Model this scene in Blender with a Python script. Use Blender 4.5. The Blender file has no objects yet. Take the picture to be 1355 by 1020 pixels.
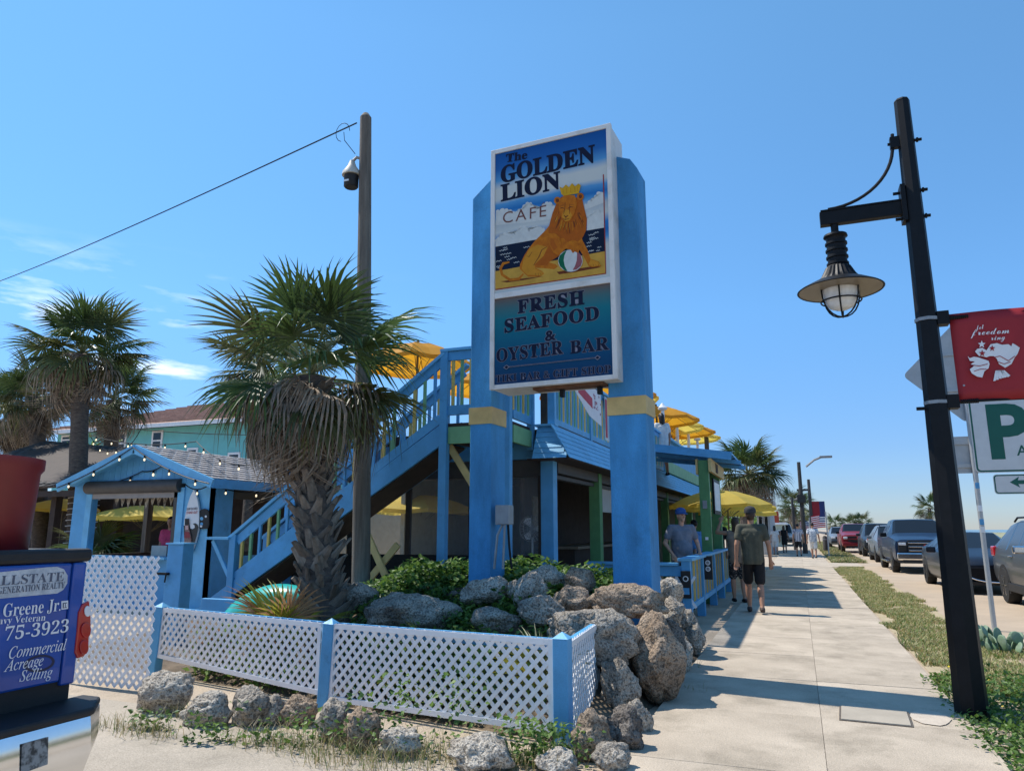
import bpy, bmesh, math, random
from mathutils import Vector, Matrix, noise, Euler
R=math.radians
S=bpy.context.scene; COL=S.collection
# ---------------- camera, sky, sun, exposure ----------------
FPX=960.0; PITCH=R(11.2); YAW=R(21.2); CAMH=1.52
cd=bpy.data.cameras.new('camera'); cam=bpy.data.objects.new('camera',cd); COL.objects.link(cam)
cam.location=(0,0,CAMH); cam.rotation_euler=(R(90)+PITCH,0,YAW)
cd.sensor_width=36; cd.lens=FPX/1355*36; cd.clip_start=.05; cd.clip_end=8000
S.camera=cam
SUN_AZ=278.8; SUN_EL=58.0        # azimuth clockwise from +Y
W=bpy.data.worlds.new('World'); S.world=W; W.use_nodes=True
nt=W.node_tree; N=nt.nodes; L=nt.links
bg=N['Background']; bg.inputs[1].default_value=.15
sky=N.new('ShaderNodeTexSky'); sky.sky_type='NISHITA'; sky.sun_disc=False
sky.sun_elevation=R(SUN_EL); sky.sun_rotation=R(SUN_AZ); sky.air_density=1.0; sky.dust_density=.0; sky.ozone_density=2.0; sky.altitude=0
tc=N.new('ShaderNodeTexCoord'); mp=N.new('ShaderNodeMapping'); mp.inputs['Scale'].default_value=(2.2,2.2,11)
L.new(tc.outputs['Generated'],mp.inputs[0])
nz=N.new('ShaderNodeTexNoise'); nz.inputs['Scale'].default_value=2.6; nz.inputs['Detail'].default_value=7; nz.inputs['Roughness'].default_value=.55
L.new(mp.outputs[0],nz.inputs[0])
cr=N.new('ShaderNodeValToRGB'); cr.color_ramp.elements[0].position=.585; cr.color_ramp.elements[1].position=.70
L.new(nz.outputs[0],cr.inputs[0])
sx=N.new('ShaderNodeSeparateXYZ'); L.new(tc.outputs['Generated'],sx.inputs[0])
er=N.new('ShaderNodeValToRGB'); ee=er.color_ramp.elements
ee[0].position=0.0; ee[0].color=(1,1,1,1); ee[1].position=.34; ee[1].color=(0,0,0,1); ee.new(.2).color=(.8,.8,.8,1)
L.new(sx.outputs[2],er.inputs[0])
mu=N.new('ShaderNodeMath'); mu.operation='MULTIPLY'; L.new(cr.outputs[0],mu.inputs[0]); L.new(er.outputs[0],mu.inputs[1])
hsv=N.new('ShaderNodeHueSaturation'); hsv.inputs['Hue'].default_value=.492; hsv.inputs['Saturation'].default_value=1.12; hsv.inputs['Value'].default_value=1.12; L.new(sky.outputs[0],hsv.inputs['Color'])
tr_=N.new('ShaderNodeValToRGB'); te=tr_.color_ramp.elements; te[0].position=0; te[0].color=(.27,.34,.52,1); te[1].position=.6; te[1].color=(.74,.86,.90,1); te.new(.1).color=(.33,.42,.61,1); te.new(.28).color=(.52,.66,.80,1)
mt_=N.new('ShaderNodeMixRGB'); mt_.blend_type='MULTIPLY'; mt_.inputs[0].default_value=1
mx=N.new('ShaderNodeMixRGB'); mw=N.new('ShaderNodeMapRange'); mw.inputs[1].default_value=.45; mw.inputs[2].default_value=.8; mw.inputs[3].default_value=0; mw.inputs[4].default_value=1; mn_=N.new('ShaderNodeMath'); mn_.operation='MULTIPLY'; mn_.inputs[1].default_value=-1; L.new(sx.outputs[0],mn_.inputs[0]); L.new(mn_.outputs[0],mw.inputs[0]); mu2=N.new('ShaderNodeMath'); mu2.operation='MULTIPLY'; L.new(mu.outputs[0],mu2.inputs[0]); L.new(mw.outputs[0],mu2.inputs[1])
L.new(mu2.outputs[0],mx.inputs[0]); L.new(hsv.outputs[0],mt_.inputs[1]); L.new(tr_.outputs[0],mt_.inputs[2]); L.new(mt_.outputs[0],mx.inputs[1]); mx.inputs[2].default_value=(7.2,7.5,7.9,1)
L.new(sx.outputs[2],tr_.inputs[0]); L.new(mx.outputs[0],bg.inputs[0])
sd=bpy.data.lights.new('sun','SUN'); sd.energy=3.7; sd.angle=R(.53); sd.color=(1,.95,.87)
sun=bpy.data.objects.new('sun',sd); COL.objects.link(sun)
_a=R(SUN_AZ); _e=R(SUN_EL)
SUNDIR=Vector((math.sin(_a)*math.cos(_e),math.cos(_a)*math.cos(_e),math.sin(_e)))
sun.rotation_euler=SUNDIR.to_track_quat('Z','Y').to_euler(); sun.location=(-20,5,30)
vs=S.view_settings; vs.view_transform='Standard'; vs.look='None'; vs.exposure=0.52; vs.gamma=1; vs.use_curve_mapping=False
# ---------------- pixel helpers (photo 1355 x 1020) ----------------
def ray(x,y):
    u=(x-677.5)/FPX; v=-(y-510)/FPX
    f=math.cos(PITCH)-math.sin(PITCH)*v; z=math.sin(PITCH)+math.cos(PITCH)*v
    return Vector((u*math.cos(YAW)-f*math.sin(YAW),u*math.sin(YAW)+f*math.cos(YAW),z))
C0=Vector((0,0,CAMH))
def onz(x,y,z=0): d=ray(x,y); return C0+d*((z-CAMH)/d.z)
def onx(x,y,X): d=ray(x,y); return C0+d*(X/d.x)
def ony(x,y,Y): d=ray(x,y); return C0+d*(Y/d.y)
def onpl(x,y,p,n): d=ray(x,y); return C0+d*((p-C0).dot(n)/d.dot(n))
# ---------------- object helpers ----------------
def V(*a): return Vector(a)
class MB:
    def __init__(s): s.v=[]; s.f=[]; s.mi=[]
    def add(s,vs,fs,m=0):
        o=len(s.v); s.v+= [tuple(p) for p in vs]
        for f in fs: s.f.append(tuple(i+o for i in f)); s.mi.append(m)
        return s
    def box(s,c,size,M=None,m=0):
        hx,hy,hz=size[0]/2,size[1]/2,size[2]/2; c=Vector(c); vs=[]
        for sx in(-1,1):
            for sy in(-1,1):
                for sz in(-1,1):
                    p=Vector((sx*hx,sy*hy,sz*hz)); p=(M@p if M else p)+c; vs.append(p)
        return s.add(vs,[(0,1,3,2),(4,6,7,5),(0,4,5,1),(2,3,7,6),(0,2,6,4),(1,5,7,3)],m)
    def bx(s,x0,x1,y0,y1,z0,z1,m=0): return s.box(((x0+x1)/2,(y0+y1)/2,(z0+z1)/2),(abs(x1-x0),abs(y1-y0),abs(z1-z0)),None,m)
    def bar(s,a,b,w,h,up=(0,0,1),m=0):
        a=Vector(a);b=Vector(b);d=(b-a);l=d.length;d/=l;u=Vector(up);sd=d.cross(u)
        if sd.length<1e-4: sd=d.cross(Vector((1,0,0)))
        sd.normalize();u=sd.cross(d)
        M=Matrix((sd,d,u)).transposed()
        return s.box((a+b)/2,(w,l,h),M,m)
    def tube(s,pts,rs,n=8,m=0,cap=True):
        pts=[Vector(p) for p in pts]
        if not hasattr(rs,'__len__'): rs=[rs]*len(pts)
        o=[]; prev=None
        for i,p in enumerate(pts):
            t=(pts[min(i+1,len(pts)-1)]-pts[max(i-1,0)]).normalized()
            if prev is None:
                a=t.cross(Vector((0,0,1)));
                if a.length<.05: a=t.cross(Vector((0,1,0)))
            else: a=prev-t*prev.dot(t)
            a.normalize(); prev=a; b=t.cross(a)
            for k in range(n):
                th=2*math.pi*k/n; o.append(p+(a*math.cos(th)+b*math.sin(th))*rs[i])
        fs=[]
        for i in range(len(pts)-1):
            for k in range(n): fs.append((i*n+k,i*n+(k+1)%n,(i+1)*n+(k+1)%n,(i+1)*n+k))
        if cap: fs.append(tuple(reversed(range(n)))); fs.append(tuple(range((len(pts)-1)*n,len(pts)*n)))
        return s.add(o,fs,m)
    def lathe(s,prof,n=24,c=(0,0,0),M=None,m=0,wob=None):
        o=[];c=Vector(c)
        for i,(r,z) in enumerate(prof):
            for k in range(n):
                th=2*math.pi*k/n; rr=r*(wob(i,k) if wob else 1)
                p=Vector((rr*math.cos(th),rr*math.sin(th),z)); o.append((M@p if M else p)+c)
        fs=[(i*n+k,i*n+(k+1)%n,(i+1)*n+(k+1)%n,(i+1)*n+k) for i in range(len(prof)-1) for k in range(n)]
        if prof[0][0]>1e-4: fs.append(tuple(reversed(range(n))))
        if prof[-1][0]>1e-4: fs.append(tuple(range((len(prof)-1)*n,len(prof)*n)))
        return s.add(o,fs,m)
    def prism(s,poly,off,m=0):
        n=len(poly); p=[Vector(q) for q in poly]; off=Vector(off); p2=[q+off for q in p]
        fs=[tuple(range(n)),tuple(reversed(range(n,2*n)))]+[(i,i+n,(i+1)%n+n,(i+1)%n) for i in range(n)]
        return s.add(p+p2,fs,m)
    def poly(s,pts,m=0): return s.add(pts,[tuple(range(len(pts)))],m)
    def mesh(s,name,mats):
        me=bpy.data.meshes.new(name); me.from_pydata(s.v,[],s.f)
        for mm in (mats if isinstance(mats,(list,tuple)) else [mats]): me.materials.append(mm)
        if any(s.mi): me.polygons.foreach_set('material_index',s.mi)
        return me
    def build(s,name,mats,parent=None,smooth=False,bevel=0,angle=40,fixn=True,world=True):
        me=s.mesh(name,mats)
        if fixn:
            bm=bmesh.new(); bm.from_mesh(me); bmesh.ops.recalc_face_normals(bm,faces=bm.faces); bm.to_mesh(me); bm.free()
        o=link(name,me,parent,world)
        if smooth: smoothit(o,angle)
        if bevel:
            b=o.modifiers.new('bevel','BEVEL'); b.width=bevel; b.segments=2; b.limit_method='ANGLE'; b.angle_limit=R(40)
        return o
def smoothit(o,angle=40):
    me=o.data; me.polygons.foreach_set('use_smooth',[True]*len(me.polygons))
    if angle<180:
        try: me.set_sharp_from_angle(angle=R(angle))
        except Exception: pass
def link(name,me,parent=None,world=True):
    o=bpy.data.objects.new(name,me); COL.objects.link(o)
    if parent is not None:
        o.parent=parent
        if world: o.matrix_parent_inverse=wm(parent).inverted()
    return o
def wm(o):
    M=Matrix.LocRotScale(o.location,o.rotation_euler,o.scale)
    if o.parent: M=wm(o.parent)@o.matrix_parent_inverse@M
    return M
def tag(o,label=None,cat=None,group=None,kind=None):
    if label: o['label']=label
    if cat: o['category']=cat
    if group: o['group']=group
    if kind: o['kind']=kind
    return o
def thing(name,label,cat,loc=(0,0,0),rz=0,group=None):
    o=bpy.data.objects.new(name,None); COL.objects.link(o); o.location=loc; o.rotation_euler=(0,0,rz); o.empty_display_size=.2
    return tag(o,label,cat,group)
def kid(name,src,parent,M,world=True):
    "copy of mesh object data src under parent at matrix M"
    o=bpy.data.objects.new(name,src); COL.objects.link(o); o.parent=parent
    if world: o.matrix_parent_inverse=wm(parent).inverted()
    o.matrix_basis=M
    return o
def copy_tree(o,parent=None):
    c=o.copy(); COL.objects.link(c)
    if parent is not None: c.parent=parent
    for ch in [k for k in o.children]: copy_tree(ch,c)
    return c
def T(x,y,z,rz=0,s=1): return Matrix.Translation((x,y,z))@Matrix.Rotation(rz,4,'Z')@Matrix.Scale(s,4)
# ---------------- materials ----------------
def mat(name,col,rough=.6,var=.18,scale=6,bump=0,bscale=40,metal=0,spec=.4,col2=None,dist=.01,stretch=None,rnd=0,coat=0,trans=0,alpha=1,lo=.35,hi=.7,fine=0):
    m=bpy.data.materials.new(name); m.use_nodes=True; t=m.node_tree; n=t.nodes; l=t.links
    b=n['Principled BSDF']; b.inputs['Roughness'].default_value=rough; b.inputs['Metallic'].default_value=metal
    b.inputs['Specular IOR Level'].default_value=spec; b.inputs['Coat Weight'].default_value=coat
    b.inputs['Transmission Weight'].default_value=trans; b.inputs['Alpha'].default_value=alpha
    b.inputs['Base Color'].default_value=(*col,1)
    if var or col2:
        c=n.new('ShaderNodeTexCoord'); mpp=n.new('ShaderNodeMapping'); l.new(c.outputs['Object'],mpp.inputs[0])
        if stretch: mpp.inputs['Scale'].default_value=stretch
        z=n.new('ShaderNodeTexNoise'); z.inputs['Scale'].default_value=scale; z.inputs['Detail'].default_value=6; z.inputs['Roughness'].default_value=.62
        l.new(mpp.outputs[0],z.inputs[0])
        r=n.new('ShaderNodeValToRGB'); e=r.color_ramp.elements; e[0].position=lo; e[1].position=hi
        a=col2 if col2 else tuple(x*(1-var) for x in col); bb=col if col2 else tuple(min(1,x*(1+var)) for x in col)
        e[0].color=(*a,1); e[1].color=(*bb,1); l.new(z.outputs[0],r.inputs[0]); out=r.outputs[0]
        if fine:
            z2=n.new('ShaderNodeTexNoise'); z2.inputs['Scale'].default_value=bscale*2.5; z2.inputs['Detail'].default_value=3; l.new(mpp.outputs[0],z2.inputs[0])
            hs=n.new('ShaderNodeHueSaturation'); mr=n.new('ShaderNodeMapRange'); mr.inputs[1].default_value=.3; mr.inputs[2].default_value=.7; mr.inputs[3].default_value=1-fine; mr.inputs[4].default_value=1+fine
            l.new(z2.outputs[0],mr.inputs[0]); l.new(mr.outputs[0],hs.inputs['Value']); l.new(out,hs.inputs['Color']); out=hs.outputs[0]
        if rnd:
            oi=n.new('ShaderNodeObjectInfo'); hs=n.new('ShaderNodeHueSaturation'); mr=n.new('ShaderNodeMapRange'); mr.inputs[3].default_value=1-rnd; mr.inputs[4].default_value=1+rnd
            l.new(oi.outputs['Random'],mr.inputs[0]); l.new(mr.outputs[0],hs.inputs['Value']); l.new(out,hs.inputs['Color']); out=hs.outputs[0]
        l.new(out,b.inputs['Base Color'])
        if bump:
            z3=n.new('ShaderNodeTexNoise'); z3.inputs['Scale'].default_value=bscale; z3.inputs['Detail'].default_value=5; l.new(mpp.outputs[0],z3.inputs[0])
            bp=n.new('ShaderNodeBump'); bp.inputs['Strength'].default_value=bump; bp.inputs['Distance'].default_value=dist
            l.new(z3.outputs[0],bp.inputs['Height']); l.new(bp.outputs[0],b.inputs['Normal'])
    return m
def leafmat(name,col,col2,trl=.35,rough=.5,scale=1.2,rnd=.25):
    m=mat(name,col,rough,.2,scale,col2=col2,rnd=rnd); t=m.node_tree; n=t.nodes; l=t.links; b=n['Principled BSDF']
    tr=n.new('ShaderNodeBsdfTranslucent'); mixs=n.new('ShaderNodeMixShader'); mixs.inputs[0].default_value=trl
    src=b.inputs['Base Color'].links[0].from_socket; l.new(src,tr.inputs[0])
    l.new(b.outputs[0],mixs.inputs[1]); l.new(tr.outputs[0],mixs.inputs[2]); l.new(mixs.outputs[0],n['Material Output'].inputs[0])
    return m
def emis(name,col,st):
    m=mat(name,col,.4,0); b=m.node_tree.nodes['Principled BSDF']; b.inputs['Emission Color'].default_value=(*col,1); b.inputs['Emission Strength'].default_value=st
    return m
def rampmat(name,axis,stops,lo,hi,rough=.35,noise_amt=.0,slope=0):
    "flat print: colour ramp along an object axis between lo and hi"
    m=bpy.data.materials.new(name); m.use_nodes=True; t=m.node_tree; n=t.nodes; l=t.links; b=n['Principled BSDF']; b.inputs['Roughness'].default_value=rough
    c=n.new('ShaderNodeTexCoord'); s=n.new('ShaderNodeSeparateXYZ'); l.new(c.outputs['Object'],s.inputs[0])
    mr=n.new('ShaderNodeMapRange'); mr.inputs[1].default_value=lo; mr.inputs[2].default_value=hi
    src=s.outputs[axis]
    z=n.new('ShaderNodeTexNoise'); z.inputs['Scale'].default_value=3; l.new(c.outputs['Object'],z.inputs[0])
    ma=n.new('ShaderNodeMath'); ma.operation='MULTIPLY_ADD'; ma.inputs[1].default_value=noise_amt; l.new(z.outputs[0],ma.inputs[0]); l.new(src,ma.inputs[2])
    src=ma.outputs[0]
    if slope:
        m2=n.new('ShaderNodeMath'); m2.operation='MULTIPLY_ADD'; m2.inputs[1].default_value=slope; l.new(s.outputs[0],m2.inputs[0]); l.new(src,m2.inputs[2]); src=m2.outputs[0]
    l.new(src,mr.inputs[0]); r=n.new('ShaderNodeValToRGB'); e=r.color_ramp.elements
    e[0].position=stops[0][0]; e[0].color=(*stops[0][1],1); e[1].position=stops[-1][0]; e[1].color=(*stops[-1][1],1)
    for p,cc in stops[1:-1]: e.new(p).color=(*cc,1)
    l.new(mr.outputs[0],r.inputs[0]); l.new(r.outputs[0],b.inputs['Base Color']); b.inputs['Specular IOR Level'].default_value=.12
    return m
m_blue=mat('blue_paint',(.10,.36,.64),.5,.13,3,.25,60,rnd=.06,dist=.004,fine=.06)
m_blue2=mat('pale_blue_paint',(.16,.47,.74),.5,.12,4,.25,60,rnd=.08,dist=.004,fine=.06)
m_bluestucco=mat('blue_stucco',(.058,.28,.56),.75,.24,1.8,.8,60,dist=.006,fine=.14,stretch=(1.6,1.6,.45))
m_tan=mat('tan_paint',(.60,.43,.17),.6,.14,4,.3,60,dist=.004,rnd=.05)
m_yel=mat('yellow_paint',(.66,.47,.13),.55,.12,4,rnd=.08)
m_grn=mat('green_paint',(.19,.40,.20),.55,.12,4,rnd=.08)
m_grn2=mat('dark_green_paint',(.10,.26,.10),.55,.14,4,.2,60,rnd=.05)
m_white=mat('white_paint',(.78,.79,.80),.45,.05,4,rnd=.03,fine=.03)
m_lat=mat('white_lattice_vinyl',(.82,.82,.83),.4,.05,6,rnd=.04)
m_alu=mat('aluminium',(.42,.43,.43),.45,.07,8,metal=.25,fine=.05)
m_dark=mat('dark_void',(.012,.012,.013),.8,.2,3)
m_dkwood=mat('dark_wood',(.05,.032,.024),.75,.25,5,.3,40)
m_black=mat('black_enamel',(.007,.0075,.009),.5,.25,9,.15,50,spec=.22,dist=.003)
m_blackp=mat('black_plastic',(.018,.018,.019),.6,.2,12,.2,200)
m_grey=mat('grey_metal',(.30,.31,.32),.45,.12,8,metal=.4)
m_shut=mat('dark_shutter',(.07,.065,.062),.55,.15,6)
m_wood=mat('weathered_wood',(.23,.19,.15),.85,.3,3,.8,30,col2=(.12,.10,.08),stretch=(6,6,.45),dist=.01,fine=.15)
m_conc=mat('concrete',(.53,.44,.335),.92,.1,1.1,.8,46,col2=(.36,.295,.22),dist=.006,fine=.26,rnd=.06,lo=.3,hi=.62)
m_conc2=mat('grey_concrete',(.40,.345,.27),.9,.1,3,.4,120,dist=.004,fine=.12)
def stains(m,sc=3.2,amt=.35,lo=.56,hi=.74):
    t=m.node_tree; n=t.nodes; l=t.links; b_=n['Principled BSDF']; src=b_.inputs['Base Color'].links[0].from_socket
    g_=n.new('ShaderNodeNewGeometry'); z=n.new('ShaderNodeTexNoise'); z.inputs['Scale'].default_value=sc; z.inputs['Detail'].default_value=9; z.inputs['Roughness'].default_value=.7; l.new(g_.outputs['Position'],z.inputs[0])
    r=n.new('ShaderNodeValToRGB'); r.color_ramp.elements[0].position=lo; r.color_ramp.elements[0].color=(1,1,1,1); r.color_ramp.elements[1].position=hi; r.color_ramp.elements[1].color=(1-amt,1-amt,1-amt*1.05,1)
    l.new(z.outputs[0],r.inputs[0]); x=n.new('ShaderNodeMixRGB'); x.blend_type='MULTIPLY'; x.inputs[0].default_value=1; l.new(src,x.inputs[1]); l.new(r.outputs[0],x.inputs[2]); l.new(x.outputs[0],b_.inputs['Base Color'])
stains(m_conc,1.3,.38,.50,.70); stains(m_conc,14,.5,.66,.74); stains(m_blue,5,.35,.58,.75); stains(m_bluestucco,2.2,.3,.55,.75); stains(m_lat,9,.3,.58,.78)
m_skin=mat('skin',(.55,.31,.21),.55,.08,10)
m_skin2=mat('tanned_skin',(.42,.22,.14),.55,.08,10)
m_glass=mat('tinted_glass',(.012,.015,.018),.05,0,spec=.45)
m_chrome=mat('chrome',(.75,.75,.76),.16,.05,6,metal=1)
m_tyre=mat('tyre_rubber',(.018,.018,.018),.85,.2,20)
m_bulb=emis('warm_bulb',(1,.80,.5),1.0)
# ================= SETTING =================
rnd=random.Random(7)
m_sand=mat('sand',(.52,.42,.31),.95,.12,1.3,.9,40,col2=(.38,.305,.225),dist=.015,fine=.28)
m_lane=mat('packed_sand',(.50,.385,.27),.95,.12,.7,.5,70,col2=(.40,.31,.22),dist=.01,fine=.12)
m_drive=mat('sandy_concrete',(.48,.41,.325),.92,.1,.8,.8,46,col2=(.35,.30,.235),dist=.006,fine=.26)
stains(m_drive,1.1,.35,.5,.7); stains(m_drive,16,.45,.65,.74); stains(m_sand,4,.3,.55,.72)
m_asph=mat('asphalt',(.055,.055,.057),.9,.2,2,.4,120)
m_soil=mat('mound_soil',(.20,.15,.10),.95,.25,5,.8,40,col2=(.10,.075,.05),dist=.02,fine=.2)
m_sea=mat('sea_water',(.03,.13,.2),.15,.2,.05,.4,.8,dist=.2)
def sheet(name,pts,z,m,parent=None,kind='structure'):
    b=MB(); b.poly([(p[0],p[1],z) for p in pts]); o=b.build(name,m,parent,fixn=False)
    if kind and parent is None: o['kind']=kind
    return o
g=MB(); g.poly([(-1500,-300,0),(70,-300,0),(70,2600,0),(-1500,2600,0)]); tag(g.build('ground',m_sand,fixn=False),kind='structure')
tag(MB().poly([(70,-300,-.6),(5000,-300,-.6),(5000,5000,-.6),(70,5000,-.6)]).build('sea',m_sea,fixn=False),kind='structure')
# low dune ridge beyond the road
db=MB(); nx,ny=14,120; vs=[];fs=[]
for j in range(ny):
    y=-20+j*3.2
    for i in range(nx):
        x=24+i*3; t=i/(nx-1); vs.append((x,y,-.05+1.0*math.sin(t*math.pi)**1.5*(.7+.5*noise.noise((x*.15,y*.1,0)))))
for j in range(ny-1):
    for i in range(nx-1): fs.append((j*nx+i,j*nx+i+1,(j+1)*nx+i+1,(j+1)*nx+i))
db.add(vs,fs); tag(db.build('dune',mat('dune_sand',(.4,.36,.24),.95,.2,.4,col2=(.16,.19,.09)),smooth=True,angle=180),kind='structure')
sheet('parking_lane',[(2.25,-20),(7.2,-20),(7.2,400),(2.1,400)],.006,m_lane)
sheet('road',[(7.2,-60),(14.5,-60),(14.5,900),(7.2,900)],.008,m_asph)
for y0 in range(-10,200,12): 
    pass
sheet('driveway',[(-12,-8),(-1.22,-8),(-1.25,4.55),(-2.2,4.75),(-3.4,4.85),(-4.6,5.05),(-5.6,5.2),(-7.2,5.25),(-9.5,5.0),(-12,4.6)],.006,m_drive)
sheet('cross_path',[(1.16,33.2),(2.4,33.2),(2.35,37.3),(1.16,37.3)],.012,m_conc)
# sidewalk: a bed with separate slabs
bed=tag(sheet('sidewalk',[(-1.24,-6),(1.17,-6),(1.17,150),(-1.24,150)],.010,mat('joint_dirt',(.32,.26,.19),.95,.2,20)),kind='structure')
def slabmesh(w,l):
    b=MB(); b.bx(0,w,0,l,.0,.034); me=b.mesh('slab',m_conc); return me
sl_a=slabmesh(1.2685,1.5205); sl_b=slabmesh(1.078,1.5205)
y=-5.5
k=0
while y<62:
    for me,x in((sl_a,-1.21),(sl_b,.062)):
        o=link('slab',me,bed); o.location=(x,y,.008+rnd.uniform(-.002,.002)); o.rotation_euler=(rnd.uniform(-.0015,.0015),rnd.uniform(-.0015,.0015),0)
    y+=1.524; k+=1
b=MB(); b.bx(-1.2,1.14,y,150,.0,.04); b.build('slab',m_conc,bed)
# utility cover in the slab
pu=onz(1158,955)
uc=thing('utility_cover','concrete utility box lid set in the sidewalk near the black lamp post','utility cover',(pu.x,pu.y,.04),R(-3))
b=MB(); b.box((0,0,.004),(.52,.50,.008)); b.build('rim',mat('rim_dirt',(.12,.1,.08),.9,.2,20),uc,world=False)
b=MB(); b.box((0,0,.009),(.49,.47,.012)); b.build('lid',m_conc2,uc,bevel=.003,world=False)
pp=onz(1232,957)
b=MB(); pts=[]
for k in range(14):
    a=2*math.pi*k/14; pts.append((pp.x+math.cos(a)*.12*(1+.3*rnd.random()),pp.y+math.sin(a)*.24*(1+.2*rnd.random()),.0465))
tag(b.poly(pts).build('cement_patch',mat('pale_cement',(.54,.455,.36),.9,.1,8,fine=.1),fixn=False),'pale whitish cement patch on the sidewalk beside the lamp post','patch')
# -------- mound --------
def sst(a,b,x): t=max(0,min(1,(x-a)/(b-a))); return t*t*(3-2*t)
def fy(x): return 5.29-(x+1.66)*.184
def mh(x,y):
    t=y-fy(min(x,-1.5))
    Hh=.62*sst(-6.9,-4.6,x)+.22
    if x>-3: Hh-=.24*sst(-3.0,-1.7,x)
    h=Hh*sst(.3,3.2,t)+.06*sst(.0,.35,t)
    h*=sst(-1.22,-1.85,x) if x>-1.9 else 1
    h*=1-sst(9.1,10.1,y)
    h*=sst(-9.4,-8.2,x)
    return h
b=MB(); nx,ny=80,54; vs=[];fs=[]
for j in range(ny):
    for i in range(nx):
        x=-9.4+i*(8.2/(nx-1)); y=4.75+j*(5.4/(ny-1)); z=mh(x,y)
        z+=(.05*noise.noise((x*2.1,y*2.1,3))+.025*noise.noise((x*6,y*6,1)))*min(1,z*5)-.012*(z<.03)
        vs.append((x,y,z))
for j in range(ny-1):
    for i in range(nx-1): fs.append((j*nx+i,j*nx+i+1,(j+1)*nx+i+1,(j+1)*nx+i))
b.add(vs,fs); tag(b.build('mound',m_soil,smooth=True,angle=180),kind='structure')
# -------- rocks --------
def rockmat(name,c,c2):
    m=mat(name,c,.93,.2,3.2,.9,34,col2=c2,dist=.03,lo=.38,hi=.62,fine=.3)
    t=m.node_tree; n=t.nodes; l=t.links; b_=n['Principled BSDF']
    c_=n.new('ShaderNodeTexCoord'); vo=n.new('ShaderNodeTexVoronoi'); vo.inputs['Scale'].default_value=22; l.new(c_.outputs['Object'],vo.inputs[0])
    z=n.new('ShaderNodeTexNoise'); z.inputs['Scale'].default_value=42; z.inputs['Detail'].default_value=8; l.new(c_.outputs['Object'],z.inputs[0])
    # pits
    r=n.new('ShaderNodeValToRGB'); r.color_ramp.elements[0].position=.41; r.color_ramp.elements[0].color=(.16,.15,.14,1); r.color_ramp.elements[1].position=.5
    l.new(z.outputs[0],r.inputs[0])
    mxx=n.new('ShaderNodeMixRGB'); mxx.blend_type='MULTIPLY'; mxx.inputs[0].default_value=.6
    src=b_.inputs['Base Color'].links[0].from_socket; l.new(src,mxx.inputs[1]); l.new(r.outputs[0],mxx.inputs[2]); l.new(mxx.outputs[0],b_.inputs['Base Color'])
    bp=n.new('ShaderNodeBump'); bp.inputs['Strength'].default_value=.9; bp.inputs['Distance'].default_value=.03; l.new(z.outputs[0],bp.inputs['Height'])
    old=b_.inputs['Normal'].links[0].from_socket; l.new(old,bp.inputs['Normal']); l.new(bp.outputs[0],b_.inputs['Normal'])
    return m
m_rg=rockmat('grey_coquina',(.50,.44,.36),(.27,.235,.195)); m_rb=rockmat('brown_coquina',(.48,.37,.27),(.28,.20,.135)); m_rl=rockmat('pale_coquina',(.60,.54,.45),(.40,.345,.28)); m_rd=rockmat('dark_coquina',(.25,.215,.18),(.12,.10,.085))
def rockmesh(dims,seed,m,rough=.26,sub=4):
    bm=bmesh.new(); bmesh.ops.create_icosphere(bm,subdivisions=sub,radius=1)
    r=random.Random(seed); off=Vector((r.random()*50,r.random()*50,r.random()*50))
    pl=[(Vector((r.gauss(0,1),r.gauss(0,1),r.gauss(0,.8))).normalized(),r.uniform(.68,.9)) for _ in range(9)]
    for v in bm.verts:
        p=v.co.copy()
        for n_,d in pl:
            e=p.dot(n_)-d
            if e>0: p-=n_*e*.9
        d=p.normalized(); q=d*1.3+off
        f=1+rough*noise.fractal(q,.9,2.1,4)*.9+.05*noise.noise(q*7)+.035*noise.noise(q*15)
        rid=abs(noise.noise(q*2.6)); f-=.14*max(0,.12-rid)/.12
        p=p*f
        v.co=Vector((p.x*dims[0],p.y*dims[1],p.z*dims[2]))
    me=bpy.data.meshes.new('rock'); bm.to_mesh(me); bm.free(); me.materials.append(m)
    return me
def rock(loc,dims,seed,m,label,rot=(0,0,0),group='coquina boulders of the sign mound',sub=4):
    o=link('boulder',rockmesh(dims,seed,m,sub=sub)); smoothit(o,180); o.location=loc; o.rotation_euler=rot
    tag(o,label,'boulder',group); return o
def rpx(cx,cy,w,h,Y,m,label,seed,rot=(0,0,0),dep=None,tilt=0):
    c=ony(cx,cy,Y); fd=(c-C0).dot(ray(677.5,510).normalized())
    k=fd/FPX/1.0
    rw=w*k/2; rh=h*k/2
    o=rock(c,(rw,dep or (rw+rh)*.55,rh),seed,m,label,(0,tilt,-YAW*-1*0+R(12))); return o
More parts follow.
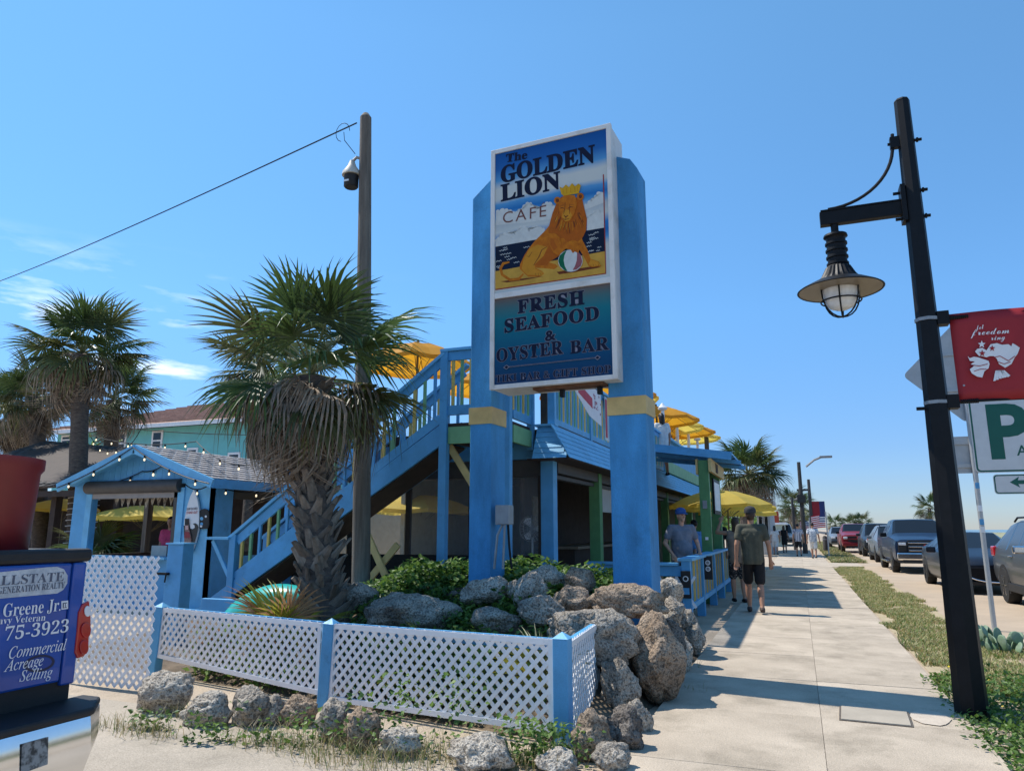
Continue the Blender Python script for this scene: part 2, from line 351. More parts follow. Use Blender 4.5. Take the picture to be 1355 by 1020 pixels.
RK=[(540,812,128,66,7.25,m_rg,'broad grey brown boulder shaded by sign, left above the lattice fence',11,0),
(645,785,70,42,7.75,m_rl,'pale striped flat boulder among vines left of centre on mound',12,-.1),
(700,785,44,52,7.6,m_rl,'pale upright lump of rock right of the striped boulder',13,.3),
(681,781,22,26,7.65,m_rg,'tiny grey stone between the striped boulder and the pale upright rock',14,0),
(722,765,52,30,8.05,m_rl,'pale low rock at the back of the mound under green vines',15,0),
(655,820,64,34,7.05,m_rg,'low grey rock in vines just behind the lattice fence top',16,0),
(716,808,66,38,7.1,m_rg,'mid sized grey rock with flat top beside the biggest boulder',17,.1),
(765,768,46,40,7.95,m_rb,'brown pointed rock at the crest beside leafy plants',18,0),
(758,795,62,46,7.45,m_rb,'tan brown craggy rock just above the biggest boulder',19,.2),
(828,796,112,46,7.35,m_rb,'long reddish brown slab of rock leaning on the right sign pillar',20,.12),
(782,840,140,80,6.75,m_rg,'biggest rounded grey boulder behind the fence corner post',21,.12),
(868,868,72,112,6.95,m_rb,'tall upright slab of brown rock beside the sidewalk',22,-.05),
(818,908,52,86,6.45,m_rg,'upright grey boulder right behind the short side lattice panel',23,0),
(843,772,44,34,8.7,m_rg,'small grey rock behind the right sign pillar at the patio',24,0),
(886,783,34,46,9.3,m_rl,'pale rock right of the sign pillar under the patio rail',25,0),
(889,812,36,40,8.6,m_rg,'squarish rock touching the right sign pillar on its street side',26,0),
(880,845,50,62,7.7,m_rd,'dark rock below the sign pillar facing the sidewalk',27,0),
(901,868,34,52,8.3,m_rl,'pale jagged rock at the sidewalk edge past the upright slab',28,0),
(917,848,32,44,9.6,m_rg,'last rock of the mound, by the corner post of the patio rail',29,0),
(905,822,34,36,9.7,m_rg,'grey rock wedged below the patio rail corner',30,0),
(470,790,70,40,7.6,m_rg,'grey rock at the foot of the big palm trunk',31,0),
(620,790,60,30,8.1,m_rd,'dark rock half buried in vines behind the striped boulder',32,0),
(540,757,26,18,9.0,m_rl,'small pale stone on the mound crest left of the sign',33,0),
]
for i,(cx,cy,w,h,Y,m,lab,sd_,tl) in enumerate(RK): rpx(cx,cy,w,h,Y,m,lab,sd_,tilt=tl)
FR=[(207,948,68,54,m_rl,'pale rock at the left end of the fence below the tall lattice'),(262,966,62,42,m_rl,'flat pale rock second from the left along the fence foot'),(320,966,54,50,m_rg,'round grey rock under the left lattice panel'),
(356,963,36,36,m_rg,'small grey rock right of the round one under the left panel'),(388,964,48,40,m_rb,'tan rock half hidden in weeds under the left panel'),(433,987,46,56,m_rg,'egg shaped grey rock below the middle fence post'),(472,997,52,54,m_rb,'tan chunky rock just right of the middle fence post'),
(522,1008,62,40,m_rl,'pale low rock under the right lattice panel, in weeds'),(630,1026,92,44,m_rl,'long pale flat rock at the bottom edge below the right panel'),(735,1030,60,30,m_rl,'pale rock at the bottom edge below the fence corner post'),
(782,1012,52,60,m_rb,'smooth brown round rock right of the fence corner post'),(824,1002,58,58,m_rd,'dark mottled rock at the sidewalk corner'),(845,980,34,46,m_rg,'small grey rock behind the dark mottled rock'),(808,1030,50,40,m_rg,'grey rock at the bottom edge beside the sidewalk'),
(872,935,34,30,m_rd,'low dark rock at sidewalk edge below the upright slab')]
for i,(cx,by,w,h,m,lab) in enumerate(FR):
    p=onz(cx,by-4); k=(p-C0).dot(ray(677.5,510).normalized())/FPX/.92
    rw=w*k/2; rh=h*k/2
    rock((p.x,p.y+rw*.4,rh*.78),(rw,rw*.8,rh*1.05),60+i,m,lab,(0,0,R(rnd.uniform(-30,30))),'boulders lining the fence foot')
# -------- leafy ground cover and grasses --------
def leafcloud(name,pts,size,mats,aspect=.75,seed=1,upb=.6,kind='stuff',label=None,cat=None):
    r=random.Random(seed); b=MB()
    for p in pts:
        n_=Vector((r.gauss(0,.6),r.gauss(0,.6),upb+abs(r.gauss(0,.5)))).normalized(); t=n_.orthogonal().normalized(); t=Matrix.Rotation(r.uniform(0,6.28),3,n_)@t; s_=t.cross(n_)
        l=size*r.uniform(.6,1.35); w=l*aspect; p=Vector(p)
        vs=[p,p+t*l*.35+s_*w*.5+n_*l*.06,p+t*l+n_*l*-.05,p+t*l*.35-s_*w*.5+n_*l*.06]
        b.add(vs,[(0,1,2),(0,2,3)],r.randrange(len(mats)))
    o=b.build(name,mats,fixn=False); tag(o,label,cat,None,kind); return o
def blades(name,pts,hgt,mats,seed=1,lean=.5,w=.006,label=None,cat=None):
    r=random.Random(seed); b=MB()
    for p in pts:
        p=Vector(p); a=r.uniform(0,6.28); d=Vector((math.cos(a),math.sin(a),0)); s_=Vector((-d.y,d.x,0)); h=hgt*r.uniform(.4,1.3); ln=lean*h*r.uniform(.2,1.3); ww=w*r.uniform(.7,1.4)
        b.add([p-s_*ww,p+s_*ww,p+d*ln*.4+Vector((0,0,h*.65))+s_*ww*.7,p+d*ln*.4+Vector((0,0,h*.65))-s_*ww*.7,p+d*ln+Vector((0,0,h))],[(0,1,2,3),(3,2,4)],r.randrange(len(mats)))
    o=b.build(name,mats,fixn=False); tag(o,label,cat,None,'stuff'); return o
ml1=leafmat('vine_leaf',(.20,.33,.06),(.09,.18,.03),.4); ml2=leafmat('dark_vine_leaf',(.07,.16,.03),(.03,.08,.018),.3); ml3=leafmat('light_vine_leaf',(.25,.38,.09),(.14,.24,.05),.35)
mg1=leafmat('verge_grass',(.36,.32,.13),(.24,.24,.08),.3); mg2=leafmat('dry_grass',(.50,.40,.22),(.38,.30,.16),.3); mg3=leafmat('green_grass',(.17,.25,.06),(.09,.15,.03),.3)
P=[]
while len(P)<12000:
    x=rnd.uniform(-5.4,-1.75); y=rnd.uniform(7.35,9.3)
    d=noise.noise((x*1.6,y*1.6,5))+.35*sst(7.4,8.3,y)-.05
    if x>-2.2: d-=.3*sst(-2.2,-1.75,x)
    if d<.0 or rnd.random()<.05: continue
    P.append((x,y,mh(x,y)+.02+rnd.random()**1.2*(.10+.17*max(0,d))*(.6+.6*sst(7.4,8.2,y))))
leafcloud('vine_cover',P,.075,[ml1,ml2,ml3,ml1],seed=3,label='leafy green beach vines covering the top of the sign mound',cat='vines')
P=[]
while len(P)<4300:   # vines creeping between the boulders
    x=rnd.uniform(-4.8,-1.9); y=rnd.uniform(5.9,7.6)
    if noise.noise((x*2.3,y*2.3,9))<.02: continue
    P.append((x,y,mh(x,y)+.05+rnd.random()**1.5*.27))
leafcloud('creeping_vine',P,.06,[ml1,ml2,ml3],seed=4,label='green vines creeping between the mound boulders',cat='vines')
P=[]
for cx,by,n_,sp in((165,965,90,.28),(205,975,60,.2),(240,950,40,.1),(340,985,80,.2),(410,990,170,.35),(470,1015,130,.3),(560,1005,140,.3),(500,1020,90,.4),(690,1018,170,.22),(745,1000,60,.14),(600,1000,80,.4),(880,915,50,.2),(895,885,30,.15)):
    c=onz(cx,min(by,1012))
    for _ in range(int(n_*1.7)): P.append((c.x+rnd.gauss(0,sp*.8),c.y+rnd.gauss(0,sp*.35),.0))
blades('fence_grass',P,.13,[mg2,mg2,mg1,mg3],seed=5,lean=1.1,w=.0022,label='dry wild grass tufts growing along the fence foot',cat='grass')
P=[]
for cx,by,n_,sp,h in((195,965,120,.12,.14),(285,980,70,.1,.12),(255,985,60,.06,.25),(345,985,60,.12,.12),(420,985,200,.3,.22),(550,1000,100,.25,.18),(700,1010,420,.16,.28),(745,1005,200,.12,.22),(475,1000,60,.15,.4),(530,985,120,.12,.5),(600,980,90,.14,.5)):
    c=onz(cx,min(by,1010))
    for _ in range(n_): P.append((c.x+rnd.gauss(0,sp),c.y+rnd.gauss(0,sp*.4),rnd.random()*h))
leafcloud('weeds',P,.042,[ml1,ml2,ml3],seed=6,upb=.4,label='small green weeds sprouting along the white lattice fence',cat='weeds')
P=[]
for _ in range(3200):  # growth behind the lattice
    x=rnd.uniform(-6.2,-1.9); y=fy(x)+rnd.uniform(.12,.7); 
    if noise.noise((x*1.3,y*1.3,2))<-.05: continue
    P.append((x,y,mh(x,y)+rnd.random()**1.5*.5))
leafcloud('shrub_growth',P,.07,[ml1,ml2,ml3,ml3],seed=8,upb=.3,label='yellow green shrubs growing behind the white lattice',cat='shrubs')
# verge grass
def vx(y): return 1.16+.10*noise.noise((y*.35,0,0))+.07*noise.noise((y*1.3,4,0)), (2.35+.12*noise.noise((y*.3,9,0))+.5*sst(14,10,y))
P=[];Pd=[]
while len(P)<70000:
    y=8.3+(33.2-8.3)*rnd.random()**1.7; a,b_=vx(y); x=a+(b_-a)*rnd.random()
    e=min(x-a,b_-x)
    if noise.noise((x*2,y*1.2,3))+.55*min(1,e/.25)<rnd.random()*.55: continue
    P.append((x,y,.0))
blades('verge_grass',P,.06,[mg1,mg1,mg2,mg3],seed=9,lean=1.0,w=.008,label='sun dried grass verge between sidewalk and parked cars',cat='grass')
P=[]
while len(P)<9000:
    y=37.5+60*rnd.random()**1.5; x=1.3+1.5*rnd.random(); P.append((x,y,0))
blades('far_grass',P,.12,[mg1,mg3,mg2],seed=10,lean=.9,w=.02,label='grass strip beyond the crossing path',cat='grass')
sheet('verge_soil',[(1.2,8.0),(2.3,8.0),(2.3,33),(1.2,33)],.010,mat('verge_soil',(.34,.28,.15),.95,.2,4,.5,60,col2=(.48,.38,.25),fine=.2))
sheet('far_verge',[(1.2,37.5),(2.9,37.5),(2.9,110),(1.2,110)],.010,bpy.data.materials['verge_soil'])
P=[]
while len(P)<15000:
    x=rnd.uniform(1.0,3.4); y=rnd.uniform(4.9,8.9)
    d=noise.noise((x*1.4,y*1.4,7)); e=min(x-1.02-.25*max(0,6.0-y),y-4.95)
    if e<.12*rnd.random()+.05*d: continue
    P.append((x,y,rnd.random()**1.4*(.16+.18*max(0,d))*min(1,.35+e)))
leafcloud('dune_plants',P,.05,[ml1,ml2,ml1,ml3],aspect=.55,seed=12,upb=.5,label='low green dune plants at the foot of the black lamp post',cat='plants')
P=[(rnd.uniform(1.25,2.8),rnd.uniform(5.9,8.6),rnd.uniform(.12,.22)) for _ in range(46)]
leafcloud('yellow_flowers',P,.028,[mat('yellow_petal',(.85,.62,.03),.5,.1)],aspect=1,seed=13,label='tiny yellow flowers dotted over the dune plants',cat='flowers')
P=[]
for _ in range(900): P.append((rnd.uniform(1.5,2.6),rnd.uniform(5.4,7.2),0))
blades('tall_dry_grass',P,.3,[mg2,mg3],seed=14,lean=.8,w=.003,label='thin dry grass stalks among the plants at the right edge',cat='grass')
# prickly pear beside the road sign pole
pc=onz(1322,862)
cac=thing('prickly_pear','grey green prickly pear cactus with flat pads at the road sign pole','cactus',(pc.x,pc.y,0))
m_cac=mat('cactus_pad',(.12,.22,.10),.6,.25,6,.3,40,col2=(.24,.31,.22))
bm=bmesh.new(); bmesh.ops.create_icosphere(bm,subdivisions=3,radius=1); pad=bpy.data.meshes.new('pad'); 
for v in bm.verts: v.co=Vector((v.co.x*.07*(1+.15*v.co.z),v.co.y*.016,v.co.z*.095))
bm.to_mesh(pad); bm.free(); pad.materials.append(m_cac); pad.polygons.foreach_set('use_smooth',[True]*len(pad.polygons))
for k in range(44):
    a=rnd.uniform(0,6.28); r_=.40*math.sqrt(rnd.random()); kid('pad',pad,cac,Matrix.Translation((r_*math.cos(a),r_*math.sin(a)*.8,.05+rnd.random()**1.3*.20))@Euler((rnd.uniform(-.5,.5),rnd.uniform(-.6,.6),rnd.uniform(0,3))).to_matrix().to_4x4()@Matrix.Scale(rnd.uniform(.7,1.15),4),world=False)
# ================= LATTICE FENCE =================
slat_me=MB().bx(0,1,-.003,.003,-.0155,.0155).mesh('slat',m_lat)
def lattice(parent,A,B,z0a,z1a,z0b,z1b,pitch=.098,frame=True,off=0):
    "panel from A to B (xy); bottom/top heights at both ends; diagonal slats in two layers"
    A=Vector((*A,0));B=Vector((*B,0)); d=B-A; Lw=d.length; e=d/Lw; n_=Vector((-e.y,e.x,0))
    bot=lambda u:z0a+(z0b-z0a)*u/Lw
    top=lambda u:z1a+(z1b-z1a)*u/Lw
    def inside(u,v): return 0<=u<=Lw and bot(u)<=v<=top(u)
    Hm=max(z1a,z1b)-min(z0a,z0b); zb=min(z0a,z0b)
    for layer,sg in((0,1),(1,-1)):
        k=-Hm/1.0-pitch
        while k<Lw+Hm+pitch:
            # line u=k+t (or k - t), v=zb+t
            ts=[t*.006 for t in range(int(Hm/.006)+2)]
            ins=[t for t in ts if inside(k+sg*t,zb+t)]
            if len(ins)>6:
                t0,t1=ins[0],ins[-1]; l=(t1-t0)*math.sqrt(2)
                p=A+e*(k+sg*t0)+Vector((0,0,zb+t0))+n_*(.004 if layer else -.004)
                xd=(e*sg+Vector((0,0,1))).normalized(); yd=n_; zd=xd.cross(yd)
                M=Matrix.Translation(p)@Matrix((xd,yd,zd)).transposed().to_4x4()@Matrix.Diagonal((l,1,1,1))
                kid('slat',slat_me,parent,M)
            k+=pitch
    if frame:
        for (ua,za,ub,zb_,nm) in((0,z1a-.02,Lw,z1b-.02,'top_strip'),(0,z0a+.02,Lw,z0b+.02,'bottom_strip'),(.02,z0a,.02,z1a,'side_strip'),(Lw-.02,z0b,Lw-.02,z1b,'side_strip')):
            for s_ in(-1,1):
                f=MB(); pr=.009 if 'side' in nm else .0115
                f.bar(A+e*ua+Vector((0,0,za))+n_*s_*pr,A+e*ub+Vector((0,0,zb_))+n_*s_*pr,.005,.042,up=(0,0,1) if 'side' not in nm else tuple(e))
                f.build(nm,m_lat,parent)
PL=(-6.44,6.17);PM=(-3.97,5.71);PR=(-1.66,5.29)
fn=thing('lattice_panel','white lattice fence panel between the left and middle blue posts','lattice panel',(*PL,0),0,'lattice fence panels'); lattice(fn,(PL[0]+.06,PL[1]-.02),(PM[0]-.055,PM[1]-.02),.20,.70,.10,.70)
fn=thing('lattice_panel','white lattice fence panel between the middle and the corner blue post','lattice panel',(*PM,0),0,'lattice fence panels'); lattice(fn,(PM[0]+.055,PM[1]-.02),(PR[0]-.06,PR[1]-.02),.06,.70,.10,.735)
fn=thing('lattice_panel','short white lattice panel turning the corner toward the sidewalk rocks','lattice panel',(*PR,0),0,'lattice fence panels'); lattice(fn,(PR[0]+.03,PR[1]+.07),(-1.74,6.62),.04,.71,.05,.70)
fn=thing('lattice_panel','tall unframed white lattice panel standing behind the pickup truck','lattice panel',(-6.4,5.6,0),0,'lattice fence panels'); lattice(fn,(-7.15,5.62),(-5.88,5.58),.02,1.255,.02,1.255,pitch=.098,frame=False)
def fpost(name,p,h,lean,label,w=.105,m=m_blue):
    t=thing(name,label,'post',(p[0],p[1],0)); b=MB(); M=Matrix.Rotation(lean,3,'Y')
    b.box(M@Vector((0,0,h/2)),(w,w,h),M); b.build('shaft',m,t,bevel=.006,world=False)
    c=MB(); q=w/2+.004; tp=[M@Vector(v) for v in((-q,-q,h),(q,-q,h),(q,q,h),(-q,q,h),(0,0,h+.045))]
    c.add(tp,[(0,1,2,3),(0,1,4),(1,2,4),(2,3,4),(3,0,4)]); c.build('cap',m_blue2,t,world=False)
    return t
fpost('fence_post',PL,.71,.05,'blue wooden fence post between tall lattice and left lattice panel')
fpost('fence_post',PM,.70,.045,'middle blue wooden fence post between the two long lattice panels')
fpost('fence_post',PR,.745,.0,'blue corner fence post at the right end of the lattice fence',.115)
# rail behind top of the lattice
t=thing('fence_rail','blue top rail running behind the white lattice fence','rail',(*PL,.6))
for a,b_,h0,h1 in((PL,PM,.66,.66),(PM,PR,.66,.69),((PR[0],PR[1]+.06),(-1.76,6.6),.67,.66)):
    r_=MB(); r_.bar((a[0],a[1]+.045 if b_!=(-1.76,6.6) else a[1],h0),(b_[0],b_[1]+.045 if b_!=(-1.76,6.6) else b_[1],h1),.04,.085); r_.build('board',m_blue,t)
# plywood gate post behind tall lattice
t=thing('gate_post','wide boxed blue gate post with a latch next to the tall lattice','post',(-6.6,7.3,0))
p0=ony(224,720,7.3); p1=ony(243,720,7.3); 
b=MB(); b.bx(p0.x-.02,p1.x+.0,7.3,7.48,0,1.33); b.build('shaft',m_blue,t,bevel=.006)
b=MB(); b.bx(p0.x-.04,p1.x+.02,7.28,7.5,1.33,1.35); b.build('cap',m_blue2,t)
b=MB(); b.bx(p0.x-.12,p0.x+.05,7.25,7.298,.95,.98); b.tube([(p0.x+.02,7.27,.95),(p0.x+.02,7.26,.86)],.01,6); b.build('latch',m_black,t)
# ================= PALMS =================
m_fg=leafmat('palm_green',(.095,.15,.04),(.045,.08,.025),.3,.4,2.0,.3)
m_fg2=leafmat('palm_olive',(.15,.165,.055),(.085,.10,.035),.3,.45,2.0,.3)
m_fd=leafmat('palm_dead',(.46,.37,.28),(.19,.14,.10),.2,.75,5.0,.5)
m_fy=leafmat('palm_yellow',(.45,.40,.05),(.25,.28,.04),.35,.5,3,.3)
m_fr=leafmat('palm_rust',(.50,.26,.13),(.35,.20,.10),.3,.6,3,.3)
m_pet=mat('palm_petiole',(.21,.21,.09),.5,.2,4); m_petd=mat('dead_petiole',(.27,.21,.15),.8,.2,4)
m_bark=mat('palm_bark',(.17,.135,.105),.95,.3,8,.8,30,col2=(.08,.06,.05),stretch=(1,1,3),dist=.02,fine=.2)
m_boot=mat('palm_boot',(.30,.245,.19),.9,.3,5,.6,30,col2=(.15,.115,.085),stretch=(4,4,1),dist=.01,fine=.15,rnd=.35)
def fanmesh(seed,dead=False,mats=None,pl=.6,bl=.95,nl=42,droop=.35,curl=0):
    r=random.Random(seed); b=MB()
    # petiole along +X with sag
    pts=[]; 
    for i in range(6):
        u=i/5; pts.append((pl*u,0,-.10*pl*u*u*(1.6 if dead else 1)))
    b.tube(pts,[.022-.011*i/5 for i in range(6)],5,1)
    base=Vector(pts[-1]); slope=-.2
    costa=bl*.45
    for i in range(nl):
        a=(i/(nl-1)*2-1)*R(122 if not dead else 105); a+=r.gauss(0,.03)
        w0=abs(a)/R(138)
        l=bl*(1-.40*w0**2)*r.uniform(.88,1.08)
        st=base+Vector((costa*(1-w0)*.55,0,slope*costa*(1-w0)*.5))
        d=Vector((math.cos(a),math.sin(a),0)); s_=Vector((-d.y,d.x,0))
        wid=l*.5*R(276)/nl*.46*(.7 if dead else 1)
        segs=5; vs=[]; dr=droop*r.uniform(.6,1.5)+(.35 if dead and r.random()<.5 else 0)
        tw=r.uniform(-.5,.5)*(2 if dead else .6)
        bend=r.uniform(.5,.8)
        for k in range(segs+1):
            u=k/segs
            ww=wid*(.35+1.4*u if u<.45 else (1-u)/.55*.98+.02)
            z=-dr*l*(max(0,u-bend*.6)**1.7)*1.6+.06*l*u*math.cos(a*1)*0 + (-.18*abs(math.sin(a))*u*l*.4)
            if dead: z-=.35*u*u*l
            p=st+d*(l*u*(1-.22*max(0,u-.5)*dr*2))+Vector((0,0,z+slope*l*u*.3))+s_*(tw*.06*l*u*u)
            fold=Vector((0,0,ww*.5))
            vs+= [p-s_*ww+fold*.9,p-fold*.4,p+s_*ww+fold*.9]
        fs=[]
        for k in range(segs):
            o=k*3; fs+=[(o,o+1,o+4,o+3),(o+1,o+2,o+5,o+4)]
        b.add(vs,fs,0)
    return b.mesh('frond',mats)
FG=[fanmesh(i,False,[m_fg if i%3 else m_fg2,m_pet],.78,.92,36,.22+.12*(i%3)) for i in range(6)]
FD=[fanmesh(20+i,True,[m_fd,m_petd],.6,.75,26,.9,) for i in range(5)]
FO=[fanmesh(40+i,False,[m_fg2,m_petd],.6,.92,38,.75) for i in range(3)]
def frondM(p,az,el,roll=0,s=1): return Matrix.Translation(p)@Matrix.Rotation(az,4,'Z')@Matrix.Rotation(-el,4,'Y')@Matrix.Rotation(roll,4,'X')@Matrix.Scale(s,4)
bootme=None
def bootmesh():
    b=MB()
    # Y shaped split leaf base: tapered curved wedge growing outwards/upwards (local: x outwards, z up)
    prof=[(0,.0,.085,.02),(.035,.09,.07,.026),(.075,.18,.05,.022),(.12,.27,.032,.014)]
    vs=[];fs=[]
    for (x,z,w,t_) in prof: vs+=[(x-t_,-w,z),(x+t_*.4,-w*.95,z),(x+t_,0,z),(x+t_*.4,w*.95,z),(x-t_,w,z)]
    n=5
    for i in range(3):
        for k in range(4): fs.append((i*n+k,i*n+k+1,(i+1)*n+k+1,(i+1)*n+k))
        fs.append((i*n+4,i*n,(i+1)*n,(i+1)*n+4))
    fs.append((15,16,17,18,19)); b.add(vs,fs); return b.mesh('leaf_base',m_boot)
bootme=bootmesh()
def palm(label,base,top,r0,r1,crown=1.0,ng=34,nd=26,boots=(0,1),seed=1,group='cabbage palms',lo_el=-20,nboot=0,name='palm_tree',bend=(0,0),dead_s=1.0,wob=0.03):
    r=random.Random(seed); base=Vector(base); top=Vector(top)
    t=thing(name,label,'palm tree',base,0,group)
    pts=[];rs=[]
    for i in range(15):
        u=i/14; p=base.lerp(top,u)+Vector((bend[0],bend[1],0))*math.sin(u*math.pi); pts.append(p); rs.append((r0+(r1-r0)*u)*(1+wob*r.gauss(0,1))*(1.25-.25*min(1,u*6)))
    b=MB(); b.tube(pts,rs,14); tr=b.build('trunk',m_bark,t,smooth=True,angle=60)
    if nboot:
        H=(top-base).length
        for k in range(nboot):
            u=boots[0]+(boots[1]-boots[0])*(k+.5)/nboot; i=min(13,int(u*14)); p=pts[i].lerp(pts[i+1],u*14-i); rr=r0+(r1-r0)*u
            az=k*2.39996+r.uniform(-.25,.25); s_=rr/.21*r.uniform(.6,.95)
            M=Matrix.Translation(p+Vector((math.cos(az),math.sin(az),0))*rr*.86)@Matrix.Rotation(az,4,'Z')@Matrix.Rotation(r.uniform(-.1,.35),4,'Y')@Matrix.Rotation(r.choice((-1,1))*r.uniform(.15,.65),4,'X')@Matrix.Scale(s_,4)
            kid('leaf_base',bootme,tr,M)
    hub=top
    for k in range(ng):
        u=(k+.5)/ng; el=R(78-(78-lo_el)*u**.85)+r.gauss(0,.12); az=k*2.39996+r.gauss(0,.15)
        me=r.choice(FG) if u<.72 else r.choice(FO)
        kid('frond',me,t,frondM(hub+Vector((0,0,.12*(1-u))),az,el,r.gauss(0,.35),crown*r.uniform(.88,1.1)))
    for k in range(nd):
        u=(k+.5)/nd; el=R(2-78*u)+r.gauss(0,.15); az=k*2.39996+1+r.gauss(0,.3)
        kid('dead_frond',r.choice(FD),t,frondM(hub-Vector((0,0,.05+.25*u)),az,el,r.gauss(0,.5),crown*dead_s*r.uniform(.8,1.1)))
    return t
Yp=7.2
B0=ony(440,800,Yp); B0.z=.25
palm('biggest cabbage palm with a scaly trunk standing in front of the blue stairs',B0,ony(412,500,Yp),.225,.18,.87,28,46,(0.02,.96),3,'cabbage palms',-40,230,bend=(-.10,0),dead_s=.86)
def lowpalm(px,py_base,Y,px_top,py_top,r,crown,label,seed,ng=26,nd=18,zb=0,nboot=0,boots=(.5,1)):
    b_=ony(px,py_base,Y); b_.z=zb; tp=ony(px_top,py_top,Y)
    return palm(label,b_,tp,r,r*.85,crown,ng,nd,boots,seed,'cabbage palms',-25,nboot)
pA=lowpalm(107,700,15.5,108,470,.27,1.15,'tall cabbage palm with lights wound round its trunk, left behind the kiosk',5,34,18,nboot=30,boots=(.78,.98))
lowpalm(62,700,18.5,48,527,.30,1.05,'lower cabbage palm partly behind the tall lit palm at left',6,24,14)
lowpalm(20,620,20,22,548,.36,1.2,'cabbage palm cut by the left edge of the picture',7,26,18,nboot=24,boots=(.7,1))
lowpalm(145,690,19.5,150,530,.28,1.05,'low cabbage palm just right of the tall lit palm',8,24,12)
lowpalm(334,700,17.5,345,490,.3,1.0,'cabbage palm behind the biggest palm, its shaggy trunk above the kiosk roof',9,18,34)
lowpalm(391,700,15.5,388,500,.26,.9,'slim dark trunked palm behind the biggest palm by the stairs',10,16,22)
pB=lowpalm(985,700,46,990,628,.42,1.45,'full cabbage palm rising behind the far end of the restaurant',11,34,26,nboot=0)
# light rings round the lit palm trunk
for k in range(15):
    z=.6+k*.16; u=z/6.2
    b=MB(); b.tube([(pA.location.x+.40*math.cos(a*.3142),pA.location.y+.40*math.sin(a*.3142),z+.004*a) for a in range(21)],.012,5,cap=False); b.build('light_ring',m_white,pA)
# far palms along the beach road
for i,(px,py,Yd,c) in enumerate(((1105,694,150,1),(1118,693,170,.7),(1131,692,160,1),(1141,692,158,1.1),(1230,673,95,1.0),(1051,671,120,1.6),(1047,688,140,1.5),(1060,690,160,1.3))):
    tp=ony(px,py,Yd); bs=Vector((tp.x,tp.y,0))
    lab=['leftmost of the small far palms over the red truck','shortest far palm, hazy, over the red truck','far palm right of the shortest one over the parked cars','far palm nearest the blue pickup in the distant row','lone small palm over the blue pickup roof','tall far palm behind the streetlight poles','far palm below the tall one behind the streetlight poles','hazy far palm seen behind the striped flags'][i]
    palm(lab,bs,tp,.22,.18,1.25*c,16,6,(0,1),60+i,'far palms')
# low fan palm bushes behind the fence
def fanbush(label,p,n_,mats,seed,s=.7,el0=20,el1=70,name='palmetto'):
    r=random.Random(seed); t=thing(name,label,'palmetto',p)
    mes=[fanmesh(seed*10+i,False,[m_,m_pet],.25,.62,30,.3) for i,m_ in enumerate(mats)]
    for k in range(n_):
        kid('frond',mes[k%len(mes)],t,frondM(Vector(p),r.uniform(0,6.28),R(r.uniform(el0,el1)),r.gauss(0,.5),s*r.uniform(.75,1.15)))
    return t
fanbush('yellow green palmetto with rust red tips behind the left fence panel',(-5.05,6.45,.38),11,[m_fy,m_fy,m_fr],4,.72)
fanbush('rusty red palmetto left of the yellow one behind the fence',(-5.75,6.75,.30),9,[m_fr,m_fd],5,.7,0,40)
fanbush('green palmetto behind the fence corner post',(-1.98,5.75,.28),9,[m_fg2,m_fy],6,.55,15,80)
fanbush('yellowish palmetto behind the right lattice panel',(-3.0,5.95,.15),9,[m_fy,m_fg2],7,.6,15,80)
# ================= TEXT =================
def uni(t,style):
    base={'bold':0x1d400,'ital':0x1d434,'bi':0x1d468,'script':0x1d4d0}.get(style)
    if base is None: return t
    o=''
    for c in t:
        if style=='ital' and c=='h': o+='\u210e'; continue
        if 'A'<=c<='Z': o+=chr(base+ord(c)-65)
        elif 'a'<=c<='z': o+=chr(base+26+ord(c)-97)
        elif '0'<=c<='9' and style in('bold','bi'): o+=chr(0x1d7ce+ord(c)-48)
        else: o+=c
    return o
def evalmesh(o):
    global _TS
    try: _TS
    except NameError: _TS=bpy.data.scenes.new('scratch')
    _TS.collection.objects.link(o); vl=_TS.view_layers[0]; vl.update(); dg=vl.depsgraph
    me=bpy.data.meshes.new_from_object(o.evaluated_get(dg)); bpy.data.objects.remove(o); return me
def textmesh(body,style=None,offset=0,spacing=1):
    c=bpy.data.curves.new('text','FONT'); c.body=uni(body,style); c.offset=offset; c.space_character=spacing; c.resolution_u=4; c.align_x='CENTER'
    o=bpy.data.objects.new('text',c); me=evalmesh(o); bpy.data.curves.remove(c)
    return me
def write(parent,body,P0,P1,h,n_,mt,style=None,offset=0,outline=0,mo=None,lift=.004,name='lettering',spacing=1):
    "text whose baseline runs from P0 to P1, cap height h, facing n_"
    me=textmesh(body,style,offset,spacing)
    if not len(me.vertices): return
    xs=[v.co.x for v in me.vertices]; x0,x1=min(xs),max(xs)
    ref=textmesh('H' if style!='script' else 'e',style,0); hy=max(v.co.y for v in ref.vertices); bpy.data.meshes.remove(ref)
    e=(P1-P0); Lw=e.length; e/=Lw; n_=n_.normalized(); up=n_.cross(e).normalized()
    def place(me_,lf,m_,nm):
        for v in me_.vertices:
            q=P0+e*((v.co.x-x0)/(x1-x0)*Lw)+up*(v.co.y/hy*h)+n_*lf; v.co=q
        me_.materials.clear(); me_.materials.append(m_); o=link(nm,me_,parent); return o
    if outline: place(textmesh(body,style,offset+outline,spacing),lift-.0010,mo,name+'_outline')
    return place(me,lift,mt,name)
# ================= PYLON SIGN =================
ang=R(3.3); SE=Vector((math.cos(ang),-math.sin(ang),0)); SN=Vector((-math.sin(ang),-math.cos(ang),0))
SP=Vector((-1.70,7.60,4.5))   # a point on the sign front plane
def sp(x,y,lift=0): return onpl(x,y,SP,SN)+SN*lift
sign=thing('pylon_sign','tall cafe sign with painted crowned lion between two blue pillars on the mound','sign',(-2.5,8.0,.3))
def local(p): q=p-SP; return q.dot(SE),q.z
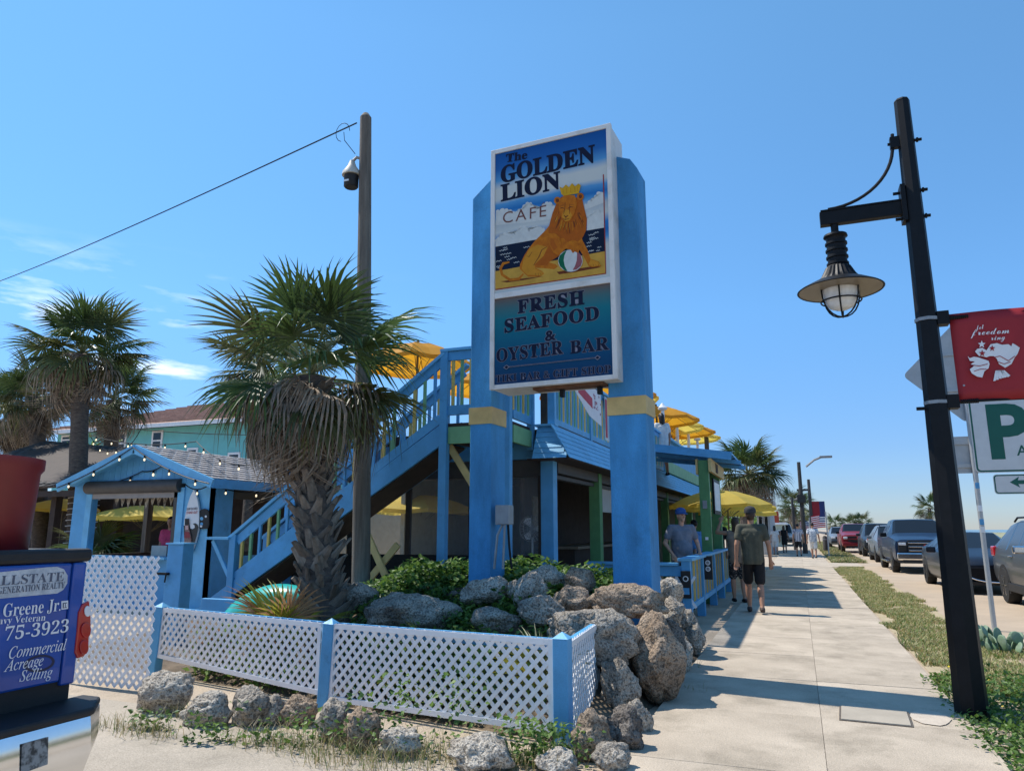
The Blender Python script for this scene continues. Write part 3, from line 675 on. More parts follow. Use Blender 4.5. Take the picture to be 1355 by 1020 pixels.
# box extents
u0=local(sp(649,300))[0]; u1=local(sp(811.5,300))[0]; zt=(sp(650,200).z+sp(803,163).z)/2; zb_=(sp(650,520).z+sp(812,497).z)/2
def boxS(b,ua,ub,da,db_,za,zb2,m=0):
    Mx=Matrix((SE,-SN,Vector((0,0,1)))).transposed()
    c=SP+SE*(ua+ub)/2-SN*(da+db_)/2; c.z=(za+zb2)/2
    return b.box(c,(abs(ub-ua),abs(db_-da),abs(zb2-za)),Mx,m)
m_frame=mat('sign_frame_white',(.72,.70,.66),.5,.12,3,.2,40,col2=(.52,.47,.40),lo=.25,hi=.5)
DEP=.52
b=MB(); boxS(b,u0+.012,u1-.012,.03,DEP,zb_+.012,zt-.012); box=b.build('cabinet',m_frame,sign)
fw=.055
for nm,a in(('frame',(u0,u0+fw,-.0,.06,zb_,zt)),('frame',(u1-fw,u1,-.0,.06,zb_,zt)),('frame',(u0+fw,u1-fw,.002,.058,zt-fw,zt)),('frame',(u0+fw,u1-fw,.002,.058,zb_,zb_+fw)),('frame',(u0+fw,u1-fw,.004,.055,(sp(653,391).z+sp(806,371).z)/2-.035,(sp(653,391).z+sp(806,371).z)/2+.035))):
    b=MB(); boxS(b,*a); b.build(nm,m_frame,sign,bevel=.004)
b=MB(); boxS(b,u0+.5,u1-.2,.12,.3,zb_-.02,zb_+.011); b.build('drip_plate',mat('rusty_steel',(.16,.08,.045),.8,.3,8),sign)
for q in(.8,1.25):
    b=MB(); boxS(b,u0+q,u0+q+.05,.2,.26,zb_-.11,zb_-.02); b.build('floodlight_stub',m_black,sign)
# faces
zmid=(sp(653,391).z+sp(806,371).z)/2
FL=.014
def face(za,zb2,mt,nm):
    b=MB(); p=[SP+SE*ua-SN*.018 for ua in(u0+fw-.005,u1-fw+.005)]
    q=[]
    for pp_,z in((p[0],za),(p[1],za),(p[1],zb2),(p[0],zb2)): v=pp_.copy(); v.z=z; q.append(v)
    b.poly(q); return b.build(nm,mt,sign,fixn=False)
zt2=zt-fw+.004
blue=(.010,.085,.30); lb=(.09,.30,.55); wh=(.56,.58,.54)
mA=rampmat('sign_sky_print',2,[(0,wh),(.25,wh),(.30,lb),(.345,(.02,.15,.42)),(.40,(.03,.20,.48)),(.455,wh),(.52,(.42,.46,.47)),(.56,lb),(.60,(.02,.16,.43)),(.65,lb),(.685,wh),(.76,wh),(.82,lb),(.90,(.02,.12,.36)),(1,blue)],zmid,zt2,.3,.06)
f1=face(zmid+.03,zt2,mA,'picture_panel')
mB=rampmat('sign_teal_print',2,[(0,(.006,.03,.10)),(.3,(.006,.07,.16)),(.55,(.008,.13,.20)),(.75,(.012,.17,.21)),(.87,(.06,.15,.16)),(1,(.17,.095,.07))],zb_,zmid,.3,.02)
f2=face(zb_+fw-.004,zmid-.03,mB,'text_panel')
C2=lambda x,y:(645+x/6.376,230+y/6.376)
C1=lambda x,y:(640+x/7.528,155+y/7.528)
C3=lambda x,y:(640+x/6.578,370+y/6.578)
_lay=[0]
def art(nm,pts,mt,cv=C2,par=None):
    _lay[0]+=1; lf=-.0172+.00011*_lay[0]
    b=MB(); P_=[sp(*cv(*q),lf) for q in pts]
    for q in P_:   # keep paint inside the panel
        pass
    b.poly(P_); return b.build(nm,mt,par or f1,fixn=False)
def stroke(nm,pts,w,mt,cv=C2,par=None,taper=True):
    _lay[0]+=1; lf=-.0172+.00011*_lay[0]; b=MB(); n_=len(pts); Lf=[];Rt=[]
    for i,p in enumerate(pts):
        a=Vector(pts[max(0,i-1)]);c=Vector(pts[min(n_-1,i+1)]);d=(c-a).normalized(); s_=Vector((-d.y,d.x)); ww=w*(.5 if taper and i in(0,n_-1) else 1)/2
        Lf.append(Vector(p)+s_*ww); Rt.append(Vector(p)-s_*ww)
    for i in range(n_-1):
        b.poly([sp(*cv(*q),lf) for q in(Lf[i],Lf[i+1],Rt[i+1],Rt[i])])
    return b.build(nm,mt,par or f1,fixn=False)
def pm(name,c,r=.5): return mat(name,c,r,.08,14,spec=.12)
k_sea=pm('print_navy',(.008,.014,.035)); k_sand=mat('print_sand',(.56,.31,.05),.5,.15,5,spec=.12); k_wh=pm('print_white',(.60,.61,.57)); k_or=mat('print_orange',(.60,.19,.010),.5,.25,16,col2=(.44,.11,.008),spec=.12); k_or2=pm('print_deep_orange',(.42,.10,.008)); k_or3=pm('print_light_orange',(.58,.24,.02)); k_br=pm('print_brown',(.16,.04,.012)); k_gold=pm('print_gold',(.62,.33,.015)); k_gr=pm('print_green',(.01,.13,.06)); k_rd=pm('print_red',(.33,.04,.03)); k_mv=pm('print_mauve',(.30,.10,.11)); k_nv=pm('print_ink',(.010,.013,.035)); k_cafe=pm('print_cafe',(.17,.07,.06))
def cloud(pts,base,seed):
    r=random.Random(seed); out=[]
    for i in range(len(pts)-1):
        a=Vector(pts[i]);c=Vector(pts[i+1]); d=c-a; n_=max(2,int(d.length/26))
        for k in range(n_):
            p=a+d*(k/n_); q=a+d*((k+1)/n_); mid=(p+q)/2; rr=(q-p).length/2*r.uniform(.9,1.5); nn=Vector((d.y,-d.x)).normalized()
            for j in range(5):
                t_=math.pi*(1-j/4); out.append(tuple(mid+d.normalized()*rr*math.cos(t_)*.95+nn*rr*math.sin(t_)*r.uniform(.9,1.1)))
    return out+list(base)
art('cloud_art',cloud([(65,320),(140,305),(230,330),(300,290),(345,240),(390,290),(440,300),(510,240),(560,290)],[(560,375),(300,410),(66,430)],1),k_wh)
art('cloud_art',cloud([(66,570),(100,535),(160,495),(230,510),(290,440),(345,480),(400,445),(480,470)],[(470,540),(62,612)],2),k_wh)
art('cloud_art',cloud([(815,260),(850,250),(900,205),(950,155),(975,160)],[(977,240),(900,270),(820,300)],3),k_wh)
art('cloud_art',cloud([(838,385),(870,350),(910,315),(975,345)],[(980,452),(835,475)],4),k_wh)
art('sea_art',[(63,612),(980,450),(988,652),(62,822)],k_sea)
r_=random.Random(5)
for k in range(30):
    x=r_.choice([r_.uniform(80,330),r_.uniform(840,960)]); u=(x-62)/920; yt=612-162*u; yb=822-170*u; y=yt+(yb-yt)*r_.uniform(.1,.92); w=r_.uniform(25,45)
    if x+w*1.3>985: continue
    pts=[(x-w*.5+j*w/4,y-j*w/4*.18+(6 if j%2 else -3)) for j in range(6)]
    stroke('wave_art',[(max(66,min(982,a)),c) for a,c in pts],5,k_wh)
art('sand_art',[(62,820),(988,650),(994,838),(62,976)],k_sand)
stroke('border_art',[(62,975),(995,838),(975,2)],9,k_rd,taper=False)
art('shade_art',[(105,905),(300,880),(480,860),(300,895),(160,915)],k_br); art('shade_art',[(580,825),(900,775),(960,785),(720,830),(600,845)],k_br)
stroke('tail_art',[(300,840),(262,884),(185,892),(120,848),(106,795),(130,754),(182,742)],24,k_or)
art('body_art',[(545,330),(520,430),(480,480),(400,560),(350,620),(310,680),(272,760),(268,800),(310,840),(340,866),(440,866),(475,840),(460,820),(400,790),(480,795),(560,803),(592,780),(570,760),(515,745),(600,690),(640,640),(720,600),(775,640),(812,700),(850,775),(880,786),(958,776),(935,738),(868,715),(842,640),(800,560),(760,440),(700,360)],k_or)
art('belly_art',[(385,770),(470,690),(520,600),(560,650),(600,690),(515,745),(500,770)],k_or2)
art('leg_art',[(350,630),(420,596),(505,615),(470,690),(392,765),(402,800),(465,828),(455,858),(330,850),(285,800),(300,720)],k_or3)
stroke('leg_crease_art',[(500,612),(455,640),(430,700),(385,770)],7,k_br)
stroke('leg_crease_art',[(375,655),(345,700),(325,690)],5,k_br)
art('mane_art',[(575,255),(545,330),(515,440),(512,500),(560,500),(600,545),(640,540),(670,575),(720,555),(760,570),(800,535),(832,470),(836,375),(812,280),(795,200),(620,190)],k_or2)
for k in range(46):
    a=r_.uniform(-.1,1.1)*math.pi; x0=680+math.cos(a)*r_.uniform(70,110); y0=330+math.sin(a)*r_.uniform(70,90); l=r_.uniform(40,110)
    dx=math.cos(a)*.5; x1=x0+dx*l*.7; y1=y0+l*.85
    if not(525<x1<825 and y1<560): continue
    stroke('mane_hair_art',[(x0,y0),((x0+x1)/2+r_.uniform(-8,8),(y0+y1)/2),(x1,y1)],r_.uniform(5,10),r_.choice([k_or,k_or3,k_br,k_or]))
for cx,cy in((588,224),(782,190)):
    art('ear_art',[(cx+29*math.cos(t*.4488),cy+31*math.sin(t*.4488)) for t in range(14)],k_or); art('ear_art',[(cx+15*math.cos(t*.4488),cy+17*math.sin(t*.4488)) for t in range(14)],k_br)
art('face_art',[(605,225),(598,285),(622,365),(652,405),(700,392),(738,320),(755,245),(735,180),(645,178)],k_or)
art('muzzle_art',[(635,325),(660,300),(690,305),(712,350),(690,392),(655,402),(628,360)],k_or3)
for pts,w in(([(612,292),(628,284),(645,292)],9),([(680,288),(700,278),(722,280)],9),([(610,275),(640,262)],6),([(690,262),(725,258)],6),([(645,350),(660,365),(680,348)],12),([(660,365),(655,385)],5),([(635,378),(655,386),(690,376)],6),([(655,240),(650,300),(640,340)],6),([(690,250),(692,300),(690,340)],5)): stroke('face_line_art',pts,w,k_br)
art('crown_art',[(605,108),(632,120),(660,90),(685,112),(712,78),(738,104),(765,82),(787,96),(768,165),(640,184),(622,172)],k_gold)
for x in(635,665,700,735,760): stroke('crown_line_art',[(x,125-(x-635)*.12),(x+3,168-(x-635)*.12)],5,k_or2)
art('ball_art',[(698+104*math.cos(t*.2244),733+93*math.sin(t*.2244)) for t in range(28)],k_wh)
art('ball_green_art',[(640,660),(608,690),(596,735),(612,780),(650,815),(675,822),(652,780),(642,730),(648,690),(668,645)],k_gr)
art('ball_red_art',[(755,655),(785,680),(799,735),(788,775),(750,808),(718,812),(740,770),(752,730),(755,690)],k_mv)
art('paw_art',[(520,510),(565,498),(608,535),(622,590),(700,568),(760,590),(778,630),(765,668),(735,655),(720,670),(700,640),(660,630),(600,690),(555,665),(520,600)],k_or)
art('paw_shade_art',[(530,540),(560,560),(590,620),(560,650),(530,600)],k_or2)
for x in(715,735,752): stroke('paw_line_art',[(x,630),(x+4,660)],5,k_br)
art('foot_art',[(850,765),(870,722),(930,740),(956,772),(890,784)],k_or3)
for x in(890,912,934): stroke('paw_line_art',[(x,760),(x+5,782)],4,k_br)
for x in(405,428,448): stroke('paw_line_art',[(x,838),(x+4,862)],4,k_br)
def wr(txt,a,c,h,cv,mt,style='bold',off=.02,outl=0,par=None,sc=1):
    P0=sp(*cv(*a)); P1=sp(*cv(*c)); hh=(sp(*cv(a[0],a[1]))-sp(*cv(a[0],a[1]-h))).length
    write(par or f1,txt,P0,P1,hh,SN,mt,style,off,outl,k_wh if par is None else k_out,lift=-.0152,spacing=sc)
k_out=pm('print_outline',(.26,.25,.30))
wr('The',(215,447),(430,408),78,C1,k_nv)
wr('GOLDEN',(165,652),(1108,438),158,C1,k_nv,off=.026)
wr('LION',(165,835),(762,700),158,C1,k_nv,off=.026)
wr('CAFÉ'.replace('É','E'),(125,416),(492,354),92,C2,k_cafe,None,-.002,sc=1.25)
stroke('accent_art',[(455,262),(478,240)],9,k_cafe)
wr('FRESH',(290,291),(874,208),112,C3,k_nv,off=.024,outl=.016,par=f2,sc=1.1)
wr('SEAFOOD',(176,457),(1003,342),108,C3,k_nv,off=.024,outl=.016,par=f2,sc=1.1)
wr('&',(530,534),(628,516),84,C3,k_nv,'bold',.03,.02,f2)
wr('OYSTER',(106,714),(688,640),108,C3,k_nv,off=.018,outl=.016,par=f2,sc=1.08)
wr('BAR',(748,642),(1088,604),108,C3,k_nv,off=.014,outl=.014,par=f2,sc=1.08)
wr('TIKI BAR & GIFT SHOP',(100,893),(1104,806),62,C3,k_nv,off=.004,outl=.02,par=f2,sc=1.05)
stroke('arrow_art',[(190,762),(1000,676)],9,k_out,C3,f2,False); stroke('arrow_art',[(200,761),(990,677)],4,k_nv,C3,f2,False)
for cx,cy in((197,761),(990,678)): 
    art('arrow_tip_art',[(cx-28,cy+3),(cx,cy-21),(cx+28,cy-3),(cx,cy+21)],k_out,C3,f2); art('arrow_tip_art',[(cx-19,cy+2),(cx,cy-15),(cx+19,cy-2),(cx,cy+15)],k_nv,C3,f2)
# pillars with sloped shoulder, tan band
def pillar(xl,xr,yf,yb,ztop_in,ztop_out,zband0,zband1,chamf,label):
    b=MB()
    if chamf=='right': prof=[(xl,-.2),(xr,-.2),(xr,ztop_out),(xr-.08,ztop_out+.13),(xl,ztop_in)]
    else: prof=[(xl,-.2),(xr,-.2),(xr,ztop_in),(xl,ztop_out)]
    # rotate to sign direction about pillar centre
    c=Vector(((xl+xr)/2,yf,0))
    def w(x,y,z): q=SE*(x-c.x)-SN*(y-yf); return Vector((c.x+q.x,yf+q.y,z))
    b.prism([w(x,yf,z) for x,z in prof],w(0,yb,0)-w(0,yf,0)); o=b.build('pillar',m_bluestucco,sign,bevel=.012); o['label']=label
    d=MB(); e=.012; d.box((w((xl+xr)/2,(yf+yb)/2,0)+Vector((0,0,(zband0+zband1)/2))),(xr-xl+2*e,yb-yf+2*e,zband1-zband0),Matrix((SE,-SN,Vector((0,0,1)))).transposed()); d.build('band',m_tan,o)
    return o
yR=7.86
a=ony(813,500,yR); c_=ony(857,560,yR)
zbR=ony(838,548,yR).z; ztR=ony(838,524,yR).z
pr=pillar(a.x-.08,ony(855,560,yR).x,yR,yR+.40,ony(812,200,yR).z,ony(850,221,yR).z,zbR,ztR,'right','right blue stucco pillar with tan band')
yL=7.98
pl_=pillar(ony(621,600,yL).x,ony(650,600,yL).x,yL,yL+.40,ony(650,240,yL).z+.05,ony(624,263,yL).z,ony(636,561,yL).z,ony(636,539,yL).z,'left','left blue stucco pillar with tan band')
# meter box and conduits on the left pillar
xs=ony(653,680,yL).x+.10
b=MB(); b.bx(xs-.07,xs+.10,yL-.02,yL+.14,ony(660,694,yL).z,ony(660,668,yL).z); mbx=b.build('meter_box',m_grey,sign,bevel=.008)
b=MB(); z0=ony(660,694,yL).z
b.tube([(xs,yL+.03,z0),(xs-.05,yL-.0,z0-.12),(xs-.08,yL-.02,z0-.5)],.016,6); b.tube([(xs+.03,yL+.03,z0),(xs+.02,yL,z0-.5)],.014,6); b.tube([(xs+.06,yL+.06,z0),(xs+.10,yL,z0-.25),(xs+.13,yL,z0-.5)],.014,6,1)
b.build('conduit',[m_grey,m_black],sign,smooth=True)
# ================= RESTAURANT =================
XF=-3.4; YB=10.5; YE=33.0; ZD=3.05
rest=thing('restaurant','blue two storey beach restaurant with open ground floor and roof deck','restaurant',(XF,YB,0))
def part(nm,b,m,par=None,**k): return b.build(nm,m,par or rest,**k)
# floor slab, deck slab, rear walls
part('floor',MB().bx(-8.3,XF+.02,YB,YE,0,.13),m_conc2)
part('deck_floor',MB().bx(-8.3,XF,YB,YE,2.86,3.03),m_dkwood)
part('inner_wall',MB().bx(-8.3,-8.2,14.5,YE,.13,2.86),mat('cream_wall',(.42,.38,.28),.8,.1))
part('inner_wall',MB().bx(-8.2,XF-.3,YE-.1,YE,.13,2.86),bpy.data.materials['cream_wall'])
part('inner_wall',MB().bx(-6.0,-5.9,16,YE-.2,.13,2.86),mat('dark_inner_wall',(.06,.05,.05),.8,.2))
# header beam under deck edge (front + street)
part('beam',MB().bx(-8.3,XF+.02,YB-.02,YB+.12,2.58,2.86),m_blue)
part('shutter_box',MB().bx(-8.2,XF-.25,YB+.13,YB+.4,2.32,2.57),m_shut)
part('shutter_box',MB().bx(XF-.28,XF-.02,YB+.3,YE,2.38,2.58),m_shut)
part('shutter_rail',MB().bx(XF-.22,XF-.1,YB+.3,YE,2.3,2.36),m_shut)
# posts on the street side
ys=[YB+.08,13.35,15.9,18.5,21,23.5,26,28.5,31,32.9]
for i,y in enumerate(ys): part('post',MB().bx(XF-.2,XF-.0,y-.1,y+.1,.13,2.86),m_blue if i==0 else m_grn2,bevel=.006)
part('shutter_guide',MB().bx(XF-.14,XF-.06,YB+.22,YB+.3,.13,2.4),m_shut)
part('shutter_guide',MB().bx(XF-.14,XF-.06,13.62,13.7,.13,2.4),m_shut)
part('roll_shutter',MB().bx(XF-.2,XF-.14,14.0,15.75,1.85,2.36),mat('shutter_pale',(.5,.47,.42),.6,.1,3))
# low front wall (black) and window strip
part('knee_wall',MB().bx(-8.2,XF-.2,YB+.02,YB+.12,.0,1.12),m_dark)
m_vinyl=mat('clear_vinyl',(.8,.82,.85),.08,0,trans=0,alpha=.07,spec=.5)
xs_=[-8.15,-7.0,-5.9,-4.78,-3.62]
for i in range(4):
    part('window_pane',MB().bx(xs_[i]+.03,xs_[i+1]-.03,YB+.06,YB+.066,1.13,2.30),m_vinyl)
for x in xs_[1:]: part('mullion',MB().bx(x-.04,x+.04,YB+.03,YB+.1,1.12,2.32),m_dkwood)
part('post',MB().bx(-8.3,-8.1,YB-.02,YB+.18,0,2.86),m_blue)
# counter & stuff inside street side
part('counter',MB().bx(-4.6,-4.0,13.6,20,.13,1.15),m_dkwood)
part('counter_top',MB().bx(-4.7,-3.9,13.5,20.1,1.15,1.2),mat('counter_top',(.2,.15,.1),.4,.2))
part('wall_picture',MB().bx(-5.895,-5.86,16.5,17.3,1.5,2.3),mat('picture',(.35,.33,.28),.6,.4,4))
# sloped clapboard skirt, boards lapped; flared front end
nb=6
def skx(t): return XF+.05+.28*t
for k in range(nb):
    t0=k/nb;t1=(k+1)/nb; z0=3.06-.50*t0; z1=3.06-.50*t1; lap=.018
    b=MB(); x0=skx(t0);x1=skx(t1)
    b.prism([(x0,YB-.32,z0),(x0+.016,YB-.32,z0),(x1+.016+lap,YB-.32,z1-.01),(x1+lap,YB-.32,z1-.01)],(0,YE-YB+.32,0)); part('clapboard',b,m_blue2)
    # front-facing skirt piece round the corner
    b=MB(); yq=lambda t:YB-.06-.26*t
    b.prism([(XF-.22,yq(t0),z0),(XF-.22,yq(t0)-.016,z0),(XF-.22,yq(t1)-.016-lap,z1-.01),(XF-.22,yq(t1)-lap,z1-.01)],(.27+.28*(t0+t1)/2,0,0)); part('clapboard',b,m_blue2)
part('skirt_cap',MB().bx(XF-.26,XF+.08,YB-.14,YB+.02,3.06,3.09),m_blue2)
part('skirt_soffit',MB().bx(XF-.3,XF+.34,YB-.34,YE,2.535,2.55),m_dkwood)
# left end of the building: small shingled skirt end seen left of the palm
p=ony(392,600,YB)
b=MB(); b.prism([(p.x-.18,YB-.3,2.60),(p.x+.5,YB-.3,2.60),(p.x+.5,YB,3.10),(p.x+.06,YB,3.10)],(0,.06,0)); part('skirt_end',b,m_blue2)
part('side_post',MB().bx(p.x+.05,p.x+.4,YB,YB+.3,.0,2.62),m_dkwood)
# fascia bands further along the street facade
part('green_fascia',MB().bx(XF+.03,XF+.12,20.5,YE,3.08,3.4),m_grn)
part('parapet',MB().bx(XF-.05,XF+.02,20.5,YE,3.05,4.05),m_blue)
part('parapet_cap',MB().bx(XF-.1,XF+.14,20.4,YE,4.05,4.12),m_blue2)
# ---- balusters helper ----
bal={'y':MB().bx(-.02,.02,-.02,.02,0,1).mesh('baluster',m_yel),'g':MB().bx(-.02,.02,-.02,.02,0,1).mesh('baluster',m_grn),'b':MB().bx(-.02,.02,-.02,.02,0,1).mesh('baluster',m_blue)}
def balusters(par,A,B,za,zb2,zat,zbt,pitch,seq='ygb',w=1):
    A=Vector(A);B=Vector(B);n_=max(1,int((B-A).length/pitch))
    for i in range(n_):
        u=(i+.5)/n_; p=A.lerp(B,u); z0=za+(zb2-za)*u; z1=zat+(zbt-zat)*u
        kid('baluster',bal[seq[i%len(seq)]],par,Matrix.Translation((p.x,p.y,z0))@Matrix.Diagonal((w,w,z1-z0,1)))
# upper deck railing (street side)
dr=thing('deck_railing','striped yellow green and blue railing along the roof deck street edge','railing',(XF,YB,ZD))
for y in(YB-.02,12.6,15.2,17.8,20.4): part('post',MB().bx(XF-.06,XF+.05,y-.05,y+.05,3.03,4.08),m_blue,dr)
part('top_rail',MB().bx(XF-.08,XF+.07,YB-.08,20.45,4.08,4.13),m_blue2,dr)
part('upper_rail',MB().bx(XF-.03,XF+.02,YB+.03,20.35,3.97,4.075),m_blue,dr)
part('bottom_rail',MB().bx(XF-.03,XF+.03,YB+.03,20.35,3.10,3.19),m_blue,dr)
balusters(dr,(XF,YB+.05,0),(XF,20.35,0),3.19,3.19,3.97,3.97,.105,'ybgb')
part('stair_screen',MB().bx(-3.6,XF-.1,YB+.0,YB+.05,3.03,4.1),m_dkwood)
# banners on the railing
ban=thing('banner','white fabric banner with a red bar hung on the deck railing, nearer one','banner',(XF+.06,11.5,3.5))
mban=mat('banner_cloth',(.78,.76,.78),.7,.06,6)
def onf(x,y): return onx(x,y,XF+.06)
q=[V(XF+.06,11.05,4.06),V(XF+.06,13.25,4.06),V(XF+.065,13.25,3.42),V(XF+.065,12.4,3.50),V(XF+.06,11.15,3.92)]
b=MB(); b.prism(q,(.006,0,0)); part('cloth',b,mban,ban)
b=MB(); b.prism([V(XF+.0685,11.7,3.97),V(XF+.0685,12.62,3.85),V(XF+.0715,12.62,3.66),V(XF+.0715,11.7,3.80)],(.002,0,0)); part('red_bar',b,mat('banner_red',(.5,.03,.05),.6,.1),ban)
for k in range(16):
    b=MB(); y=12.7+rnd.random()*.5; z=3.6+rnd.random()*.38; s_=rnd.uniform(.02,.05); b.box((XF+.074,y,z),(.003,s_,s_)); part('print_blot',b,mat('blot',(rnd.choice([.4,.05]),.05,rnd.choice([.08,.25])),.6,0) if k<4 else bpy.data.materials['blot'],ban)
ban2=thing('banner','white picture banner with red edge hung on the deck railing, farther one','banner',(XF+.06,14.4,3.5))
b=MB(); b.bx(XF+.06,XF+.066,13.55,16.6,3.2,4.05); part('cloth',b,mat('picture_banner',(.70,.70,.70),.6,.3,1.4,col2=(.30,.45,.55),lo=.4,hi=.55),ban2)
b=MB(); b.bx(XF+.068,XF+.071,13.58,13.72,3.25,4.0); part('red_edge',b,bpy.data.materials['banner_red'],ban2)
b=MB(); b.bx(XF+.068,XF+.071,14.0,14.5,3.22,3.5); part('dark_picture',b,m_dark,ban2)
write(ban2,'R & S',V(XF+.066,14.2,3.68),V(XF+.066,15.8,3.68),.22,V(1,0,0),m_white,'bold',.02,lift=.003)
# ---- landing and stairs ----
YS=9.5; XA=-4.75; XB=-3.72
st=thing('staircase','blue outdoor staircase with yellow green and blue balusters up to the deck','staircase',(XA,YS,0))
for x,y in((XA,YS),(XB-.04,YS)): part('post',MB().bx(x-.06,x+.06,y-.06,y+.06,0,4.12),m_blue,st,bevel=.005)
part('landing_floor',MB().bx(XA,XB,YS,YB-.03,2.96,3.04),m_dkwood,st)
part('landing_fascia',MB().bx(XA+.07,XB-.11,YS-.02,YS+.03,2.74,2.985),m_grn,st)
part('landing_fascia',MB().bx(XB-.02,XB+.03,YS+.08,YB-.05,2.74,2.985),m_grn,st)
for k in range(4): part('joist',MB().bx(XA+.1+k*.28,XA+.15+k*.28,YS+.04,YB-.03,2.76,2.955),m_dkwood,st)
part('top_rail',MB().bx(XA-.06,XB+.04,YS-.07,YS+.07,4.12,4.16),m_blue2,st)
part('upper_rail',MB().bx(XA+.06,XB-.1,YS-.03,YS+.02,3.98,4.115),m_blue,st); part('bottom_rail',MB().bx(XA+.06,XB-.1,YS-.03,YS+.03,3.16,3.30),m_blue,st)
balusters(st,(XA+.06,YS,0),(XB-.1,YS,0),3.30,3.30,3.98,3.98,.135,'ygyb')
part('top_rail',MB().bx(XB-.06,XB+.05,YS+.08,YB-.1,4.12,4.16),m_blue2,st); part('bottom_rail',MB().bx(XB-.02,XB+.03,YS+.08,YB-.1,3.08,3.2),m_blue,st)
balusters(st,(XB,YS+.06,0),(XB,YB-.1,0),3.2,3.2,4.12,4.12,.1,'ybgb')
part('post',MB().bx(XB-.05,XB+.05,YB-.16,YB-.07,2.7,4.14),m_blue,st)
# braces (tan)
for a_,c_ in(((XA+.04,YS+.1,2.72),(XA+.85,YS+.12,1.5)),((XA+.85,YS+.1,1.45),(XA+.2,YS+.12,.8)),((XB-.06,YS+.1,2.7),(XB-.5,YS+.1,1.9))):
    b=MB(); b.bar(a_,c_,.04,.10,up=(0,0,1)); part('brace',b,m_tan,st)
# flight: from landing edge down to the left
X1=-9.0; slope=(3.0-.0)/(XA-(-9.45))
def sz(x): return 3.0+(x-XA)*slope     # nosing line
for yy,nm in((YS,'stringer'),(YB-.22,'stringer')):
    b=MB(); b.prism([(XA,yy-.03,sz(XA)+.06),(XA,yy-.03,sz(XA)-.25),(-9.3,yy-.03,sz(-9.3)-.15),(-9.3,yy-.03,sz(-9.3)+.06)],(0,.05,0)); part(nm,b,m_blue,st)
nst=16
for k in range(nst):
    x=XA-(k+.5)*(XA+9.3)/nst; z=sz(x)
    part('tread',MB().bx(x-.17,x+.15,YS+.022,YB-.25,z-.05,z-.01),m_dkwood,st); part('riser',MB().bx(x+.13,x+.15,YS+.022,YB-.25,z-.01,z+.12),m_dkwood,st)
part('underside',MB().prism([(XA-.02,YS+.03,sz(XA)-.24),(XA-.02,YS+.03,sz(XA)-.27),(-9.2,YS+.03,sz(-9.2)-.20),(-9.2,YS+.03,sz(-9.2)-.17)],(0,.72,0)),m_dkwood,st)
XN=-8.45
for yy in(YS,YB-.2):
    part('newel',MB().bx(XN-.07,XN+.05,yy-.06,yy+.06,0,sz(XN)+.80),m_blue,st,bevel=.005)
    part('handrail',MB().bar((XN-.1,yy,sz(XN-.1)+.80),(XA,yy,sz(XA)+1.10),.13,.045),m_blue2,st)
    part('upper_rail',MB().bar((XN+.05,yy,sz(XN)+.70),(XA-.06,yy,sz(XA)+.985),.045,.14),m_blue,st)
    part('bottom_rail',MB().bar((XN+.05,yy,sz(XN)+.14),(XA-.06,yy,sz(XA)+.12),.05,.13),m_blue,st)
    balusters(st,(XN+.06,yy,0),(XA-.08,yy,0),sz(XN)+.18,sz(XA)+.18,sz(XN)+.64,sz(XA)+.93,.165,'ygb')
part('rail_shelf',MB().bx(XN-.52,XN-.06,YS-.1,YS+.12,sz(XN)+.72,sz(XN)+.76),m_blue2,st)
part('shelf_brace',MB().bar((XN-.45,YS,sz(XN)+.70),(XN-.06,YS,sz(XN)+.12),.04,.06),m_blue2,st)
part('brace',MB().bar((-6.15,YS+.1,1.6),(-5.55,YS+.1,.55),.04,.1),m_tan,st); part('brace',MB().bar((-5.55,YS+.14,1.3),(-6.1,YS+.14,.7),.04,.1),m_tan,st)
# white deck lamp posts
for i,(x,y,Yd) in enumerate(((882,537,21.3),(900,553,24),(914,568,26.7),(926,581,29.3))):
    lp=thing('deck_lamp','white deck lamp post with round cap, '+['nearest','second','third','farthest'][i]+' along the roof edge','lamp',(XF-.1,Yd,4.1),0,'white deck lamps')
    b=MB(); b.lathe([(.055,0),(.05,.85)],10); b.build('pole',m_white,lp,True,world=False)
    b=MB(); b.lathe([(.06,.85),(.13,.88),(.14,.93),(.09,.97),(.05,1.03),(.02,1.07)],14); b.build('cap',m_white,lp,True,world=False)
# ---- awning with green posts over the entrance ----
aw=thing('entrance_awning','blue corrugated awning on green posts over the sidewalk entrance','awning',(-1.8,16,0))
b=MB(); vs=[];fs=[]; n_=64
y0,y1=16.0,20.2; xa,xb=XF+.1,-1.22
for i in range(n_+1):
    y=y0+(y1-y0)*i/n_; dz=.025*math.sin(i*math.pi/2)
    for x,z in((xa,3.40),(xb,3.10)): vs.append((x,y,z+dz))
    for x,z in((xa,3.385),(xb,3.085)): vs.append((x,y,z+dz))
for i in range(n_):
    o=i*4; fs+=[(o,o+1,o+5,o+4),(o+2,o+6,o+7,o+3),(o+1,o+3,o+7,o+5),(o,o+4,o+6,o+2)]
b.add(vs,fs); part('metal_sheet',b,mat('blue_metal_sheet',(.06,.21,.45),.35,.1,4),aw)
part('fascia',MB().bar((xa,y0-.03,3.34),(xb,y0-.03,3.04),.03,.17),m_blue,aw)
part('rafter',MB().bar((xa,y0+1.2,3.28),(xb+.1,y0+1.2,3.0),.05,.09),m_blue,aw); part('rafter',MB().bar((xa,y0+2.8,3.28),(xb+.1,y0+2.8,3.0),.05,.09),m_blue,aw)
for y in(16.15,18.4):
    part('post',MB().bx(-1.93,-1.72,y-.1,y+.1,.0,2.98),m_grn2,aw,bevel=.006)
    part('bracket',MB().bx(-1.98,-1.935,y-.13,y+.13,2.68,3.0),m_tan,aw)
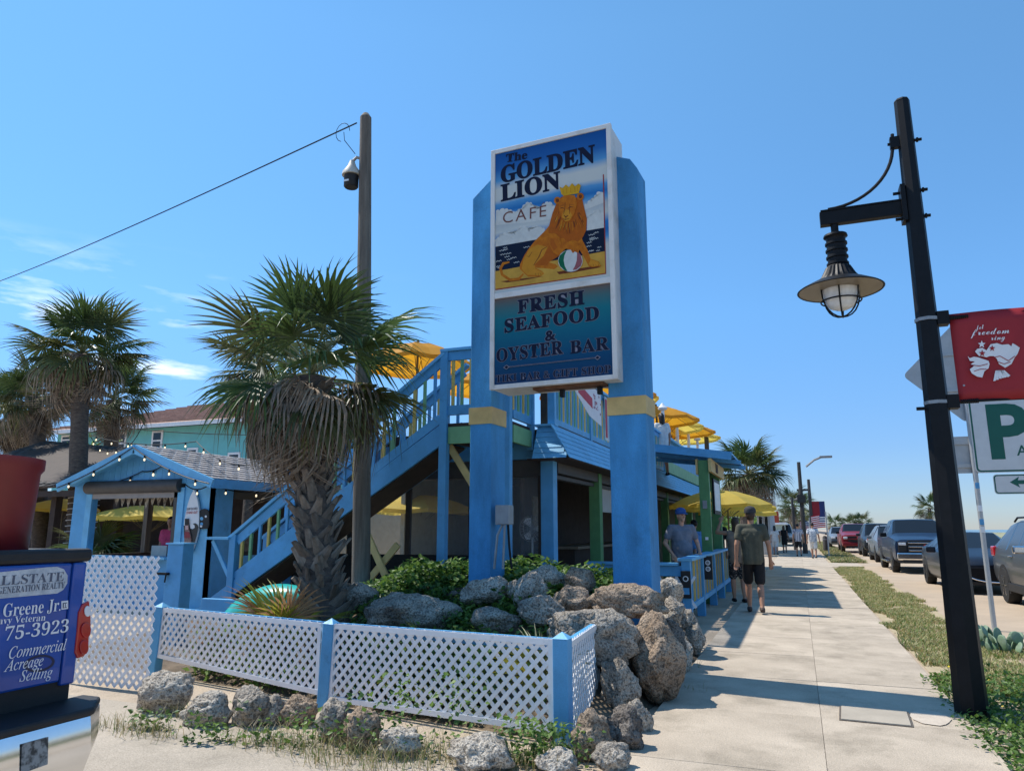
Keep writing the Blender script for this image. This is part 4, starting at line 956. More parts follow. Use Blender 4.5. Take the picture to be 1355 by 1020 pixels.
part('header',MB().bx(-1.70,-1.64,15.9,18.8,2.72,3.0),m_tan,aw)
part('emblem',MB().bx(-1.638,-1.63,16.8,17.25,2.76,2.96),m_dkwood,aw)
mn=part('menu_frame',MB().bx(-1.72,-1.68,16.6,17.9,1.85,2.62),m_black,aw); part('menu_sheet',MB().bx(-1.678,-1.674,16.68,17.82,1.93,2.55),m_white,mn)
part('switch_box',MB().bx(-1.87,-1.78,16.02,16.05,1.95,2.12),m_grey,aw); part('switch_box',MB().bx(-1.85,-1.79,16.02,16.05,1.3,1.36),m_white,aw)
# ---- patio railing along the sidewalk ----
XR=-1.72
rl=thing('patio_railing','blue patio railing with yellow and blue slats along the sidewalk','railing',(XR,12.2,0))
for y in(12.2,13.9,15.9,17.6,19.4): part('post',MB().bx(XR-.08,XR+.06,y-.07,y+.07,0,1.02),m_blue,rl,bevel=.005)
part('top_rail',MB().bx(XR-.13,XR+.10,12.1,19.5,1.02,1.065),m_blue2,rl,bevel=.006)
part('bottom_rail',MB().bx(XR-.02,XR+.05,12.27,19.33,.26,.34),m_blue2,rl)
balusters(rl,(XR+.0,12.3,0),(XR+.0,19.3,0),.34,.34,1.0,1.0,.15,'yyb')
part('top_rail',MB().bx(XF+.05,XR-.13,12.08,12.28,.95,.99),m_blue2,rl); part('board',MB().bx(XF+.05,XR-.08,12.16,12.2,.78,.94),m_blue,rl)
for k in range(6):
    x=XF+.1+k*.28
    for s_ in(-1,1): part('lattice_slat',MB().bar((x+(0 if s_>0 else .3),12.19+.008*s_,.3),(x+(.3 if s_>0 else 0),12.19+.008*s_,.78),.01,.04,up=(1,0,0)),m_lat,rl)
def meterbox(p,label,two):
    t=thing('black_dispenser',label,'dispenser',p)
    b=MB(); b.bx(-.075,.075,-.05,.0,0,.42); b.build('case',m_blackp,t,bevel=.008,world=False)
    M=Matrix.Rotation(R(90),3,'X')
    for k in range(2 if two else 1):
        b=MB(); b.lathe([(.045,0),(.045,.006)],18,(0,-.05,.3-.11*k),M); r_=b.build('dial',m_white,t,world=False)
        b=MB(); b.lathe([(.03,0),(.03,.003)],18,(0,-.0565,.3-.11*k),M); b.build('dial_face',m_grey if two else m_blackp,r_,world=False)
    if not two: b=MB(); b.bx(-.05,.05,-.054,-.05,.06,.16); b.build('label_plate',m_blue,t,world=False)
    return t
p=ony(911,797,12.12); o=meterbox((XR-.01,12.13,.45),'black box with one round white dial on the railing corner post',False)
o=meterbox((XR+.12,14.1,.62),'black board with two round white dials hung over the patio railing',True)
# ---- umbrellas ----
m_uy=leafmat('yellow_canvas',(.93,.72,.16),(.88,.64,.11),.55,.7,3,.04); m_uo=leafmat('orange_canvas',(.85,.42,.03),(.75,.34,.02),.5,.7,3,.04)
def umbrella(label,p,r,hp,m,n_=8,drop=.38,group='patio umbrellas'):
    t=thing('patio_umbrella',label,'umbrella',p,rnd.random(),group)
    b=MB(); b.tube([(0,0,0),(0,0,hp+.05)],.025,8); b.build('pole',m_wood,t,True,world=False)
    c=MB(); vs=[(0,0,hp)];fs=[]
    for ring,(rr,zz) in enumerate(((.35,.16),(.7,.55),(1,1))):
        for k in range(n_*2):
            a=math.pi*k/n_; sag=(0 if k%2==0 else .04*rr); q=r*rr*(1 if k%2==0 else math.cos(math.pi/n_)*.985); vs.append((q*math.cos(a),q*math.sin(a),hp-drop*(zz*.85+.15*zz*zz)-sag))
    w=n_*2
    for k in range(w): fs.append((0,1+k,1+(k+1)%w))
    for ring in range(2):
        for k in range(w): a_=1+ring*w; fs.append((a_+k,a_+w+k,a_+w+(k+1)%w,a_+(k+1)%w))
    o2=len(vs)
    for k in range(w): x,y,z=vs[1+2*w+k]; vs.append((x*1.005,y*1.005,z-.09))
    for k in range(w): fs.append((1+2*w+k,o2+k,o2+(k+1)%w,1+2*w+(k+1)%w))
    c.add(vs,fs); c.build('canopy',m,t,world=False,fixn=False)
    for k in range(n_):
        a=2*math.pi*k/n_; e=MB(); e.tube([(0,0,hp-.04),(r*.55*math.cos(a),r*.55*math.sin(a),hp-drop*.5),(r*.97*math.cos(a),r*.97*math.sin(a),hp-drop-.02)],.009,4); e.build('rib',m_wood,t,world=False)
        e=MB(); e.tube([(0,0,hp-.75),(r*.5*math.cos(a),r*.5*math.sin(a),hp-drop*.5-.03)],.008,4); e.build('strut',m_wood,t,world=False)
    b=MB(); b.lathe([(.03,hp),(.035,hp+.05),(.01,hp+.09)],10); b.build('finial',m_wood,t,True,world=False)
    return t
def umpx(px,py,Y,r,zbase,m,label,drop=.38):
    q=ony(px,py,Y); return umbrella(label,(q.x,Y,zbase),r,q.z-zbase,m,drop=drop)
umpx(553,455,13.0,1.15,ZD,m_uo,'orange umbrella on the deck above the stairs',.42)
umpx(648,492,17.0,1.3,ZD,m_uo,'orange umbrella on the deck mostly hidden by the left sign pillar',.4)
umpx(790,500,18.0,1.5,ZD,m_uo,'orange umbrella seen on the deck under the sign corner',.45)
umpx(812,512,22,1.4,ZD,m_uy,'yellow umbrella on the deck behind the right sign pillar',.4)
umpx(868,538,22.5,1.3,ZD,m_uo,'topmost orange umbrella right of the sign pillar',.42)
umpx(878,550,25,1.35,ZD,m_uy,'second yellow umbrella in the deck row right of the pillar',.42)
umpx(888,557,27.5,1.6,ZD,m_uo,'third umbrella, orange, in the deck row by the white lamps',.42)
umpx(894,567,30.5,1.8,ZD,m_uy,'lowest yellow umbrella of the deck row by the white lamps',.42)
umpx(950,648,21.5,1.45,0,m_uy,'nearest yellow umbrella over the sidewalk patio',.42)
umpx(962,655,24.5,1.5,0,m_uy,'second yellow umbrella over the sidewalk patio',.4)
umpx(975,664,29,1.5,0,m_uy,'farthest yellow umbrella over the sidewalk patio',.4)
b=MB(); b.bx(-18,-8.4,20.5,20.7,0,2.5); cw=b.build('courtyard_wall',bpy.data.materials['cream_wall'],bevel=.01); tag(cw,'cream courtyard wall behind the ground floor windows','wall')
umpx(555,654,15.5,1.35,.13,m_uy,'yellow umbrella seen through the ground floor windows under the stairs',.35)
# tables and chairs on the ground floor, seen through the openings
def table(label,p,wd=.8,m=None):
    t=thing('table',label,'table',p,rnd.random()*.3,'restaurant tables'); b=MB(); b.box((0,0,.73),(wd,wd,.035)); b.build('top',m or m_wood,t,world=False,bevel=.004)
    b=MB(); b.lathe([(.25,0),(.25,.02),(.035,.05),(.03,.7)],12); b.build('pedestal',m_black,t,True,world=False); return t
def chair(label,p,rz,m):
    t=thing('chair',label,'chair',p,rz,'restaurant chairs'); b=MB(); b.box((0,0,.44),(.44,.44,.03)); b.build('seat',m,t,world=False,bevel=.01)
    b=MB(); b.box((0,.21,.72),(.42,.03,.34)); b.build('backrest',m,t,world=False,bevel=.01)
    for sx in(-1,1):
        for sy in(-1,1): b=MB(); b.tube([(sx*.19,sy*.19,0),(sx*.18,sy*.18,.44)],.014,6); b.build('leg',m,t,world=False)
    return t
m_chw=mat('pale_chair',(.62,.60,.55),.5,.1)
table('pale table behind the left ground floor window',(-5.9,12.3,.13)); chair('pale chair behind the left ground floor window',(-6.1,11.6,.13),R(180),m_chw)
table('table behind the window right of the stair post',(-4.6,12.4,.13)); chair('pale chair behind the window by the left sign pillar',(-4.6,11.7,.13),R(170),m_chw)
chair('pale chair in the opening right of the blue corner post',(-3.9,12.6,.13),R(120),m_chw); table('small table in the opening by the blue corner post',(-4.3,13.2,.13),.6)
# pedestal fan
t=thing('pedestal_fan','round pedestal fan inside the opening beside the corner post','fan',(-4.6,12.9,.13)); b=MB(); b.lathe([(.2,0),(.2,.03),(.02,.05),(.018,1.25)],12); b.build('stand',m_grey,t,True,world=False)
b=MB()
for k in range(24): a=R(15*k); b.tube([(0,-.06,1.4),(.23*math.cos(a),-.05,1.4+.23*math.sin(a))],.004,4)
for rr in(.08,.16,.235): b.tube([(rr*math.cos(R(15*k)),-.05,1.4+rr*math.sin(R(15*k))) for k in range(25)],.005,4,cap=False)
b.build('cage',m_grey,t,world=False)
b=MB()
for k in range(3): a=R(120*k); b.poly([(0,-.03,1.4),(.2*math.cos(a-.4),-.02,1.4+.2*math.sin(a-.4)),(.22*math.cos(a),-.04,1.4+.22*math.sin(a)),(.2*math.cos(a+.4),-.05,1.4+.2*math.sin(a+.4))])
b.build('blades',m_white,t,world=False,fixn=False)
# ================= KIOSK =================
YK=11.0; KL,KR=-14.1,-10.45; KB=14.6; AX=-12.08
zE=2.47; zA=3.16
ks=thing('kiosk','small blue beach kiosk with gabled shingle roof and rolled up shutter','kiosk',(AX,YK,0))
kp=lambda nm,b,m,par=None,**k: b.build(nm,m,par or ks,**k)
oL,oR,oT,oB=-13.55,-11.25,2.30,.95
kp('front_wall',MB().bx(KL,oL,YK,YK+.12,0,2.42),m_blue); kp('front_wall',MB().bx(oR+.15,KR,YK,YK+.12,0,2.42),m_blue2)
kp('front_wall',MB().bx(oL,oR+.15,YK+.002,YK+.12,0,oB),m_blue)
kp('trim',MB().bx(oR-.0,oR+.16,YK-.03,YK+.0,0,2.32),m_blue2); kp('trim',MB().bx(oL-.16,oL,YK-.03,YK,0,2.32),m_blue2)
kp('jamb',MB().bx(oR-.10,oR-.003,YK-.02,YK+.16,oB,2.33),m_shut); kp('counter',MB().bx(oL-.05,oR,YK-.22,YK+.25,oB,oB+.05),m_blue2)
M_=Matrix.Rotation(R(90),3,'Y')
b=MB(); b.lathe([(.13,-1.38),(.13,1.12)],18,((oL+oR)/2+.1,YK-.03,2.36),M_); kp('shutter_roll',b,m_shut,smooth=True)
kp('shutter_slat',MB().bx(oL-.1,oR+.1,YK-.02,YK+.02,2.13,2.25),mat('pale_shutter',(.30,.27,.25),.6,.1))
# gable boards
gz=lambda x:zA-.05-(abs(x-AX))*(zA-zE)/1.98
x=KL+.0; w=.16
while x<KR-.02:
    xb=min(x+w-.006,KR); z0,z1=gz(x),gz(xb); tops=[(x,z0)]+([(AX,gz(AX))] if x<AX<xb else [])+[(xb,z1)]
    if min(z0,z1)>2.43:
        b=MB(); b.prism([(x,YK-.02,2.40),(xb,YK-.02,2.40)]+[(px_,YK-.02,pz) for px_,pz in reversed(tops)],(0,.03,0)); kp('board',b,m_blue)
    x+=w
# side wall + post
kp('corner_post',MB().bx(KR-.02,KR+.0,YK+.0,YK+.6,0,2.42),m_blue); kp('side_wall',MB().bx(KR-.05,KR-.021,YK+.6,KB,0,1.0),m_blue)
kp('shutter_box',MB().bx(KR-.15,KR+.02,YK+.62,KB,2.12,2.42),m_shut); kp('post',MB().bx(KR-.15,KR,KB-.2,KB,0,2.42),m_blue)
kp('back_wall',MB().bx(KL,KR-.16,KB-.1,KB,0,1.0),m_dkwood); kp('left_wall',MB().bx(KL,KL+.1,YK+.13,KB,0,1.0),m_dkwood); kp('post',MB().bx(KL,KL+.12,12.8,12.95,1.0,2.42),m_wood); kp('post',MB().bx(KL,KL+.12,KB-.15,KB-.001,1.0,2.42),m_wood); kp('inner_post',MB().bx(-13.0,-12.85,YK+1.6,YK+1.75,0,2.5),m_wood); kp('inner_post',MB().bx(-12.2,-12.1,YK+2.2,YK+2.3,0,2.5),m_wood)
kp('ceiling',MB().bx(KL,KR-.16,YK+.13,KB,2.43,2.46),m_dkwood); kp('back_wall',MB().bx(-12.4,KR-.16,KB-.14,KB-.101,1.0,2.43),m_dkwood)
# roof: two planes with shingle courses
m_shg=mat('grey_shingle',(.36,.34,.33),.95,.2,10,.5,60,col2=(.24,.22,.21),fine=.25,rnd=.10); m_shd=mat('dark_shingle',(.075,.068,.062),.95,.25,8,.5,60,fine=.25,rnd=.12)
def roofplane(par,e0,e1,r0,r1,m,nc,mtrim=None,piece=.33):
    "courses of shingles between eave edge e0-e1 and ridge edge r0-r1"
    e0,e1,r0,r1=map(Vector,(e0,e1,r0,r1)); nn=(e1-e0).cross(r0-e0).normalized()
    if nn.z<0: nn=-nn
    b=MB(); b.prism([e0,e1,r1,r0],nn*-.05); b.build('deck_board',mtrim or m_blue,par)
    for k in range(nc):
        u0=k/nc; u1=min(1,(k+1.12)/nc); a=e0.lerp(r0,u0);c=e1.lerp(r1,u0);d=e1.lerp(r1,u1);f=e0.lerp(r0,u1)
        n_=max(1,int((c-a).length/piece)); b=MB(); sh=.5*(k%2)
        for i in range(-1,n_+1):
            s0=max(0,(i+sh)/n_); s1=min(1,(i+1+sh)/n_-.012)
            if s1<=s0+.004: continue
            h=.012+.007*rnd.random()
            b.add([a.lerp(c,s0)+nn*(h+.004),a.lerp(c,s1)+nn*(h+.004),f.lerp(d,s1)+nn*.002,f.lerp(d,s0)+nn*.002,a.lerp(c,s0)+nn*.001,a.lerp(c,s1)+nn*.001],[(0,1,2,3),(4,5,1,0),(4,0,3),(5,2,1)])
        b.build('shingle_course',m,par,fixn=False)
XE1,XE0=AX+2.0,AX-2.0
yf=YK-.38
roofplane(ks,(XE1,yf,zE-.03),(XE1,KB+.3,zE-.03),(AX,yf,zA),(AX,KB+.3,zA),m_shg,12)
roofplane(ks,(XE0,yf,zE-.03),(XE0,KB+.3,zE-.03),(AX,yf,zA),(AX,KB+.3,zA),m_shg,12)
for s_ in(-1,1):
    b=MB(); b.bar((AX,yf-.02,zA-.09),(AX+s_*2.02,yf-.02,zE-.12),.04,.17); kp('bargeboard',b,m_blue2)
kp('eave_board',MB().bx(XE1-.0,XE1+.03,yf,KB+.3,zE-.2,zE-.03),m_blue)
# bunting inside the opening, chairs and planter rock
b=MB()
for k in range(13):
    x=oL+.25+k*.165; b.poly([(x,YK+.3,2.16),(x+.14,YK+.3,2.16),(x+.07,YK+.3,1.98-.03*(k%3))])
bt=b.build('star_bunting',mat('bunting',(.62,.57,.46),.8,.4,12,col2=(.1,.08,.06)),fixn=False); tag(bt,'pale starred bunting hanging in the kiosk opening','bunting')
chair('pale chair inside the kiosk opening',(-12.35,YK+.9,.3),R(180),m_chw); chair('second pale chair inside the kiosk, further right',(-11.9,YK+1.2,.3),R(165),m_chw)
umpx(200,668,14.9,1.5,0,m_uy,'yellow umbrella seen through the kiosk opening',.3)
umpx(85,660,18.5,1.3,0,m_uy,'yellow umbrella left of the kiosk behind the lit palm',.35)
# surfboard sign
def kpt(x,y): return ony(x,y,YK-.03)
KN=V(0,-1,0)
sf=thing('surfboard_sign','white and dark surfboard shaped sign with a bottle on the kiosk wall','sign',kpt(258,690))
C7=lambda x,y:kpt(225+x/9.275,630+y/9.275)
def kart(nm,pts,m,d,par,th=.012):
    b=MB(); b.prism([C7(*q)+KN*d for q in pts],KN*th); return b.build(nm,m,par)
outl=[(312,160),(335,220),(360,310),(372,400),(374,500),(370,620),(350,720),(320,830),(285,920),(255,940),(215,880),(196,760),(188,640),(195,540),(215,440),(240,330),(270,240)]
bd=kart('board',outl,mat('surf_white',(.72,.74,.76),.35,.04),0,sf,.04)
kart('dark_wave',[(188,605),(196,760),(215,880),(255,940),(285,920),(320,830),(350,720),(369,622),(355,590),(330,575),(300,582),(322,600),(326,630),(300,648),(270,640),(262,600)],mat('surf_dark',(.03,.028,.028),.4,.1),.042,sf,.004)
bo=kart('bottle',[(218,520),(258,520),(262,640),(285,720),(292,800),(280,930),(225,935),(212,870),(206,800),(216,700)],mat('bottle_label',(.30,.24,.20),.5,.4,30,col2=(.16,.05,.05)),.048,sf,.02)
kart('bottle_neck',[(218,520),(258,520),(259,600),(216,600)],m_blackp,.069,sf,.003); kart('bottle_band',[(216,680),(268,680),(285,750),(210,755)],mat('label_red',(.25,.03,.04),.5,.1),.069,sf,.003); kart('bottle_tag',[(222,605),(256,605),(258,655),(218,655)],mat('label_pink',(.55,.35,.34),.5,.1),.069,sf,.003)
m_rt=mat('red_print',(.45,.05,.04),.5,0)
write(sf,'SURF BOARD',C7(224,418)+KN*.041,C7(358,410)+KN*.041,.045,KN,m_nvy if False else mat('slate_print',(.12,.09,.12),.5,0),None,.02,lift=.003); write(sf,'STAND OUT',C7(222,462)+KN*.041,C7(358,456)+KN*.041,.045,KN,m_rt,None,.02,lift=.003)
sk=thing('skate_deck_sign','small black rounded board with pale marks beside the surfboard sign','sign',kpt(270,690))
kart('board',[(372,430),(395,405),(430,398),(465,408),(484,440),(484,600),(470,640),(372,648)],m_blackp,0,sk,.02)
for cx,cy,r_,m in((398,520,20,m_blue2),(450,493,13,m_white),(398,585,18,m_blue),(392,612,14,m_white)):
    kart('mark',[(cx+r_*math.cos(t*.5236),cy+r_*1.1*math.sin(t*.5236)) for t in range(12)],m,.021,sk,.003)
# string lights
def strlights(label,pts,sag=.12,pitch=.42,bs=1.0):
    t=thing('string_lights',label,'string lights',pts[0],0,'festoon bulb strings'); cab=[]; bulbs=[]
    for a_,c_ in zip(pts[:-1],pts[1:]):
        a_=Vector(a_);c_=Vector(c_); l=(c_-a_).length; n_=10
        for k in range(n_+(1 if c_==Vector(pts[-1]) else 0)):
            u=k/n_; cab.append(a_.lerp(c_,u)-Vector((0,0,sag*4*u*(1-u))))
        nb_=max(1,int(l/pitch))
        for k in range(nb_): u=(k+.5)/nb_; bulbs.append(a_.lerp(c_,u)-Vector((0,0,sag*4*u*(1-u))))
    b=MB(); b.tube(cab,.011,4); b.build('cable',m_black,t)
    for p in bulbs: 
        kid('socket',SOCK,t,Matrix.Translation(p)@Matrix.Scale(bs,4)); kid('bulb',BULB,t,Matrix.Translation(p)@Matrix.Scale(bs,4))
BULB=MB().lathe([(.008,-.045),(.016,-.065),(.018,-.08),(.011,-.098),(.003,-.102)],10).mesh('bulb',m_bulb); SOCK=MB().lathe([(.016,.01),(.018,-.05)],8).mesh('socket',m_black)
strlights('festoon bulbs along the left slope of the kiosk gable',[(AX-1.98,yf-.06,zE-.12),(AX,yf-.06,zA-.06)],.06,.55)
strlights('festoon bulbs along the right slope of the kiosk gable',[(AX,yf-.06,zA-.06),(AX+1.98,yf-.06,zE-.12)],.10,.55)
strlights('festoon bulbs looping across the kiosk gable boards',[(-13.4,YK-.06,2.42),(-12.2,YK-.06,2.66),(-11.6,YK-.06,2.80)],.06,.5,1.15)
strlights('festoon bulbs at the right kiosk corner under the eave',[(-10.9,YK-.2,2.36),(-10.3,YK-.2,2.36),(XE1+.05,YK+1.2,2.32),(XE1+.05,KB,2.30)],.10,.6)
strlights('festoon bulbs strung above the kiosk roof in front of the turquoise house',[ony(118,575,13.5),ony(260,584,12.0),ony(330,615,10.6)],.15,.85)
strlights('festoon bulbs hanging from the lit palm down to the kiosk eave',[ony(120,578,14.5),ony(160,592,13),ony(190,560,14)],.2,.8)
# ================= LOW PAVILION at left =================
pv=thing('shingled_pavilion','low open pavilion with a dark shingle roof at the left edge','pavilion',(-21,15,0))
ry=16.0; q0=ony(0,640,15.0)
roofplane(pv,(-27,14.2,2.55),(-16.6,14.2,2.72),(-25.5,18.5,4.7),(-18.8,18.5,4.0),m_shd,16,m_dkwood,.4)
roofplane(pv,(-16.6,14.2,2.72),(-16.6,22,2.72),(-18.8,18.5,4.0),(-18.8,20,4.0),m_shd,10,m_dkwood,.4)
for x in(-26,-22.5,-19.5,-17.1): b=MB(); b.bx(x-.1,x+.1,14.6,14.8,0,2.6); b.build('post',m_dkwood,pv)
b=MB(); b.bx(-27,-16.9,19.2,19.4,0,2.7); b.build('back_wall',m_dkwood,pv); b=MB(); b.bx(-27,-17,14.5,14.6,0,.9); b.build('low_wall',m_dkwood,pv)
b=MB(); b.bx(-27,-16.7,14.25,14.33,2.4,2.56); b.build('eave_board',m_dkwood,pv)
fanbush('bushy green palm in the shade left of the lit palm trunk',(-16.6,13.6,.9),14,[m_fg2,m_fg],9,1.2,-10,75)
b=MB(); b.bx(-17.4,-15.9,13.2,14.0,0,.9); tag(b.build('planter',m_grey,bevel=.02),'grey planter box below the bushy palm left of the kiosk','planter')
# ================= TURQUOISE HOUSE =================
m_tq=mat('turquoise_wall',(.16,.50,.52),.7,.08,1.5,.2,30); m_tile=mat('terracotta_tile',(.55,.35,.26),.85,.25,3,.6,12,col2=(.38,.23,.17),fine=.2)
YH=34; hs=thing('turquoise_house','turquoise two storey house with terracotta hip roof behind the kiosk','house',(-34,YH,0))
hx0=ony(75,590,YH).x; hx1=ony(330,590,YH).x; 
za=ony(120,572,YH).z
b=MB(); b.bx(hx0,hx1,YH,YH+12,0,za); b.build('wall',m_tq,hs)
b=MB(); b.bx(hx1-.02,hx1+5.0,YH+3,YH+11,0,za-1.2); b.build('wall',m_tq,hs)
mxr=(hx0+hx1)/2; zr=ony(200,537,YH+5).z
b=MB(); e=.9; zz=za+.12
vs=[(hx0-e,YH-e,zz),(hx1+e,YH-e,zz),(hx1+e,YH+12+e,zz),(hx0-e,YH+12+e,zz),(hx0+6,YH+6,zr),(hx1-6,YH+6,zr)]
b.add(vs,[(0,1,5,4),(1,2,5),(2,3,4,5),(3,0,4),(3,2,1,0)]); rf=b.build('roof',m_tile,hs)
# tile rows
for k in range(1,14):
    u=k/14; a=Vector(vs[0]).lerp(Vector(vs[4]),u); c=Vector(vs[1]).lerp(Vector(vs[5]),u); bb=MB(); bb.bar(a+Vector((0,0,.03)),c+Vector((0,0,.03)),.22,.07); bb.build('tile_row',m_tile,rf)
b=MB(); b.bx(hx0-e,hx1+e,YH-e-.05,YH-e,za-.12,za+.12); b.build('fascia',m_white,hs)
b=MB(); b.bx(hx1+e,hx1+e+.05,YH-e,YH+12,za-.12,za+.12); b.build('fascia',m_white,hs)
for i,(xa_,xb_,y0_,y1_) in enumerate(((80,97,575,589),(140,168,571,603),(199,216,569,597),(246,262,592,612),(300,318,598,618))):
    p0=ony(xa_,y1_,YH-.05);p1=ony(xb_,y0_,YH-.05)
    w_=MB().bx(p0.x,p1.x,YH-.06,YH-.005,p0.z,p1.z).build('window',m_white,hs)
    MB().bx(p0.x+.14,p1.x-.14,YH-.075,YH-.062,p0.z+.14,(p0.z+p1.z)/2-.05).build('pane',m_glass,w_); MB().bx(p0.x+.14,p1.x-.14,YH-.075,YH-.062,(p0.z+p1.z)/2+.05,p1.z-.14).build('pane',m_glass,w_)
# leafy tree between house and pavilion
P_=[]; c=ony(110,618,22)
for _ in range(1800): 
    q=Vector((rnd.gauss(0,1),rnd.gauss(0,.8),rnd.gauss(0,.55))); P_.append(c+q*.8)
tr=thing('bushy_tree','small bushy tree by the lit palm trunk below the turquoise house','tree',(c.x,22,0)); b=MB(); b.tube([(c.x,22,0),(c.x+.1,22,c.z*.6),(c.x,22,c.z)],[.12,.09,.05],8); b.build('trunk',m_bark,tr)
lo=leafcloud('crown',P_,.2,[ml1,ml3],seed=21,upb=.3); del lo['kind']; lo.parent=tr; lo.matrix_parent_inverse=wm(tr).inverted()
# teal kayak / tub under the stairs
b=MB(); q=ony(365,775,8.6); prof=[]
for k in range(13): u=k/12; prof.append((.34*math.sin(math.pi*min(1,.08+u*.92))**.7+.01,-.8+1.6*u))
b.lathe(prof,16,(q.x,8.6,.42),Matrix.Rotation(R(78),3,'Y'))
tag(b.build('kayak',mat('teal_plastic',(.02,.42,.36),.3,.1),None,True),'teal green plastic kayak lying below the stair rail behind the palmetto','kayak')
b=MB(); a=ony(460,775,8.7); c=ony(520,770,8.7); b.bx(a.x,c.x+.1,8.6,8.9,a.z-.5,a.z+.02); tag(b.build('planter_box',m_blue2,bevel=.01),'pale blue box edge beside the wooden pole foot','box')
b=MB(); b.bx(q.x-1.6,q.x+.9,8.9,8.98,.0,.50); tag(b.build('low_board',m_blue,bevel=.01),'low blue board wall behind the palmettos at the stair foot','board')
# ================= WOODEN POLE =================
pb=ony(480,770,9.0); pt=ony(484,156,9.0)
wp=thing('wooden_pole','weathered round wooden utility pole beside the stairs','utility pole',(pb.x,9.0,.2))
b=MB(); b.tube([(pb.x,9,-.1),((pb.x+pt.x)/2,9,4),(pt.x,9,pt.z)],[.135,.115,.09],14); b.lathe([(.09,0),(.045,.07),(.0,.09)],14,(pt.x,9,pt.z)); b.build('shaft',m_wood,wp,True)
# barn light fixture on the pole
fx=ony(465,236,8.95)
lf=thing('pole_lantern','cream hooded black lantern hanging on the wooden pole top','lamp',fx)
b=MB(); b.lathe([(.10,-.16),(.115,-.14),(.115,.06)],16,fx); b.build('lens',m_blackp,lf,True)
b=MB(); b.lathe([(.15,.04),(.14,.10),(.07,.2),(.035,.3),(.0,.31)],16,fx); b.build('hood',mat('cream_metal',(.55,.50,.42),.5,.1),lf,True)
b=MB(); b.tube([fx+V(0,0,.28),fx+V(.08,0,.34),V(pt.x-.03,9,fx.z+.32)],.025,8); b.build('arm',m_grey,lf)
b=MB(); b.bx(fx.x-.06,fx.x+.03,fx.y-.118,fx.y-.112,fx.z-.1,fx.z-.07); b.build('badge',m_white,lf)
# overhead wire
wa=ony(472,163,9.0); wb=ony(0,363,14.0); we=wb+(wb-wa)*.6
w_=thing('service_wire','thin overhead wire from the wooden pole out to the left','wire',wa)
b=MB(); pts=[wa.lerp(we,k/30)-V(0,0,.25*math.sin(math.pi*k/30)) for k in range(31)]
dv=(wb-wa)
b.tube(pts,.012,5); b.build('cable',m_black,w_)
b=MB(); lp_=ony(455,175,9.0); b.tube([lp_+V(.13*math.cos(a*.45)-.02,0,.16*math.sin(a*.45)) for a in range(11)],.006,4); b.tube([lp_,lp_+V(.02,0,-.15),ony(470,204,9)],.006,4); b.build('loop',m_black,w_)
b=MB(); q=pts[27]; b.tube([q,q+V(.15,0,-.12),q+V(.4,0,-.1),pts[25]],.01,4); b.build('drip_loop',m_black,w_)
for i,(y0_,y1_,x0_,x1_) in enumerate(((580,608,0,100),(545,570,0,90))):
    a=ony(x0_-60,y0_-12,20); c=ony(430,690 if i==0 else 575,30)
    b=MB(); b.tube([a.lerp(c,k/12)-V(0,0,.5*math.sin(math.pi*k/12)) for k in range(13)],.018,4); tag(b.build('power_cable',m_black),['lower','upper'][i]+' black cable crossing behind the kiosk at left','cable')
# ================= STREET LAMP =================
LB=onz(1285,948); LX,LY=LB.x,7.3
lt=thing('street_lamp','black octagonal lamp post with hanging nautical lantern beside the sidewalk','street lamp',(LX,LY,0))
top=ony(1188,136,LY)
def lp2(nm,b,m=None,**k): return b.build(nm,m or m_black,lt,**k)
b=MB(); b.tube([(LX,LY,-.1),(LX,LY,2.6),(LX,LY,top.z)],[.128,.098,.068],8); lp2('post',b)
b=MB(); b.lathe([(.07,0),(.06,.02),(0,.025)],8,(LX,LY,top.z)); lp2('cap',b)
za=ony(1190,277,LY).z; xl=ony(1085,293,LY).x
lp2('arm',MB().bar((LX-.05,LY,za),(xl,LY,za-.0),.085,.135),bevel=.004); lp2('arm_plate',MB().bx(LX-.105,LX-.065,LY-.075,LY+.075,za-.14,za+.22))
lp2('arm_strip',MB().bx(xl+.01,LX-.1,LY-.05,LY+.05,za+.068,za+.082))
zc=ony(1185,190,LY).z; pts=[]
for k in range(15):
    u=k/14; a=u*math.pi/2; x=(LX-.12)-(LX-.12-(xl+.08))*(1-math.cos(a)); z=zc-(zc-(za+.10))*math.sin(a); pts.append((x,LY,z))
lp2('scroll_brace',MB().tube([(LX-.11,LY,zc+.1)]+pts,.016,8),smooth=True); lp2('brace_clip',MB().bx(LX-.14,LX-.06,LY-.03,LY+.03,zc-.05,zc+.06))
for z in(zc,za+.16,za-.10,ony(1230,540,LY).z,): 
    M_=Matrix.Rotation(R(90),3,'Y'); b=MB(); b.lathe([(.016,-.16),(.016,.13)],6,(LX,LY,z),M_); b.lathe([(.026,.085),(.026,.10)],6,(LX,LY,z),M_); lp2('bolt',b)
hx=ony(1106,320,LY).x; hz=za-.07
Cc=(hx,LY,0)
lp2('stem',MB().lathe([(.035,hz-.12),(.035,hz)],10,Cc),smooth=True)
zn1=ony(1106,312,LY).z; zn0=ony(1106,352,LY).z; zsh=ony(1112,378,LY).z
pr=[(.0,zn1+.01),(.105,zn1+.005),(.11,zn1-.015),(.09,zn1-.03)]
n3=4
for k in range(n3):
    z=zn1-.03-(zn1-.03-zn0)*(k+1)/n3; zz0=zn1-.03-(zn1-.03-zn0)*k/n3
    pr+=[(.088,zz0-.005),(.086,z+.03),(.10,z+.022),(.10,z+.004),(.088,z)]
lp2('neck',MB().lathe(list(reversed(pr)),20,Cc),smooth=True,angle=35)
wobf=lambda i,k:1+(.035 if k%2 else -.035)*(1 if 0<i<4 else 0)
